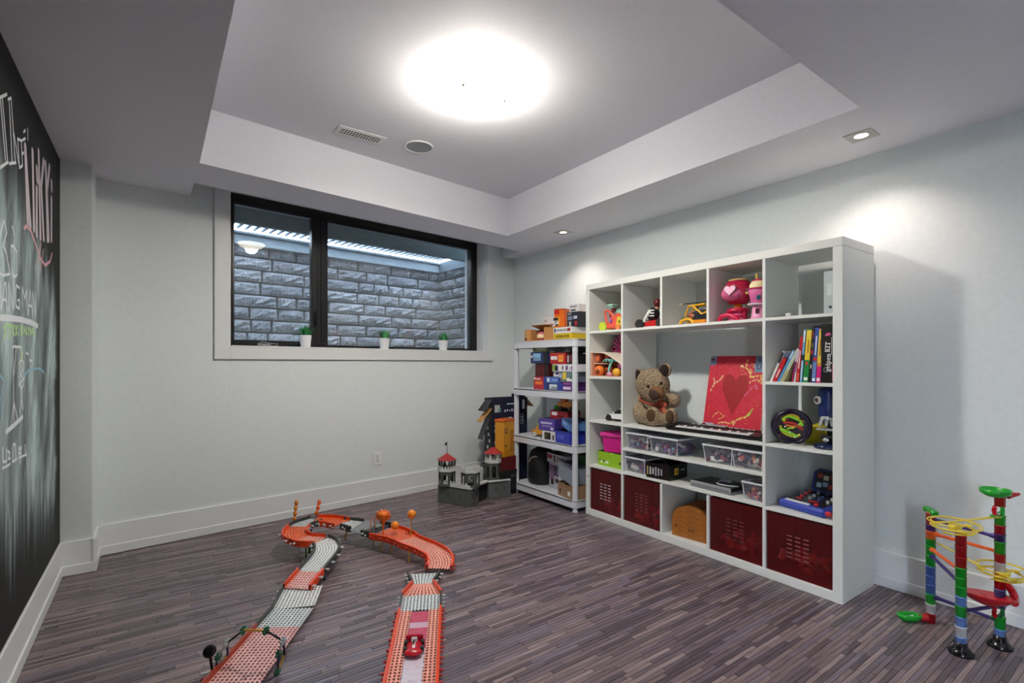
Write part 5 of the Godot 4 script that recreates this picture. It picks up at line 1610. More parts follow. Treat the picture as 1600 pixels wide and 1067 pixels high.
	obj("cabin", sh().prism(poly([-0.045, 0.05, 0.13, 0.055, 0.09, 0.092, 0.02, 0.094]), -0.046, 0.046), mat("1a1c1f", 0.15), c)
	obj("roof", sh().prism(poly([0.015, 0.09, 0.095, 0.09, 0.08, 0.099, 0.03, 0.1]), -0.042, 0.042), wh, c)
	obj("bumper", sh().box(Vector3(-0.1, 0.022, 0), Vector3(0.014, 0.022, 0.112), 0.005), mat("202226", 0.4), c)
	obj("sill", sh().box(Vector3(0.03, 0.014, 0), Vector3(0.26, 0.008, 0.122), 0.003), mat("26282c", 0.4), c)
	for z in [-0.036, 0.036]:
		obj("headlight", sh().ball(Vector3(-0.09, 0.043, z), Vector3(0.014, 0.007, 0.016), 10), mat("3a3e44", 0.15), c)
	for z in [-0.056, 0.056]:
		obj("mirror", sh().ball(Vector3(-0.01, 0.066, z * 1.12), Vector3(0.008, 0.006, 0.01), 8), wh, c)
		for x in [-0.06, 0.105]:
			obj("wheel", sh().cyl(Vector3(x, 0.025, z - 0.01), Vector3(x, 0.025, z + 0.01), 0.025, 0.025, 18), mat("18191b", 0.5), c)
	# green shoe box and pink tub
	var g := carton("green_box", "lime green cardboard shoe box in the cube above the left red bin", on_shelf(0.215, 0.4035, -0.14), SHELF_TURN, Vector3(0.272, 0.113, 0.16), "93c220")
	for i in 5:
		patch(g, "print_patch", ["2f3a44", "e8efe0", "3a5a5e", "dfe8d0", "e8efe0"][i], -0.115 + i * 0.021, 0.03 + [0.014, 0.0, 0.006, 0.0, 0.004][i], 0.017, [0.008, 0.02, 0.014, 0.014, 0.022][i], 0.0805)
	disc(g, "print_disc", "2c3a20", 0.1, 0.042, 0.011, 0.08)
	patch(g, "thumb_notch", "e9efc8", 0.015, 0.108, 0.016, 0.008, 0.0805)
	var p := item("storage_tub", "small magenta plastic tub with a lid on top of the lime green box", "tub", 0.22, 0.5175, -0.14, 0.25)
	var pm := mat("d4288c", 0.3)
	var s := sh()
	var a0 := []; var a1 := []
	for q in [[-1, -1], [1, -1], [1, 1], [-1, 1]]:
		a0.append(Vector3(q[0] * 0.09, 0.0, -q[1] * 0.058))
		a1.append(Vector3(q[0] * 0.103, 0.12, -q[1] * 0.068))
	s.skin(a0, a1)
	s.cap(a0, true)
	s.cap(a1, false)
	obj("tub_body", s, pm, p)
	obj("tub_lid", sh().box(Vector3(0, 0.134, 0), Vector3(0.25, 0.036, 0.165), 0.012), mat("e03c9c", 0.3), p)
	obj("lid_ridge", sh().box(Vector3(0, 0.155, 0), Vector3(0.19, 0.008, 0.11), 0.003), pm, p)
	obj("clasp", sh().box(Vector3(0.106, 0.09, 0), Vector3(0.008, 0.05, 0.04), 0.003), mat("3a1c30", 0.4), p)

func heap(called: String, label: String, p: Vector3, turn: float, w: float, d: float, h: float, n: int, palette: Array, sd: int, group := "") -> void:
	var r := RandomNumberGenerator.new()
	r.seed = sd
	var s := sh()
	for i in n:
		var f := float(i) / n
		var q := Vector3(r.randf_range(-w, w) * 0.5, 0.012 + h * f * r.randf_range(0.5, 1.0), r.randf_range(-d, d) * 0.5)
		s.tint = Color(palette[r.randi() % palette.size()]).srgb_to_linear()
		var b := Basis.from_euler(Vector3(r.randf() * TAU, r.randf() * TAU, r.randf() * TAU))
		s.at(q, b.scaled(Vector3.ONE * (2.0 if called == "toy_jumble" else 1.35)))
		match r.randi() % 4:
			0: s.box(Vector3.ZERO, Vector3(0.03, 0.012, 0.016), 0.002)
			1: s.cyl(Vector3(0, -0.006, 0), Vector3(0, 0.006, 0), 0.011, 0.011, 8)
			2: s.ball(Vector3.ZERO, Vector3(0.014, 0.011, 0.012), 8)
			3: s.box(Vector3.ZERO, Vector3(0.045, 0.005, 0.014), 0.001)
	var m := StandardMaterial3D.new()
	m.vertex_color_use_as_albedo = true
	m.roughness = 0.35
	var o := put(called, s.mesh(m), null, p, Basis(Vector3.UP, turn))
	tag(o, label, "toys", group)
	o.set_meta("kind", "stuff")

func clear_bin(label: String, x: float, y: float, z: float, w: float, h: float, d: float, turn := 0.0, lid := true) -> void:
	var t := item("clear_bin", label, "bin", x, y, z, turn, "clear plastic bins under the television bay")
	var m := StandardMaterial3D.new()
	m.transparency = BaseMaterial3D.TRANSPARENCY_ALPHA
	m.albedo_color = Color(0.75, 0.78, 0.86, 0.14)
	m.roughness = 0.15
	var k := 0.88
	var s := sh()
	for q in [[-1, -1, 1, -1], [1, -1, 1, 1], [1, 1, -1, 1], [-1, 1, -1, -1]]:
		var a := Vector3(q[0] * w * k / 2, 0.002, -q[1] * d * k / 2)
		var b := Vector3(q[2] * w * k / 2, 0.002, -q[3] * d * k / 2)
		var c := Vector3(q[2] * w / 2, h, -q[3] * d / 2)
		var e := Vector3(q[0] * w / 2, h, -q[1] * d / 2)
		s.quad(a, b, c, e)
	s.quad(Vector3(-w * k / 2, 0.002, d * k / 2), Vector3(w * k / 2, 0.002, d * k / 2), Vector3(w * k / 2, 0.002, -d * k / 2), Vector3(-w * k / 2, 0.002, -d * k / 2))
	obj("bin_body", s, m, t)
	var rim := sh()
	rim.box(Vector3(0, h, d / 2), Vector3(w + 0.014, 0.011, 0.011), 0.003)
	rim.box(Vector3(0, h, -d / 2), Vector3(w + 0.014, 0.011, 0.011), 0.003)
	rim.box(Vector3(-w / 2, h, 0), Vector3(0.011, 0.011, d), 0.003)
	rim.box(Vector3(w / 2, h, 0), Vector3(0.011, 0.011, d), 0.003)
	for sx in [-1.0, 1.0]:
		rim.cyl(Vector3(sx * w * k / 2, 0.002, d * k / 2), Vector3(sx * w / 2, h, d / 2), 0.003, 0.003, 6)
	obj("rim", rim, mat("d3d6da", 0.35), t)
	if lid:
		obj("bin_lid", sh().box(Vector3(0, h + 0.006, 0), Vector3(w - 0.004, 0.004, d - 0.004), 0.001), mat("8f949b", 0.3), t)

# a soft toy surface: smooth union of ellipsoids, meshed as surface nets
func blob(parts: Array, lo: Vector3, hi: Vector3, cell: float, blend: float) -> Shape:
	var n := Vector3i(((hi - lo) / cell).ceil()) + Vector3i.ONE
	var f := PackedFloat32Array()
	f.resize(n.x * n.y * n.z)
	f.fill(1.0)
	for q in parts:
		var c: Vector3 = q[0]
		var r: Vector3 = q[1]
		var bs: Basis = q[2] if q.size() > 2 else Basis()
		var inv := bs.inverse()
		var reach := maxf(r.x, maxf(r.y, r.z)) + blend * 1.6
		var i0 := Vector3i(((c - Vector3.ONE * reach - lo) / cell).floor()).clamp(Vector3i.ZERO, n - Vector3i.ONE)
		var i1 := Vector3i(((c + Vector3.ONE * reach - lo) / cell).ceil()).clamp(Vector3i.ZERO, n - Vector3i.ONE)
		var least := minf(r.x, minf(r.y, r.z))
		for z in range(i0.z, i1.z + 1):
			for y in range(i0.y, i1.y + 1):
				for x in range(i0.x, i1.x + 1):
					var p := inv * (lo + Vector3(x, y, z) * cell - c)
					var d := ((p / r).length() - 1.0) * least
					var k := (z * n.y + y) * n.x + x
					var o: float = f[k]
					var h := clampf(0.5 + 0.5 * (d - o) / blend, 0.0, 1.0)
					f[k] = lerpf(d, o, h) - blend * h * (1.0 - h)
	var ids := {}
	var pts := []
	var step := [0, 1, n.x, n.x + 1, n.x * n.y, n.x * n.y + 1, n.x * n.y + n.x, n.x * n.y + n.x + 1]
	var off := [Vector3(0, 0, 0), Vector3(1, 0, 0), Vector3(0, 1, 0), Vector3(1, 1, 0), Vector3(0, 0, 1), Vector3(1, 0, 1), Vector3(0, 1, 1), Vector3(1, 1, 1)]
	var edges := [[0, 1], [2, 3], [4, 5], [6, 7], [0, 2], [1, 3], [4, 6], [5, 7], [0, 4], [1, 5], [2, 6], [3, 7]]
	for z in n.z - 1:
		for y in n.y - 1:
			for x in n.x - 1:
				var k := (z * n.y + y) * n.x + x
				var ins := 0
				for e in 8:
					if f[k + step[e]] < 0:
						ins += 1
				if ins == 0 or ins == 8:
					continue
				var sum := Vector3.ZERO
				var cnt := 0
				for e in edges:
					var a: float = f[k + step[e[0]]]
					var b: float = f[k + step[e[1]]]
					if (a < 0) != (b < 0):
						sum += off[e[0]].lerp(off[e[1]], a / (a - b))
						cnt += 1
				ids[k] = pts.size()
				pts.append(lo + (Vector3(x, y, z) + sum / cnt) * cell)
	var s := sh()
	s.smooth = true
	var ax := [1, n.x, n.x * n.y]
	for k in ids:
		for a in 3:
			var u: int = ax[(a + 1) % 3]
			var v: int = ax[(a + 2) % 3]
			var x0: float = f[k]
			var x1: float = f[k + ax[a]]
			if (x0 < 0) == (x1 < 0) or not (ids.has(k - u) and ids.has(k - v) and ids.has(k - u - v)):
				continue
			var A: Vector3 = pts[ids[k]]; var B: Vector3 = pts[ids[k - u]]; var C: Vector3 = pts[ids[k - u - v]]; var D: Vector3 = pts[ids[k - v]]
			if x0 < 0:
				s.quad(A, B, C, D)
			else:
				s.quad(D, C, B, A)
	return s

func build_bear() -> void:
	var t := item("teddy_bear", "curly brown teddy bear sitting with a red bow in the large shelf bay", "soft toy", 0.56, 0.762, -0.2, 0.0)
	var o := Vector3(0.56, 0.762, -0.2)
	var hb := Basis(Vector3(0, 0, 1), -0.28)
	var head := Vector3(0.525, 1.03, -0.17) - o
	var P := [
		[Vector3(-0.035, 0.1, -0.02), Vector3(0.105, 0.12, 0.085)],
		[Vector3(-0.02, 0.17, -0.02), Vector3(0.085, 0.075, 0.07)],
		[head + Vector3(0.01, 0.022, 0), Vector3(0.134, 0.128, 0.105), hb],
		[head + Vector3(0.075, -0.045, 0.04), Vector3(0.07, 0.062, 0.06)],
		[Vector3(-0.135, 0.15, 0.0), Vector3(0.05, 0.07, 0.05), Basis(Vector3(0, 0, 1), 0.25)],
		[Vector3(-0.145, 0.09, 0.04), Vector3(0.052, 0.055, 0.055)],
		[Vector3(-0.085, 0.062, 0.085), Vector3(0.052, 0.048, 0.05)],
		[Vector3(0.085, 0.19, -0.01), Vector3(0.065, 0.048, 0.05), Basis(Vector3(0, 0, 1), -0.3)],
		[Vector3(0.15, 0.185, 0.015), Vector3(0.05, 0.05, 0.048)],
		[Vector3(-0.05, 0.045, 0.04), Vector3(0.09, 0.045, 0.07)],
		[Vector3(0.015, 0.055, 0.1), Vector3(0.065, 0.058, 0.055)],
		[Vector3(0.06, 0.075, 0.13), Vector3(0.055, 0.068, 0.035), Basis(Vector3.UP, 0.25)],
		[Vector3(0.1, 0.055, 0.06), Vector3(0.07, 0.05, 0.055)],
		[Vector3(0.195, 0.078, 0.1), Vector3(0.045, 0.066, 0.035), Basis(Vector3.UP, 0.35)],
	]
	var fur := grain("ecd6b4", 0.95, noise_tex(0.09, Color(1, 1, 1), Color(0.36, 0.31, 0.26), 2, 256, FastNoiseLite.TYPE_CELLULAR), Vector3(4.2, 4.2, 4.2), bump_tex(0.09, 30.0, 2, FastNoiseLite.TYPE_CELLULAR), 1.0)
	var fur_h := FastNoiseLite.new()
	obj("body", blob(P, Vector3(-0.23, -0.01, -0.15), Vector3(0.27, 0.42, 0.2), 0.0085, 0.03), fur, t)
	var brown := grain("2c1a12", 0.9, noise_tex(0.1, Color(0.6, 0.6, 0.6), Color(1, 1, 1), 2), Vector3(10, 10, 10))
	for q in [[head + Vector3(-0.124, 0.092, 0.0), 0.55], [head + Vector3(0.115, 0.132, -0.01), -0.5]]:
		obj("ear", sh().at(q[0], Basis(Vector3(0, 0, 1), q[1])).ball(Vector3.ZERO, Vector3(0.05, 0.054, 0.024), 18), fur, t)
		obj("inner_ear", sh().at(q[0] + Vector3(0, 0, 0.014), Basis(Vector3(0, 0, 1), q[1])).ball(Vector3.ZERO, Vector3(0.041, 0.045, 0.016), 18), brown, t)
	obj("muzzle", sh().at(head + Vector3(0.118, -0.025, 0.085), hb).ball(Vector3.ZERO, Vector3(0.064, 0.047, 0.04), 20), mat("765230", 0.85), t)
	obj("nose", sh().at(head + Vector3(0.118, -0.04, 0.118), hb).ball(Vector3.ZERO, Vector3(0.048, 0.036, 0.016), 18), mat("3a2113", 0.7), t)
	for q in [Vector3(0.052, 0.018, 0.102), Vector3(0.142, 0.04, 0.068)]:
		obj("eye", sh().ball(head + q, Vector3(0.011, 0.011, 0.009), 12), mat("120b08", 0.15), t)
	var bow := mat("a4402c", 0.7)
	var bc := Vector3(0.085, 0.17, 0.085)
	obj("bow_loop", sh().at(bc + Vector3(-0.03, 0.012, 0), Basis(Vector3(0, 0, 1), -0.3)).ball(Vector3.ZERO, Vector3(0.034, 0.024, 0.014), 14), bow, t)
	obj("bow_loop", sh().at(bc + Vector3(0.028, -0.006, 0), Basis(Vector3(0, 0, 1), -0.5)).ball(Vector3.ZERO, Vector3(0.034, 0.022, 0.014), 14), mat("b8523a", 0.7), t)
	obj("bow_knot", sh().ball(bc + Vector3(0, 0, 0.008), Vector3(0.014, 0.016, 0.012), 12), bow, t)
	obj("bow_tail", sh().prism(poly([-0.012, 0, 0.012, 0, 0.03, -0.075, 0.012, -0.085, -0.004, -0.07]), -0.003, 0.003), mat("8a3022", 0.7), t).position = bc + Vector3(0.005, -0.01, 0.006)
	obj("bow_tail", sh().prism(poly([-0.01, 0, 0.012, 0, 0.055, -0.05, 0.045, -0.07, 0.02, -0.06]), -0.003, 0.003), mat("c4694a", 0.7), t).position = bc + Vector3(0.012, -0.008, 0.004)
	obj("neck_ribbon", sh().at(head + Vector3(-0.0, -0.1, 0.0), hb * Basis(Vector3.RIGHT, PI / 2)).tube(_circle(0.085, 24), 0.008, 6, true), bow, t)
	for q in [[Vector3(0.062, 0.078, 0.152), 0.25, Vector3(0.037, 0.048, 0.017)], [Vector3(0.2, 0.08, 0.124), 0.35, Vector3(0.031, 0.047, 0.016)]]:
		obj("foot_pad", sh().at(q[0], Basis(Vector3.UP, q[1])).ball(Vector3.ZERO, q[2], 18), grain("6e4f30", 0.9, noise_tex(0.05, Color(0.5, 0.5, 0.5), Color(1, 1, 1), 3), Vector3(9, 9, 9)), t)

func media_bay() -> void:
	build_bear()
	# the painting leaning against the wall
	var W := 320
	var H := 400
	var img := Image.create(W, H, false, Image.FORMAT_RGB8)
	img.fill(Color("c8152e"))
	var r := RandomNumberGenerator.new()
	r.seed = 12
	var nz := FastNoiseLite.new()
	nz.frequency = 0.012
	for y in H:
		for x in W:
			img.set_pixel(x, y, Color("bf1730").lerp(Color("d82440"), 0.5 + 0.5 * nz.get_noise_2d(x, y)))
	var dot := func(x: float, y: float, rad: float, c: Color) -> void:
		for yy in range(-int(rad) - 1, int(rad) + 2):
			for xx in range(-int(rad) - 1, int(rad) + 2):
				if xx * xx + yy * yy <= rad * rad and x + xx >= 0 and y + yy >= 0 and x + xx < W and y + yy < H:
					img.set_pixel(int(x) + xx, int(y) + yy, c)
	for i in 420:
		dot.call(r.randf() * W, r.randf() * H, r.randf_range(0.4, 1.9), [Color("e0607a"), Color("e8c070"), Color("d890a0"), Color("a03a70")][r.randi() % 4])
	for sq in [[[20, 190, 40, 150, 70, 130, 85, 105], "e8c890"], [[30, 120, 40, 140, 34, 160], "e2b49a"], [[215, 20, 205, 60, 230, 80, 240, 110, 290, 100, 300, 130], "e6cf6a"], [[235, 140, 270, 120, 300, 140, 316, 150], "e0b080"], [[200, 230, 230, 190, 270, 150, 280, 170], "d06a90"], [[130, 380, 190, 330, 240, 310, 270, 270], "d8c04a"], [[230, 320, 255, 300, 265, 275], "9ac84a"], [[50, 330, 80, 300, 120, 320, 90, 340], "d8a060"], [[90, 360, 120, 350, 150, 355], "e6c880"], [[170, 340, 175, 360, 190, 335, 240, 315], "e0b070"], [[180, 55, 186, 50, 192, 58], "ecd9a0"], [[282, 130, 310, 110, 300, 100], "d8c860"]]:
		for i in range(0, sq[0].size() - 2, 2):
			var a := Vector2(sq[0][i], sq[0][i + 1])
			var b := Vector2(sq[0][i + 2], sq[0][i + 3])
			for k in 40:
				var p := a.lerp(b, k / 40.0) + Vector2(sin(k * 0.5), cos(k * 0.7)) * 2.0
				dot.call(p.x, p.y, 2.0 + 1.5 * sin(k * 0.3 + i), Color(sq[1]))
	for i in 30:                                        # a pale drip blot
		dot.call(190 + r.randf_range(-10, 70), 60 + r.randf_range(-20, 60), r.randf_range(1, 4), Color("ead890"))
	for y in H:                                        # the big heart
		for x in W:
			var u := (x - 160.0) / 62.0
			var v := -(y - 178.0) / 76.0
			var s := sqrt(absf(u))
			if absf(u) < 1.15 and v < 0.75 * s + sqrt(maxf(0.0, 1.15 - u * u)) * 0.62 - 0.1 and v > -1.75 + absf(u) * 1.45 + 0.1 * u * u:
				img.set_pixel(x, y, Color("a00810"))
	for q in [[0, 0, 36, 50, "7d93b4"], [255, 0, 65, 85, "6f89aa"], [0, 362, 62, 38, "a9b0c2"], [262, 380, 58, 20, "8fa0c0"]]:
		img.fill_rect(Rect2i(q[0], q[1], q[2], q[3]), Color(q[4]))
	for q in [[14, 16, 11], [303, 20, 13]]:              # small dark hearts
		for k in 14:
			dot.call(q[0] + (k - 7) * 0.8, q[1] + absf(k - 7) * -0.4 + 4, q[2] * 0.45, Color("7a1028"))
		dot.call(q[0], q[1] + q[2] * 0.8, q[2] * 0.3, Color("7a1028"))
	for q in [[270, 10, 14, 3], [275, 10, 4, 18], [270, 26, 14, 3], [268, 44, 4, 24], [268, 66, 18, 4], [284, 44, 4, 24]]:   # I and U
		img.fill_rect(Rect2i(q[0], q[1], q[2], q[3]), Color("2a2f5a"))
	img.generate_mipmaps()
	var pm := StandardMaterial3D.new()
	pm.albedo_texture = ImageTexture.create_from_image(img)
	pm.roughness = 0.5
	var t := item("heart_painting", "red splatter painting with a big dark heart leaning behind the keyboard", "painting", 1.112, 0.762, -0.225)
	t.basis = Basis(Vector3.UP, SHELF_TURN) * Basis(Vector3.RIGHT, -0.2) * Basis(Vector3(0, 0, 1), -0.005)
	obj("canvas", sh().box(Vector3(0, 0.256, -0.0095), Vector3(0.402, 0.51, 0.017), 0.002), mat("e6d9cf", 0.7), t)
	var cs := sh()
	cs.quad(Vector3(-0.2, 0.002, 0.0), Vector3(0.2, 0.002, 0.0), Vector3(0.2, 0.51, 0.0), Vector3(-0.2, 0.51, 0.0))
	obj("paint", cs, pm, t)
	# the keyboard
	var k := item("keyboard", "black electronic keyboard lying along the front of the large shelf bay", "keyboard", 1.106, 0.762, -0.085, 0.02)
	var blk := mat("101012", 0.3)
	obj("case", sh().at(Vector3(-0.33, 0, 0), Basis(Vector3.UP, PI / 2)).prism(poly([-0.058, 0.004, 0.07, 0.004, 0.08, 0.012, 0.08, 0.03, 0.066, 0.046, 0.045, 0.047, 0.02, 0.036, -0.058, 0.024]), 0, 0.66), blk, k)
	obj("end_block", sh().box(Vector3(-0.322, 0.022, 0.0), Vector3(0.03, 0.04, 0.15), 0.012), blk, k)
	obj("end_block", sh().box(Vector3(0.322, 0.022, 0.0), Vector3(0.03, 0.04, 0.15), 0.012), blk, k)
	var wk := sh().box(Vector3.ZERO, Vector3(0.0165, 0.006, 0.062), 0.001).mesh(mat("d8d9dc", 0.3))
	var bkm := sh().box(Vector3.ZERO, Vector3(0.008, 0.007, 0.036), 0.001).mesh(mat("0a0a0b", 0.3))
	for i in 29:
		put("white_key", wk, k, Vector3(-0.25 + i * 0.0175, 0.031, 0.034), Basis(Vector3.RIGHT, 0.12))
		if i < 28 and (i % 7) in [0, 1, 3, 4, 5]:
			put("black_key", bkm, k, Vector3(-0.24125 + i * 0.0175, 0.037, 0.018), Basis(Vector3.RIGHT, 0.12))
	obj("display", sh().at(Vector3(0.0, 0.0505, -0.03), Basis(Vector3.RIGHT, 0.42)).box(Vector3.ZERO, Vector3(0.1, 0.003, 0.022), 0.001), mat("8f979c", 0.2), k)
	var btn := sh().box(Vector3.ZERO, Vector3(0.013, 0.004, 0.006), 0.001).mesh(mat("c9cbd0", 0.4))
	for i in 9:
		put("button", btn, k, Vector3(-0.19 + i * 0.019, 0.047, -0.032 + 0.008 * (i % 2)), Basis(Vector3.RIGHT, 0.42))
		put("button", btn, k, Vector3(0.075 + i * 0.019, 0.047, -0.032 + 0.008 * (i % 2)), Basis(Vector3.RIGHT, 0.42))
	obj("red_switch", sh().box(Vector3(-0.12, 0.053, -0.05), Vector3(0.02, 0.012, 0.016), 0.003), mat("8a1420", 0.4), k)
	obj("knob", sh().cyl(Vector3(0.29, 0.038, -0.02), Vector3(0.29, 0.052, -0.024), 0.009, 0.008, 14), mat("c4c6ca", 0.3), k)
	# bins on the two low shelves
	var Y1 := 0.5865
	var Y2 := 0.4105
	var mix := ["6a4a8a", "3a4a7a", "c9c6d0", "8a2a4a", "2a2a40", "4a8a92", "e6e0da", "8a5a9a"]
	var warm := ["c8503a", "2a2a3a", "d8d0c8", "8a2038", "5a4a7a", "e0885a", "b8b4b0", "6a8a5a"]
	clear_bin("small clear plastic bin at the left end of the upper low shelf", 0.52, Y1, -0.1, 0.2, 0.112, 0.17)
	heap("toy_pieces", "mauve and white toy pieces inside the leftmost bin of the upper low shelf", on_shelf(0.52, Y1 + 0.004, -0.1), SHELF_TURN, 0.15, 0.12, 0.07, 60, ["6a4a8a", "5f86a0", "c9c6d0", "8a2a4a", "3a3a58", "e6e0da", "c98a7a"], 21)
	clear_bin("larger clear plastic bin full of purple pieces, second on the upper low shelf", 0.755, Y1, -0.14, 0.23, 0.11, 0.26)
	heap("toy_pieces", "purple and red toy pieces inside the second bin of the upper low shelf", on_shelf(0.755, Y1 + 0.004, -0.14), SHELF_TURN, 0.18, 0.21, 0.06, 110, mix, 22)
	clear_bin("clear plastic bin of dark pieces, third on the upper low shelf", 1.15, Y1, -0.13, 0.2, 0.108, 0.2)
	heap("toy_pieces", "navy and white toy pieces inside the third bin of the upper low shelf", on_shelf(1.15, Y1 + 0.004, -0.13), SHELF_TURN, 0.15, 0.16, 0.055, 80, ["2a2f4a", "3a3f5a", "d8d4d0", "1c1e2c", "8a3a4a", "e8e4e0"], 23)
	clear_bin("clear plastic bin of red pieces at the right end of the upper low shelf", 1.348, Y1, -0.12, 0.19, 0.108, 0.2)
	heap("toy_pieces", "red and cream toy pieces inside the rightmost bin of the upper low shelf", on_shelf(1.348, Y1 + 0.004, -0.12), SHELF_TURN, 0.14, 0.16, 0.07, 80, warm, 24)
	clear_bin("clear plastic bin of purple pieces at the left end of the lower low shelf", 0.485, Y2, -0.13, 0.185, 0.105, 0.2)
	heap("toy_pieces", "plum and white toy pieces inside the bin beside the black box", on_shelf(0.485, Y2 + 0.004, -0.13), SHELF_TURN, 0.14, 0.16, 0.06, 80, ["6a4a8a", "8a4a5a", "d8d4d0", "3a2a40", "a06a8a", "e8e4e0"], 25)
	clear_bin("small clear open bin of pieces beside the silver tray on the lower low shelf", 1.382, Y2, -0.11, 0.13, 0.1, 0.17, 0.0, false)
	heap("toy_pieces", "red and dark toy pieces inside the open bin beside the silver tray", on_shelf(1.382, Y2 + 0.004, -0.11), SHELF_TURN, 0.09, 0.12, 0.05, 50, ["c8503a", "2a2a3a", "d8d0c8", "d89a6a", "8a2038"], 26)
	# black boxes
	var b := carton("black_box", "glossy black box with a gold patch lying on the lower low shelf", on_shelf(0.695, Y2, -0.125), SHELF_TURN + 0.1, Vector3(0.19, 0.104, 0.22), "0d0d10", "", 0.25)
	for i in 6:
		patch(b, "print_patch", ["c9b06a", "b9bcc4", "e4e6ea", "9a9ca4", "c4c6cc", "8a8c94"][i], -0.082 + i * 0.022, 0.05, 0.008 + 0.006 * (i % 2), 0.06 - 0.008 * (i % 3), 0.11)
	patch_side(b, "print_patch", "c9a83a", 0.03, 0.055, 0.05, 0.045, 0.0956)
	patch_side(b, "print_patch", "8a6a20", 0.03, 0.055, 0.034, 0.024, 0.0966)
	patch_side(b, "print_patch", "c9ccd2", -0.05, 0.06, 0.045, 0.008, 0.0956)
	# the silver tray with a handset
	var s := item("silver_tray", "flat silver game console lying on the lower low shelf", "console", 1.102, Y2, -0.13, -0.05)
	obj("tray_base", sh().box(Vector3(0, 0.008, 0), Vector3(0.29, 0.016, 0.2), 0.003), mat("8c9096", 0.3, 0.5), s)
	obj("tray_front", sh().box(Vector3(0, 0.028, 0.096), Vector3(0.29, 0.024, 0.01), 0.002), mat("b9bdc2", 0.3, 0.5), s)
	obj("tray_groove", sh().box(Vector3(0, 0.022, 0.1015), Vector3(0.27, 0.004, 0.001)), mat("5f6368", 0.4), s)
	obj("tray_top", sh().box(Vector3(0, 0.029, -0.006), Vector3(0.284, 0.022, 0.19), 0.004), mat("1a1b1e", 0.3), s)
	var hs := item("handset", "grey handset with a curved pale cable lying on the silver console", "handset", 1.17, Y2 + 0.0405, -0.12, 0.15)
	obj("handset_body", sh().box(Vector3(-0.02, 0.016, -0.02), Vector3(0.075, 0.014, 0.045), 0.005), mat("9a9ea4", 0.35), hs)
	obj("handset_foot", sh().box(Vector3(-0.025, 0.005, -0.02), Vector3(0.05, 0.01, 0.03), 0.003), mat("6d7076", 0.4), hs)
	obj("cable", sh().tube(smooth_path([Vector3(-0.055, 0.008, 0.0), Vector3(-0.06, 0.0045, 0.03), Vector3(-0.03, 0.0045, 0.055), Vector3(0.03, 0.0045, 0.055), Vector3(0.075, 0.0045, 0.03)], 6), 0.004, 8), mat("d4d6d9", 0.35), hs)

func book(label: String, x: float, lean: float, w: float, h: float, d: float, bands: Array, z := -0.02) -> Node3D:
	var t := item("book", label, "book", x, 1.1105, z - d / 2, 0.0, "books and kits in the right column")
	t.basis = Basis(Vector3.UP, SHELF_TURN) * Basis(Vector3(0, 0, 1), -lean)
	obj("pages", sh().box(Vector3(w / 2, h / 2, -0.002), Vector3(w * 0.7, h - 0.008, d - 0.008)), mat("e2dccb", 0.8), t)
	var c := sh()
	c.box(Vector3(w * 0.09, h / 2, 0), Vector3(w * 0.18, h, d), 0.0004)
	c.box(Vector3(w * 0.91, h / 2, 0), Vector3(w * 0.18, h, d), 0.0004)
	obj("cover", c, mat(bands[0], 0.4), t)
	obj("spine", sh().box(Vector3(w / 2, h / 2, d / 2 - 0.001), Vector3(w, h, 0.003), 0.001), mat(bands[0], 0.4), t)
	for i in range(1, bands.size()):
		var q: Array = bands[i]
		obj("spine_band", sh().box(Vector3(w / 2, h * (q[1] + q[2]) / 2, d / 2 + 0.0008), Vector3(w * q[3], h * (q[2] - q[1]), 0.0012)), mat(q[0], 0.4), t.get_node("spine"))
	return t

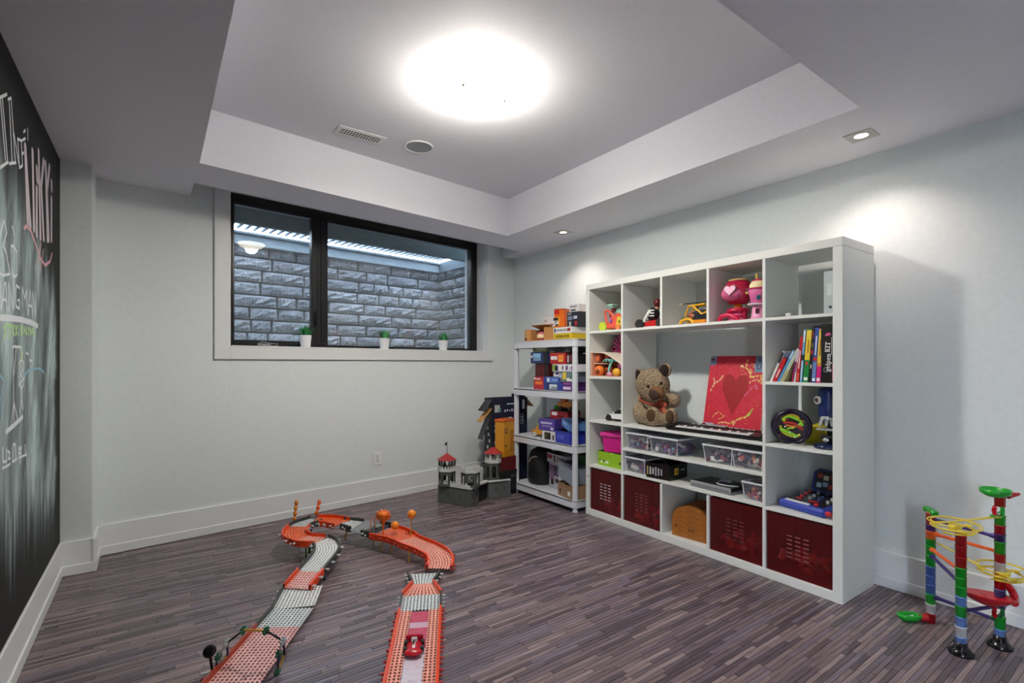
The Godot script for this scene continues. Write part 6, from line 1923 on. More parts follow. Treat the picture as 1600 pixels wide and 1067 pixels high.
func right_column() -> void:
	book("slim white and black book leaning at the far left of the books", 1.482, 0.4, 0.013, 0.185, 0.2, ["dcdcda", ["1c1c1e", 0.62, 0.97, 0.8]])
	book("red book leaning on the slim black and white one", 1.499, 0.42, 0.02, 0.145, 0.19, ["c41a24", ["e8c8c0", 0.2, 0.55, 0.4]])
	book("light blue book leaning third from the left of the books", 1.523, 0.46, 0.014, 0.195, 0.2, ["4f8fc0", ["bcd6e6", 0.75, 0.97, 0.5]])
	book("pale yellow book leaning beside the light blue book", 1.54, 0.46, 0.016, 0.2, 0.2, ["e2dc9a", ["7fb2d0", 0.02, 0.98, 0.3], ["8a7a2a", 0.05, 0.4, 0.3]])
	book("slim purple book leaning in the middle of the books", 1.601, 0.16, 0.011, 0.188, 0.2, ["7a2a6a", ["d8c4d8", 0.6, 0.98, 0.5], ["a01c50", 0.0, 0.3, 0.8]])
	book("thin white book between the purple and the tall red book", 1.614, 0.13, 0.008, 0.18, 0.2, ["d9d6da", ["b04a6a", 0.3, 0.6, 0.6]])
	book("tall red book left of the light blue spined one", 1.626, 0.09, 0.015, 0.245, 0.21, ["b8141c", ["f0e0d8", 0.3, 0.7, 0.3], ["e0563a", 0.04, 0.2, 0.7]])
	book("tall book with light blue and white spine right of the red one", 1.645, 0.075, 0.012, 0.285, 0.21, ["6fa2d0", ["e0e6ea", 0.75, 0.97, 0.6], ["1c2c22", 0.42, 0.52, 0.9], ["9cc4d8", 0.06, 0.4, 0.8]])
	var y := book("tall yellow and green book among the upright books", 1.661, 0.075, 0.026, 0.285, 0.22, ["18803a", ["e8c83a", 0.42, 0.98, 0.96], ["c83a3a", 0.33, 0.38, 0.5], ["e8e8e4", 0.04, 0.1, 0.7], ["b83a2a", 0.55, 0.8, 0.25]])
	book("thin dark book with speckled spine right of the green and yellow one", 1.69, 0.07, 0.012, 0.3, 0.22, ["1d1a22", ["b0322a", 0.5, 0.58, 0.8], ["8a7a4a", 0.62, 0.7, 0.5], ["c8c0b0", 0.25, 0.32, 0.6], ["a83a4a", 0.78, 0.9, 0.4]])
	book("blue book with red band beside the pink one", 1.704, 0.068, 0.02, 0.29, 0.22, ["31509a", ["c02a2c", 0.4, 0.46, 0.95], ["6a84b8", 0.08, 0.38, 0.9], ["d8dce8", 0.5, 0.85, 0.3], ["e8e8e8", 0.03, 0.08, 0.7]])
	book("yellow and hot pink book left of the black kit box", 1.726, 0.062, 0.022, 0.285, 0.22, ["d8207a", ["e6cc48", 0.36, 0.98, 0.95], ["e88a3a", 0.3, 0.37, 0.9], ["ece8e4", 0.03, 0.09, 0.7], ["b84a2a", 0.5, 0.8, 0.25]])
	var k := item("kit_box", "black kit box with white vertical lettering at the right end of the books", "box", 1.782, 1.1105, -0.13)
	obj("carton", sh().box(Vector3(0, 0.152, 0), Vector3(0.058, 0.304, 0.23), 0.0015), mat("0c0c0e", 0.4), k)
	obj("edge_strip", sh().box(Vector3(0.026, 0.05, 0.1156), Vector3(0.004, 0.09, 0.001)), mat("b03a6a", 0.4), k)
	var up := Basis(Vector3(0, 0, 1), PI / 2 - 0.05)
	words("gelpen", 0.02, mat("e6e6e6", 0.5), k, Vector3(0.006, 0.105, 0.1156), up, true, true)
	words("KIT", 0.022, mat("ececec", 0.5), k, Vector3(0.004, 0.185, 0.1156), up, true, true)
	obj("underline", sh().box(Vector3(0.022, 0.19, 0.1156), Vector3(0.0018, 0.09, 0.001)), mat("d8d8d8", 0.5), k)
	for i in 5:
		var a := 0.5 + i * 0.65
		obj("pink_flower", sh().at(Vector3(0.006, 0.245, 0.1156), Basis(Vector3(0, 0, 1), a)).box(Vector3(0.008, 0, 0), Vector3(0.014, 0.005, 0.001)), mat("d85a9a", 0.5), k)
	obj("tag_outline", sh().at(Vector3(-0.006, 0.066, 0.1156)).tube([Vector3(-0.008, -0.008, 0), Vector3(-0.008, 0.01, 0), Vector3(0.006, 0.014, 0), Vector3(0.012, 0, 0), Vector3(0.004, -0.01, 0)], 0.001, 5, true), mat("cfcfcf", 0.5), k)
	# round maze disc
	var Y := 0.7615
	var m := item("maze_disc", "round dark purple maze disc with lime green tracks on a clear stand", "toy", 1.585, Y, -0.075)
	var db := Basis(Vector3.UP, 0.4) * Basis(Vector3(0, 0, 1), -0.25) * Basis(Vector3.RIGHT, PI / 2)
	var c := Vector3(-0.008, 0.098, 0)
	obj("rim", sh().at(c, db).lathe(Vector3.ZERO, [Vector2(0.082, -0.02), Vector2(0.094, -0.016), Vector2(0.1, 0), Vector2(0.094, 0.016), Vector2(0.082, 0.02), Vector2(0.08, 0)], 40), mat("1e1430", 0.25), m)
	obj("backplate", sh().at(c, db).cyl(Vector3(0, -0.016, 0), Vector3(0, -0.01, 0), 0.083, 0.083, 32), mat("3a2a3a", 0.4), m)
	var lime := mat("8ed22a", 0.35)
	for q in [[[-0.05, 0.02, -0.03, 0.05, 0.03, 0.045, 0.05, 0.02], lime, 0.008], [[-0.02, -0.02, 0.02, 0.01, 0.05, 0.05], lime, 0.006], [[-0.055, -0.01, -0.03, -0.045, 0.02, -0.05, 0.05, -0.03], mat("c8c23a", 0.35), 0.007], [[-0.06, 0.03, -0.02, 0.065, 0.02, 0.06], mat("e0b83a", 0.35), 0.006], [[-0.05, -0.03, -0.01, -0.035, 0.04, -0.045], lime, 0.01], [[-0.045, 0.01, 0.0, 0.02, 0.055, 0.0], mat("b8382a", 0.35), 0.008], [[-0.03, 0.0, 0.01, 0.005, 0.04, 0.02], mat("d86a3a", 0.35), 0.006]]:
		var pts := []
		for i in range(0, q[0].size(), 2):
			pts.append(Vector3(q[0][i], q[0][i + 1], 0.006))
		obj("maze_track", sh().at(c, Basis(Vector3.UP, 0.4) * Basis(Vector3(0, 0, 1), -0.25)).tube(smooth_path(pts, 5), q[2], 7), q[1], m)
	for i in 10:
		obj("bead", sh().at(c, Basis(Vector3.UP, 0.4)).ball(Vector3(rng.randf_range(-0.06, 0.06), rng.randf_range(-0.055, 0.055), 0.012), Vector3(0.006, 0.006, 0.005), 8), mat(["b03a2a", "e6d03a", "e8e4d8"][i % 3], 0.35), m)
	obj("stand", sh().box(Vector3(0.012, 0.004, 0.012), Vector3(0.03, 0.008, 0.04), 0.003).box(Vector3(0.012, 0.0015, 0.01), Vector3(0.12, 0.003, 0.03), 0.001), mat("b9bcc0", 0.2), m)
	var yb := item("yellow_bag", "mustard yellow folded pouch behind the maze disc and microscope", "pouch", 1.655, Y, -0.22)
	obj("pouch", sh().prism(poly([-0.06, 0, 0.07, 0, 0.06, 0.09, 0.02, 0.125, -0.03, 0.1, -0.055, 0.05]), -0.03, 0.03), mat("b8aa22", 0.6), yb)
	obj("flap", sh().prism(poly([-0.03, 0.1, 0.02, 0.126, 0.05, 0.06, 0.0, 0.07]), 0.03, 0.034), mat("cabb2c", 0.6), yb)
	# microscope
	var s := item("microscope", "dark blue toy microscope standing beside the maze disc", "microscope", 1.748, Y, -0.1, 0.1)
	var nb := mat("1f2f66", 0.2)
	obj("base", sh().at(Vector3.ZERO, Basis.from_scale(Vector3(1.0, 1, 1.1))).lathe(Vector3.ZERO, [Vector2(0, 0), Vector2(0.062, 0), Vector2(0.062, 0.014), Vector2(0.05, 0.024), Vector2(0, 0.028)], 28), mat("16204a", 0.25), s)
	obj("arm", sh().box(Vector3(0.01, 0.11, -0.035), Vector3(0.045, 0.2, 0.03), 0.01), mat("14181f", 0.35), s)
	obj("stage", sh().box(Vector3(-0.004, 0.1, 0.004), Vector3(0.08, 0.01, 0.07), 0.003), mat("aeb2b8", 0.3, 0.3), s)
	obj("sub_stage", sh().box(Vector3(0, 0.06, 0.002), Vector3(0.055, 0.014, 0.05), 0.004), mat("23262c", 0.4), s)
	obj("mirror", sh().ball(Vector3(0, 0.045, 0.026), Vector3(0.016, 0.012, 0.006), 10), mat("c9cdd2", 0.1, 0.6), s)
	for x in [-0.03, 0.0, 0.028]:
		obj("objective", sh().cyl(Vector3(x * 0.7, 0.155, 0.01), Vector3(x, 0.118, 0.014), 0.011, 0.007, 12), mat("c4c8cc", 0.25, 0.5), s)
	obj("turret", sh().cyl(Vector3(0, 0.15, 0.01), Vector3(0, 0.175, 0.005), 0.028, 0.034, 20), mat("b6babf", 0.3, 0.3), s)
	obj("body_tube", sh().lathe(Vector3(0, 0.165, -0.005), [Vector2(0, 0), Vector2(0.04, 0.0), Vector2(0.044, 0.01), Vector2(0.045, 0.13), Vector2(0.04, 0.15), Vector2(0.02, 0.158), Vector2(0, 0.158)], 28), nb, s)
	obj("eyepiece_ring", sh().at(Vector3(-0.03, 0.255, 0.034), Basis(Vector3.UP, -0.65)).cyl(Vector3.ZERO, Vector3(0, 0, 0.012), 0.021, 0.021, 22), mat("cdd0d4", 0.25, 0.3), s)
	obj("eyepiece_lens", sh().at(Vector3(-0.03, 0.255, 0.034), Basis(Vector3.UP, -0.65)).cyl(Vector3(0, 0, 0.012), Vector3(0, 0, 0.0135), 0.014, 0.014, 18), mat("4a3430", 0.1), s)
	obj("focus_knob", sh().cyl(Vector3(0.03, 0.1, -0.035), Vector3(0.055, 0.1, -0.035), 0.014, 0.014, 14), mat("1a1c22", 0.4), s)
	# blue tabletop pinball
	var Y4 := 0.4035
	var p := item("tabletop_game", "blue tabletop pinball game with a raised back panel in the right column", "game", 1.655, Y4, -0.17, -0.18)
	var bl := mat("3446a8", 0.3)
	obj("table", sh().at(Vector3(0, 0.022, 0), Basis(Vector3.RIGHT, 0.12)).box(Vector3(0, 0.012, 0), Vector3(0.27, 0.045, 0.25), 0.012), bl, p)
	obj("playfield", sh().at(Vector3(0, 0.022, 0), Basis(Vector3.RIGHT, 0.12)).box(Vector3(0, 0.036, -0.01), Vector3(0.22, 0.004, 0.2), 0.001), mat("23242c", 0.15), p)
	obj("name_plate", sh().at(Vector3(0, 0.022, 0), Basis(Vector3.RIGHT, 0.12)).box(Vector3(-0.03, 0.037, 0.1), Vector3(0.14, 0.004, 0.024), 0.002), mat("d9dbe2", 0.4), p)
	for i in 12:
		obj("bumper", sh().at(Vector3(0, 0.022, 0), Basis(Vector3.RIGHT, 0.12)).cyl(Vector3(-0.08 + 0.05 * (i % 4) + 0.01 * (i / 4), 0.038, -0.08 + 0.05 * (i / 4)), Vector3(-0.08 + 0.05 * (i % 4) + 0.01 * (i / 4), 0.05, -0.08 + 0.05 * (i / 4)), 0.009, 0.007, 10), mat(["b01c2a", "8f9aa6", "2a3a78", "c8ccd2"][i % 4], 0.3), p)
	obj("flipper", sh().at(Vector3(0.03, 0.055, 0.055), Basis(Vector3.UP, 0.5)).box(Vector3.ZERO, Vector3(0.05, 0.008, 0.01), 0.003), mat("c02430", 0.3), p)
	obj("flipper", sh().at(Vector3(-0.05, 0.055, 0.06), Basis(Vector3.UP, -0.5)).box(Vector3.ZERO, Vector3(0.05, 0.008, 0.01), 0.003), mat("c02430", 0.3), p)
	obj("start_button", sh().cyl(Vector3(0.075, 0.05, 0.1), Vector3(0.075, 0.058, 0.102), 0.011, 0.01, 12), mat("d0283a", 0.3), p)
	obj("plunger", sh().cyl(Vector3(0.138, 0.026, 0.11), Vector3(0.162, 0.026, 0.11), 0.013, 0.013, 12), mat("c01c30", 0.3), p)
	var bp := Transform3D(Basis(Vector3.RIGHT, -0.25), Vector3(0.01, 0.065, -0.115))
	obj("back_panel", sh().at(bp.origin, bp.basis).prism(poly([-0.09, 0, 0.1, 0, 0.11, 0.02, 0.105, 0.12, 0.085, 0.14, -0.075, 0.14, -0.1, 0.115, -0.105, 0.02]), -0.015, 0.015), mat("24317a", 0.3), p)
	obj("back_art", sh().at(bp.origin, bp.basis).prism(poly([-0.085, 0.02, 0.09, 0.02, 0.09, 0.115, 0.075, 0.128, -0.065, 0.128, -0.085, 0.108]), 0.015, 0.017), mat("1a1622", 0.3), p)
	for i in 9:
		obj("art_patch", sh().at(bp.origin, bp.basis).box(Vector3(-0.06 + 0.035 * (i % 5), 0.045 + 0.045 * (i / 5) + 0.008 * (i % 2), 0.0176), Vector3(0.028, 0.026, 0.001)), mat(["a9cfe0", "8fb8d0", "b01c24", "c8b82c", "a41a1e", "b9482c", "d9d2c4", "7a1c20", "c02a2a"][i], 0.3), p)

func red_bin(x0: float, x1: float, label: String, slots: String, sd: int) -> void:
	var w := x1 - x0 - 0.006
	var t := item("red_bin", label, "bin", (x0 + x1) / 2, 0.0505, -0.012, 0.0, "translucent red bins in the bottom row")
	var m := StandardMaterial3D.new()
	m.transparency = BaseMaterial3D.TRANSPARENCY_ALPHA
	m.albedo_color = Color(0.4, 0.012, 0.025, 0.4)
	m.roughness = 0.12
	var h := 0.328
	obj("front_panel", sh().box(Vector3(0, h / 2, 0), Vector3(w, h, 0.004), 0.001), m, t)
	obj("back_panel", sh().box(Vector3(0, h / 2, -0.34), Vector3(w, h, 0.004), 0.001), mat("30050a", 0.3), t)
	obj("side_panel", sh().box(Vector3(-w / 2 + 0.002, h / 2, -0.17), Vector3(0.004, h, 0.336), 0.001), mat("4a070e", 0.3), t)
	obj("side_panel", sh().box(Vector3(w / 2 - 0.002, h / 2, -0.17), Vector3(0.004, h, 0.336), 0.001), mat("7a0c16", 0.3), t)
	obj("bottom", sh().box(Vector3(0, 0.003, -0.17), Vector3(w - 0.008, 0.004, 0.336)), mat("8a0e1a", 0.3), t)
	var slot := sh().box(Vector3.ZERO, Vector3(0.028, 0.006, 0.0012)).mesh(mat(slots, 0.4))
	for i in 3:
		for j in 6:
			put("slot", slot, t, Vector3(-0.045 + i * 0.043, 0.105 + j * 0.023, 0.0022))
	heap("toy_jumble", "jumble of red and dark toys " + label.split(" bin ")[1].insert(0, "inside the red bin "), on_shelf((x0 + x1) / 2, 0.058, -0.16), SHELF_TURN, w - 0.1, 0.2, 0.1, 34, ["e0303a", "f04a44", "4a1a1e", "ff6a5a", "2c1216", "d02a34"], sd)

func bottom_row() -> void:
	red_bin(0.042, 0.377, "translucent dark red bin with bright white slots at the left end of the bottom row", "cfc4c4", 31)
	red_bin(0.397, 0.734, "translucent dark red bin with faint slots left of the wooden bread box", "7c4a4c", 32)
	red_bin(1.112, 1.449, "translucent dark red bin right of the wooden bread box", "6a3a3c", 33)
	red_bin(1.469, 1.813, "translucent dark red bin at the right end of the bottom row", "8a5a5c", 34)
	# bread box
	var t := item("bread_box", "honey coloured wooden bread box with a rounded roll top in the bottom row", "bread box", 0.922, 0.0505, -0.165, 0.12)
	var wood := grain("b8742c", 0.5, noise_tex(0.02, Color(0.72, 0.66, 0.58), Color(1, 1, 1), 5), Vector3(2, 30, 2))
	var prof := PackedVector2Array([Vector2(-0.13, 0.0), Vector2(0.13, 0.0), Vector2(0.13, 0.12)])
	for i in 9:
		var a := PI * 0.06 + (PI * 0.88) * i / 8
		prof.append(Vector2(cos(a) * 0.13, 0.12 + sin(a) * 0.095))
	prof.append(Vector2(-0.13, 0.12))
	obj("front_cheek", sh().prism(prof, 0.095, 0.11), wood, t)
	obj("back_cheek", sh().prism(prof, -0.11, -0.095), wood, t)
	obj("base", sh().box(Vector3(0, 0.006, 0), Vector3(0.25, 0.012, 0.19)), wood, t)
	var sm := sh().box(Vector3.ZERO, Vector3(0.0175, 0.007, 0.192), 0.002).mesh(wood)
	for i in 19:
		var a := PI * 0.02 + (PI * 0.96) * i / 18
		var p := Vector3(cos(a) * 0.124, 0.118 + sin(a) * 0.091, 0)
		put("tambour_slat", sm, t, p, Basis(Vector3(0, 0, 1), a - PI / 2))
	for sx in [-1.0, 1.0]:
		for j in 5:
			put("tambour_slat", sm, t, Vector3(sx * 0.124, 0.022 + j * 0.02, 0), Basis(Vector3(0, 0, 1), PI / 2))
	obj("brand_mark", sh().box(Vector3(0.01, 0.06, 0.1102), Vector3(0.042, 0.016, 0.0008)), mat("4a2a10", 0.6), t)
	obj("brand_mark", sh().box(Vector3(0.01, 0.06, 0.1108), Vector3(0.03, 0.008, 0.0006)), mat("9a5f24", 0.6), t)
	obj("knob", sh().ball(Vector3(-0.1, 0.07, 0.112), Vector3(0.006, 0.01, 0.006), 10), mat("3a2410", 0.5), t)

# ---- things on the plastic rack ----
func rack_pos(x: float, y: float, z: float) -> Vector3:      # x from the rack's left end, z into the room
	return Vector3(2.745, 0, -3.822) + Basis(Vector3.UP, -PI / 2) * Vector3(x, y, z)

func game_box(called: String, label: String, x: float, level: float, z: float, w: float, h: float, d: float, hex: String, marks: Array, turn := 0.0, grp := "board game boxes on the plastic rack") -> Node3D:
	var t := carton(called, label, rack_pos(x, level, z), -PI / 2 + turn, Vector3(w, h, d), hex, grp)
	for q in marks:                                    # [colour, x, y, w, h] as shares of the front face
		patch(t, "print_patch", q[0], (q[1] - 0.5) * w, q[2] * h, q[3] * w, q[4] * h, d / 2 + 0.0008)
	return t

func rack_contents() -> void:
	var T := 1.4155                                    # top tier
	var b := thing("open_box", "open brown cardboard box with its flaps up on top of the rack", "box", rack_pos(0.3, T, -0.12), -PI / 2 + 0.15)
	var card := mat("c08a52", 0.8)
	obj("box_floor", sh().box(Vector3(0, 0.003, 0), Vector3(0.2, 0.006, 0.16)), card, b)
	obj("back_wall", sh().box(Vector3(0, 0.06, -0.08), Vector3(0.2, 0.12, 0.004)), mat("8a5c34", 0.8), b)
	obj("side_wall", sh().box(Vector3(-0.1, 0.055, 0), Vector3(0.004, 0.11, 0.16)), card, b)
	obj("side_wall", sh().box(Vector3(0.1, 0.06, 0), Vector3(0.004, 0.12, 0.16)), card, b)
	obj("flap", sh().at(Vector3(-0.1, 0.0, 0.08), Basis(Vector3.UP, -0.5)).box(Vector3(-0.05, 0.055, 0), Vector3(0.1, 0.11, 0.004)), mat("d9a468", 0.8), b)
	obj("flap", sh().at(Vector3(0.1, 0.0, 0.08), Basis(Vector3.UP, 0.5)).box(Vector3(0.05, 0.06, 0), Vector3(0.1, 0.12, 0.004)), mat("b07c44", 0.8), b)
	obj("flap", sh().at(Vector3(0, 0.118, -0.08), Basis(Vector3.RIGHT, -0.25)).box(Vector3(0, 0, 0.06), Vector3(0.2, 0.004, 0.12)), mat("a8703c", 0.8), b)
	obj("label_print", sh().at(Vector3(-0.1, 0.0, 0.08), Basis(Vector3.UP, -0.5)).box(Vector3(-0.05, 0.022, 0.003), Vector3(0.06, 0.026, 0.001)), mat("6a4a2c", 0.8), b)
	var bl := thing("pink_globe", "small pink and cream ball inside the open brown box on the rack", "ball", rack_pos(0.31, T + 0.006, -0.11), 0.0)
	obj("ball", sh().ball(Vector3(0, 0.04, 0), Vector3(0.042, 0.04, 0.042), 18), mat("d9788a", 0.4), bl)
	obj("band", sh().at(Vector3(0, 0.04, 0)).lathe(Vector3.ZERO, [Vector2(0.043, -0.016), Vector2(0.0445, 0), Vector2(0.042, 0.014)], 20), mat("ead9a8", 0.4), bl)
	var G := "games on top of the rack"
	var w1 := game_box("game_box", "white game box, lower of two stacked behind the open brown box", 0.36, T, -0.29, 0.28, 0.155, 0.13, "e4e4e2", [["2c2c30", 0.2, 0.84, 0.12, 0.1], ["2c2c30", 0.55, 0.86, 0.14, 0.08]], 0.0, G)
	game_box("game_box", "white flat game box on top of the stack behind the open brown box", 0.355, T + 0.156, -0.28, 0.285, 0.085, 0.14, "e2e1e0", [["2a2a2e", 0.78, 0.55, 0.08, 0.6], ["6a4a4a", 0.92, 0.6, 0.05, 0.4], ["b9bcc4", 0.12, 0.45, 0.14, 0.3], ["8a2a34", 0.5, 0.03, 0.98, 0.05]], 0.0, G)
	var j := game_box("tall_game_box", "tall bright orange game box with white letters on top of the rack", 0.535, T, -0.16, 0.1, 0.275, 0.1, "e46818", [["c8281c", 0.25, 0.9, 0.5, 0.14], ["e89a1c", 0.4, 0.6, 0.4, 0.3], ["b84a1c", 0.3, 0.18, 0.5, 0.24], ["3a4a5a", 0.75, 0.06, 0.3, 0.1]], 0.3, G)
	obj("letter_plate", sh().box(Vector3(-0.034, 0.162, 0.052), Vector3(0.05, 0.07, 0.002), 0.0005), mat("23242a", 0.5), j)
	words("ga", 0.04, mat("e8e6e2", 0.5), j, Vector3(-0.034, 0.16, 0.0535), Basis(), true)
	var o1 := game_box("game_box", "yellow game box under the white one at the right end of the rack top", 0.69, T, -0.12, 0.22, 0.05, 0.2, "d8b81e", [["8a6a18", 0.5, 0.06, 0.98, 0.08]], 0.05, G)
	words("OPERATION", 0.021, mat("2c2618", 0.5), o1, Vector3(0.0, 0.024, 0.1012), Basis(), true)
	var o2 := game_box("game_box", "white game box on the yellow one at the right end of the rack top", 0.69, T + 0.0505, -0.12, 0.22, 0.052, 0.2, "e6e4e4", [["2c3a48", 0.1, 0.5, 0.07, 0.7], ["a02a34", 0.86, 0.55, 0.14, 0.5]], 0.05, G)
	words("OPERATION", 0.019, mat("3a3440", 0.5), o2, Vector3(0.0, 0.026, 0.1012), Basis(), true)
	game_box("game_box", "dark game box with pictures standing on the white game box at the rack's right end", 0.755, T + 0.103, -0.16, 0.14, 0.125, 0.16, "20242e", [["7a8aa8", 0.3, 0.6, 0.4, 0.24], ["b9c2d0", 0.75, 0.62, 0.3, 0.2], ["c8c4c0", 0.3, 0.2, 0.16, 0.32], ["b02a34", 0.8, 0.22, 0.2, 0.3], ["8a9098", 0.25, 0.88, 0.3, 0.14]], 0.0, G)
	game_box("game_box", "small flat white box on top of the dark picture box", 0.765, T + 0.2285, -0.16, 0.12, 0.06, 0.14, "d9d4d4", [["7a6a74", 0.4, 0.75, 0.7, 0.14], ["2a2a30", 0.4, 0.25, 0.5, 0.2]], 0.0, G)
	game_box("yellow_box", "narrow yellow box between the orange box and the dark picture box", 0.635, T + 0.103, -0.19, 0.04, 0.11, 0.1, "d8a01e", [["3a2a1a", 0.5, 0.85, 0.7, 0.2]], 0.0, G)
	# second tier: stacked games
	var S := 0.9835
	var B2 := "stacked games on the second tier of the rack"
	game_box("game_box", "red and blue snack sized box at the lower left of the second tier stack", 0.39, S, -0.12, 0.17, 0.115, 0.2, "b82a3a", [["2f3a8a", 0.88, 0.5, 0.26, 0.98], ["e8762e", 0.4, 0.5, 0.5, 0.26], ["e2c8c0", 0.35, 0.8, 0.3, 0.12], ["e8e4e4", 0.1, 0.84, 0.12, 0.18]], 0.12, B2)
	game_box("game_box", "dark red wooden box above the red and blue box on the second tier", 0.39, S + 0.1155, -0.13, 0.17, 0.115, 0.18, "4a0e12", [["6a1a1a", 0.3, 0.5, 0.08, 0.9], ["6a1a1a", 0.6, 0.5, 0.08, 0.9], ["2c0a0c", 0.82, 0.5, 0.3, 0.98]], 0.1, B2)
	game_box("game_box", "navy game box with a pale blue picture high on the second tier's left", 0.375, S + 0.231, -0.12, 0.22, 0.1, 0.2, "23305e", [["8ab4d8", 0.38, 0.56, 0.44, 0.64], ["c4dcec", 0.38, 0.4, 0.36, 0.2], ["e8eaf0", 0.08, 0.6, 0.07, 0.2], ["10131c", 0.88, 0.5, 0.22, 0.98]], 0.08, B2)
	game_box("game_box", "olive and cream game box on top of the navy picture box", 0.37, S + 0.3315, -0.13, 0.2, 0.065, 0.18, "8f8f6a", [["c9c8a4", 0.6, 0.45, 0.6, 0.5], ["4a4a34", 0.1, 0.6, 0.14, 0.6]], 0.05, B2)
	game_box("game_box", "blue game box at the bottom middle of the second tier stack", 0.565, S, -0.12, 0.17, 0.06, 0.2, "23305a", [["d0d8e4", 0.55, 0.5, 0.55, 0.7], ["9ab0c8", 0.6, 0.35, 0.4, 0.3]], 0.05, B2)
	game_box("game_box", "violet game box with pale letters at the bottom right of the second tier", 0.735, S, -0.11, 0.18, 0.075, 0.2, "5a2a7a", [["2c3a9a", 0.2, 0.5, 0.36, 0.94], ["d8c4dc", 0.66, 0.35, 0.5, 0.3], ["a04a9a", 0.6, 0.84, 0.6, 0.16]], 0.0, B2)
	game_box("game_box", "light blue game box above the dark blue one in the second tier stack", 0.575, S + 0.0605, -0.12, 0.19, 0.055, 0.2, "4a6ab8", [["d0dcec", 0.18, 0.5, 0.18, 0.6], ["7a9ad0", 0.6, 0.5, 0.4, 0.4]], 0.0, B2)
	game_box("game_box", "game box with yellow and green picture above the violet box", 0.75, S + 0.0755, -0.12, 0.19, 0.085, 0.2, "6f7a8a", [["e0c83a", 0.35, 0.6, 0.22, 0.7], ["e8e8e4", 0.7, 0.25, 0.4, 0.3], ["2f7a4a", 0.85, 0.6, 0.2, 0.6], ["a8b8c4", 0.1, 0.6, 0.2, 0.4]], 0.0, B2)
	game_box("game_box", "white game box with red dots below the red game box", 0.62, S + 0.1165, -0.13, 0.13, 0.045, 0.18, "e2e0e2", [["3a3a8a", 0.4, 0.6, 0.3, 0.4], ["8a8ac0", 0.75, 0.4, 0.3, 0.3]], 0.0, B2)
	game_box("game_box", "white game box with purple symbols on the second tier's right", 0.715, S + 0.162, -0.12, 0.3, 0.062, 0.2, "e4e2e6", [["7a9a3a", 0.1, 0.5, 0.2, 0.8], ["4a3a6a", 0.2, 0.45, 0.12, 0.7], ["5a2a4a", 0.45, 0.5, 0.05, 0.5], ["6a4a7a", 0.62, 0.5, 0.09, 0.6], ["6a2a5a", 0.85, 0.45, 0.1, 0.6], ["b0b8d0", 0.74, 0.4, 0.05, 0.5]], 0.0, B2)
	var red := game_box("game_box", "red game box with white and yellow lettering in the second tier stack", 0.635, S + 0.2245, -0.12, 0.2, 0.095, 0.2, "b01c26", [["e2dcdc", 0.27, 0.55, 0.42, 0.32], ["e8842e", 0.72, 0.58, 0.34, 0.5], ["e8c84a", 0.7, 0.28, 0.3, 0.12], ["d84a3a", 0.5, 0.95, 0.98, 0.05]], 0.0, B2)
	game_box("game_box", "black game box with a red emblem right of the red game box", 0.79, S + 0.2245, -0.13, 0.105, 0.085, 0.2, "1c1a1e", [["d8d4d4", 0.18, 0.5, 0.14, 0.7], ["8a2a30", 0.65, 0.55, 0.5, 0.6], ["c48a8a", 0.65, 0.55, 0.2, 0.3]], 0.0, B2)
	var st := game_box("speaker_box", "wide black box with four round rings under the rack's top tier", 0.66, S + 0.3205, -0.14, 0.34, 0.045, 0.2, "0e0e11", [], 0.0, B2)
	for x in [-0.14, -0.105, 0.05, 0.088]:
		obj("print_ring", sh().at(Vector3(x, 0.022, 0.1012)).tube(_circle(0.014), 0.0028, 5, true), mat("8f9298", 0.5), st)
	# third tier
	var M := 0.5455
	var B3 := "games and toys on the third tier of the rack"
	game_box("game_box", "white game box with a round black emblem on the third tier", 0.515, M, -0.09, 0.15, 0.085, 0.16, "dedee0", [["2a2a24", 0.45, 0.5, 0.5, 0.7], ["c8b83a", 0.45, 0.52, 0.36, 0.4], ["4a3a2c", 0.9, 0.4, 0.12, 0.5]], 0.1, B3)
	game_box("game_box", "violet game box on the white one on the third tier", 0.49, M + 0.0855, -0.09, 0.185, 0.1, 0.17, "54429a", [["c4c0e0", 0.5, 0.66, 0.7, 0.16], ["a49cd0", 0.5, 0.4, 0.56, 0.08], ["d4d4e4", 0.85, 0.22, 0.16, 0.22]], 0.15, B3)
	game_box("game_box", "royal blue carton at the right end of the third tier", 0.715, M, -0.09, 0.2, 0.105, 0.16, "2a36a8", [["4a5ac8", 0.4, 0.5, 0.5, 0.4], ["1a2478", 0.5, 0.95, 0.98, 0.06]], -0.1, B3)
	game_box("game_box", "tilted pale blue box lying on the royal blue carton", 0.745, M + 0.1265, -0.1, 0.17, 0.065, 0.15, "5a86c4", [["b0cce4", 0.4, 0.6, 0.5, 0.2]], -0.35, B3).basis *= Basis(Vector3(0, 0, 1), -0.2)
	game_box("game_box", "dark red game box at the back of the third tier", 0.54, M + 0.186, -0.19, 0.21, 0.07, 0.16, "9a1c22", [["e4dcdc", 0.25, 0.6, 0.3, 0.4], ["5a1014", 0.6, 0.3, 0.3, 0.3]], 0.1, B3)
	game_box("game_box", "plain grey games carton holding up the dark red game box", 0.55, M, -0.26, 0.2, 0.185, 0.12, "4a3a3e", [["6a5a5c", 0.5, 0.5, 0.8, 0.3]], 0.0, B3)
	var bd := thing("toy_digger", "orange and yellow toy truck on the dark red game box on the rack", "toy", rack_pos(0.585, M + 0.2565, -0.18), -PI / 2 + 0.2)
	obj("bed", sh().prism(poly([-0.08, 0.03, 0.09, 0.03, 0.1, 0.075, 0.02, 0.08, -0.02, 0.06, -0.09, 0.07]), -0.035, 0.035), mat("e0881e", 0.4), bd)
	obj("cab", sh().box(Vector3(-0.035, 0.085, 0), Vector3(0.05, 0.05, 0.06), 0.008), mat("d8701c", 0.4), bd)
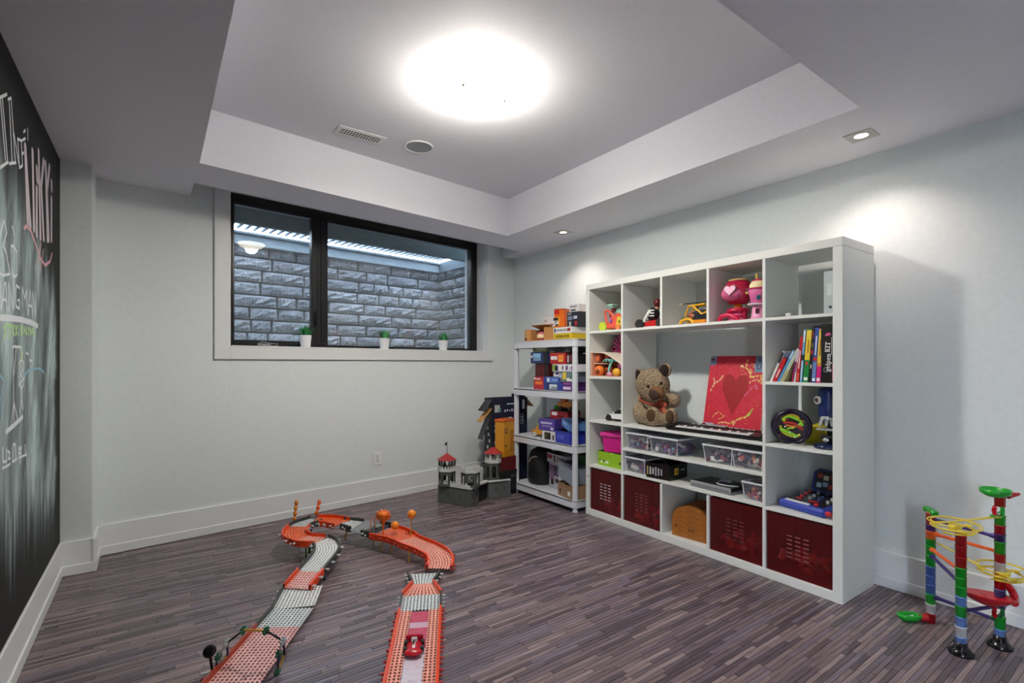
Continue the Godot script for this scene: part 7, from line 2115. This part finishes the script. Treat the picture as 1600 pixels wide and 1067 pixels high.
	for x in [-0.05, 0.06]:
		for z in [-0.036, 0.036]:
			obj("wheel", sh().cyl(Vector3(x, 0.02, z - 0.01), Vector3(x, 0.02, z + 0.01), 0.02, 0.02, 14), mat("3a2414", 0.5), bd)
	var cr := thing("green_toy", "bumpy green plastic toy animal on the back of the third tier", "toy", rack_pos(0.435, M + 0.186, -0.24), -PI / 2)
	obj("body", sh().ball(Vector3(0, 0.05, 0), Vector3(0.07, 0.05, 0.04), 16).ball(Vector3(-0.05, 0.075, 0.01), Vector3(0.035, 0.03, 0.03), 12), mat("3a9a3c", 0.45), cr)
	obj("leg", sh().cyl(Vector3(-0.04, 0, 0.02), Vector3(-0.03, 0.04, 0.01), 0.014, 0.014, 8), mat("2f8434", 0.45), cr)
	obj("leg", sh().cyl(Vector3(0.04, 0, 0.02), Vector3(0.03, 0.04, 0.01), 0.014, 0.014, 8), mat("2f8434", 0.45), cr)
	for i in 5:
		obj("spike", sh().cyl(Vector3(-0.04 + i * 0.022, 0.085, 0), Vector3(-0.038 + i * 0.022, 0.112, 0), 0.01, 0.002, 6), mat("57b84a", 0.45), cr)
	game_box("support_box", "dark carton under the green toy at the back of the third tier", 0.42, M, -0.3, 0.16, 0.185, 0.1, "3a3f48", [["5a606a", 0.5, 0.5, 0.7, 0.3]], 0.0, B3)
	var tr := thing("toy_truck", "small yellow and green toy truck at the left of the third tier", "toy car", rack_pos(0.29, M, -0.13), -PI / 2 + 0.3)
	obj("body", sh().prism(poly([-0.09, 0.02, 0.085, 0.02, 0.085, 0.07, 0.03, 0.075, 0.02, 0.1, -0.03, 0.1, -0.05, 0.065, -0.09, 0.06]), -0.035, 0.035), mat("c88a2a", 0.4), tr)
	obj("roof", sh().box(Vector3(-0.005, 0.108, 0), Vector3(0.06, 0.02, 0.066), 0.005), mat("9ab83a", 0.4), tr)
	obj("load", sh().box(Vector3(0.055, 0.09, 0), Vector3(0.055, 0.04, 0.05), 0.01), mat("b8c03a", 0.5), tr)
	for x in [-0.055, 0.05]:
		for z in [-0.036, 0.036]:
			obj("wheel", sh().cyl(Vector3(x, 0.022, z - 0.01), Vector3(x, 0.022, z + 0.01), 0.022, 0.022, 16), mat("b9b6b0", 0.4), tr)
	# bottom tier
	var L := 0.1005
	var B4 := "boxes on the bottom tier of the rack"
	game_box("toolset_box", "tall white and mauve tool set box on the bottom tier of the rack", 0.505, L, -0.2, 0.28, 0.225, 0.12, "aeb0b8", [["8a6a8a", 0.16, 0.6, 0.26, 0.6], ["5a4a62", 0.4, 0.7, 0.3, 0.4], ["23242a", 0.2, 0.25, 0.16, 0.24], ["3a3440", 0.46, 0.32, 0.2, 0.16], ["d8d9de", 0.75, 0.45, 0.34, 0.6], ["2a2c34", 0.7, 0.14, 0.3, 0.08]], -0.12, B4)
	game_box("toolset_box", "flat white tool set box on the mauve one, bottom tier of the rack", 0.5, L + 0.2255, -0.19, 0.29, 0.085, 0.13, "c9cacf", [["a82a3a", 0.16, 0.62, 0.26, 0.4], ["3a3c44", 0.42, 0.5, 0.08, 0.7], ["5a5c64", 0.58, 0.5, 0.05, 0.6], ["5a5c64", 0.68, 0.5, 0.05, 0.6], ["5a5c64", 0.78, 0.5, 0.05, 0.6], ["4a4c54", 0.9, 0.5, 0.06, 0.6]], -0.12, B4)
	game_box("shoe_box", "brown cardboard box at the front right of the bottom tier", 0.735, L, -0.1, 0.22, 0.11, 0.16, "9a7a5a", [["e0dcd4", 0.84, 0.4, 0.18, 0.34], ["6a5038", 0.2, 0.4, 0.1, 0.3]], -0.2, B4)
	game_box("grey_tub_box", "grey tilted storage box with two studs on the brown box", 0.71, L + 0.132, -0.12, 0.25, 0.135, 0.16, "8f97a4", [["d4d8dc", 0.2, 0.6, 0.04, 0.08], ["d4d8dc", 0.34, 0.62, 0.05, 0.07], ["6f7782", 0.5, 0.95, 0.9, 0.05]], -0.25, B4).basis *= Basis(Vector3(0, 0, 1), -0.16)
	game_box("green_carton", "dark green carton at the back right of the bottom tier", 0.73, L, -0.27, 0.2, 0.33, 0.1, "16502c", [["1f6a3a", 0.4, 0.7, 0.5, 0.3]], 0.0, B4)
	var bag := thing("black_bag", "black bag with a pale curved handle at the left of the bottom tier", "bag", rack_pos(0.2, L, -0.2), -PI / 2)
	obj("bag_body", sh().lathe(Vector3.ZERO, [Vector2(0, 0), Vector2(0.115, 0), Vector2(0.13, 0.03), Vector2(0.125, 0.22), Vector2(0.1, 0.3), Vector2(0.05, 0.33), Vector2(0, 0.335)], 22), mat("0b0b0d", 0.5), bag)
	obj("handle", sh().tube(smooth_path([Vector3(-0.03, 0.2, 0.125), Vector3(-0.01, 0.235, 0.12), Vector3(0.03, 0.255, 0.112), Vector3(0.06, 0.258, 0.1)], 5), 0.005, 7), mat("a9a6a0", 0.3), bag)
	obj("clasp", sh().ball(Vector3(0.02, 0.3, 0.085), Vector3(0.014, 0.008, 0.006), 8), mat("6a665e", 0.3), bag)
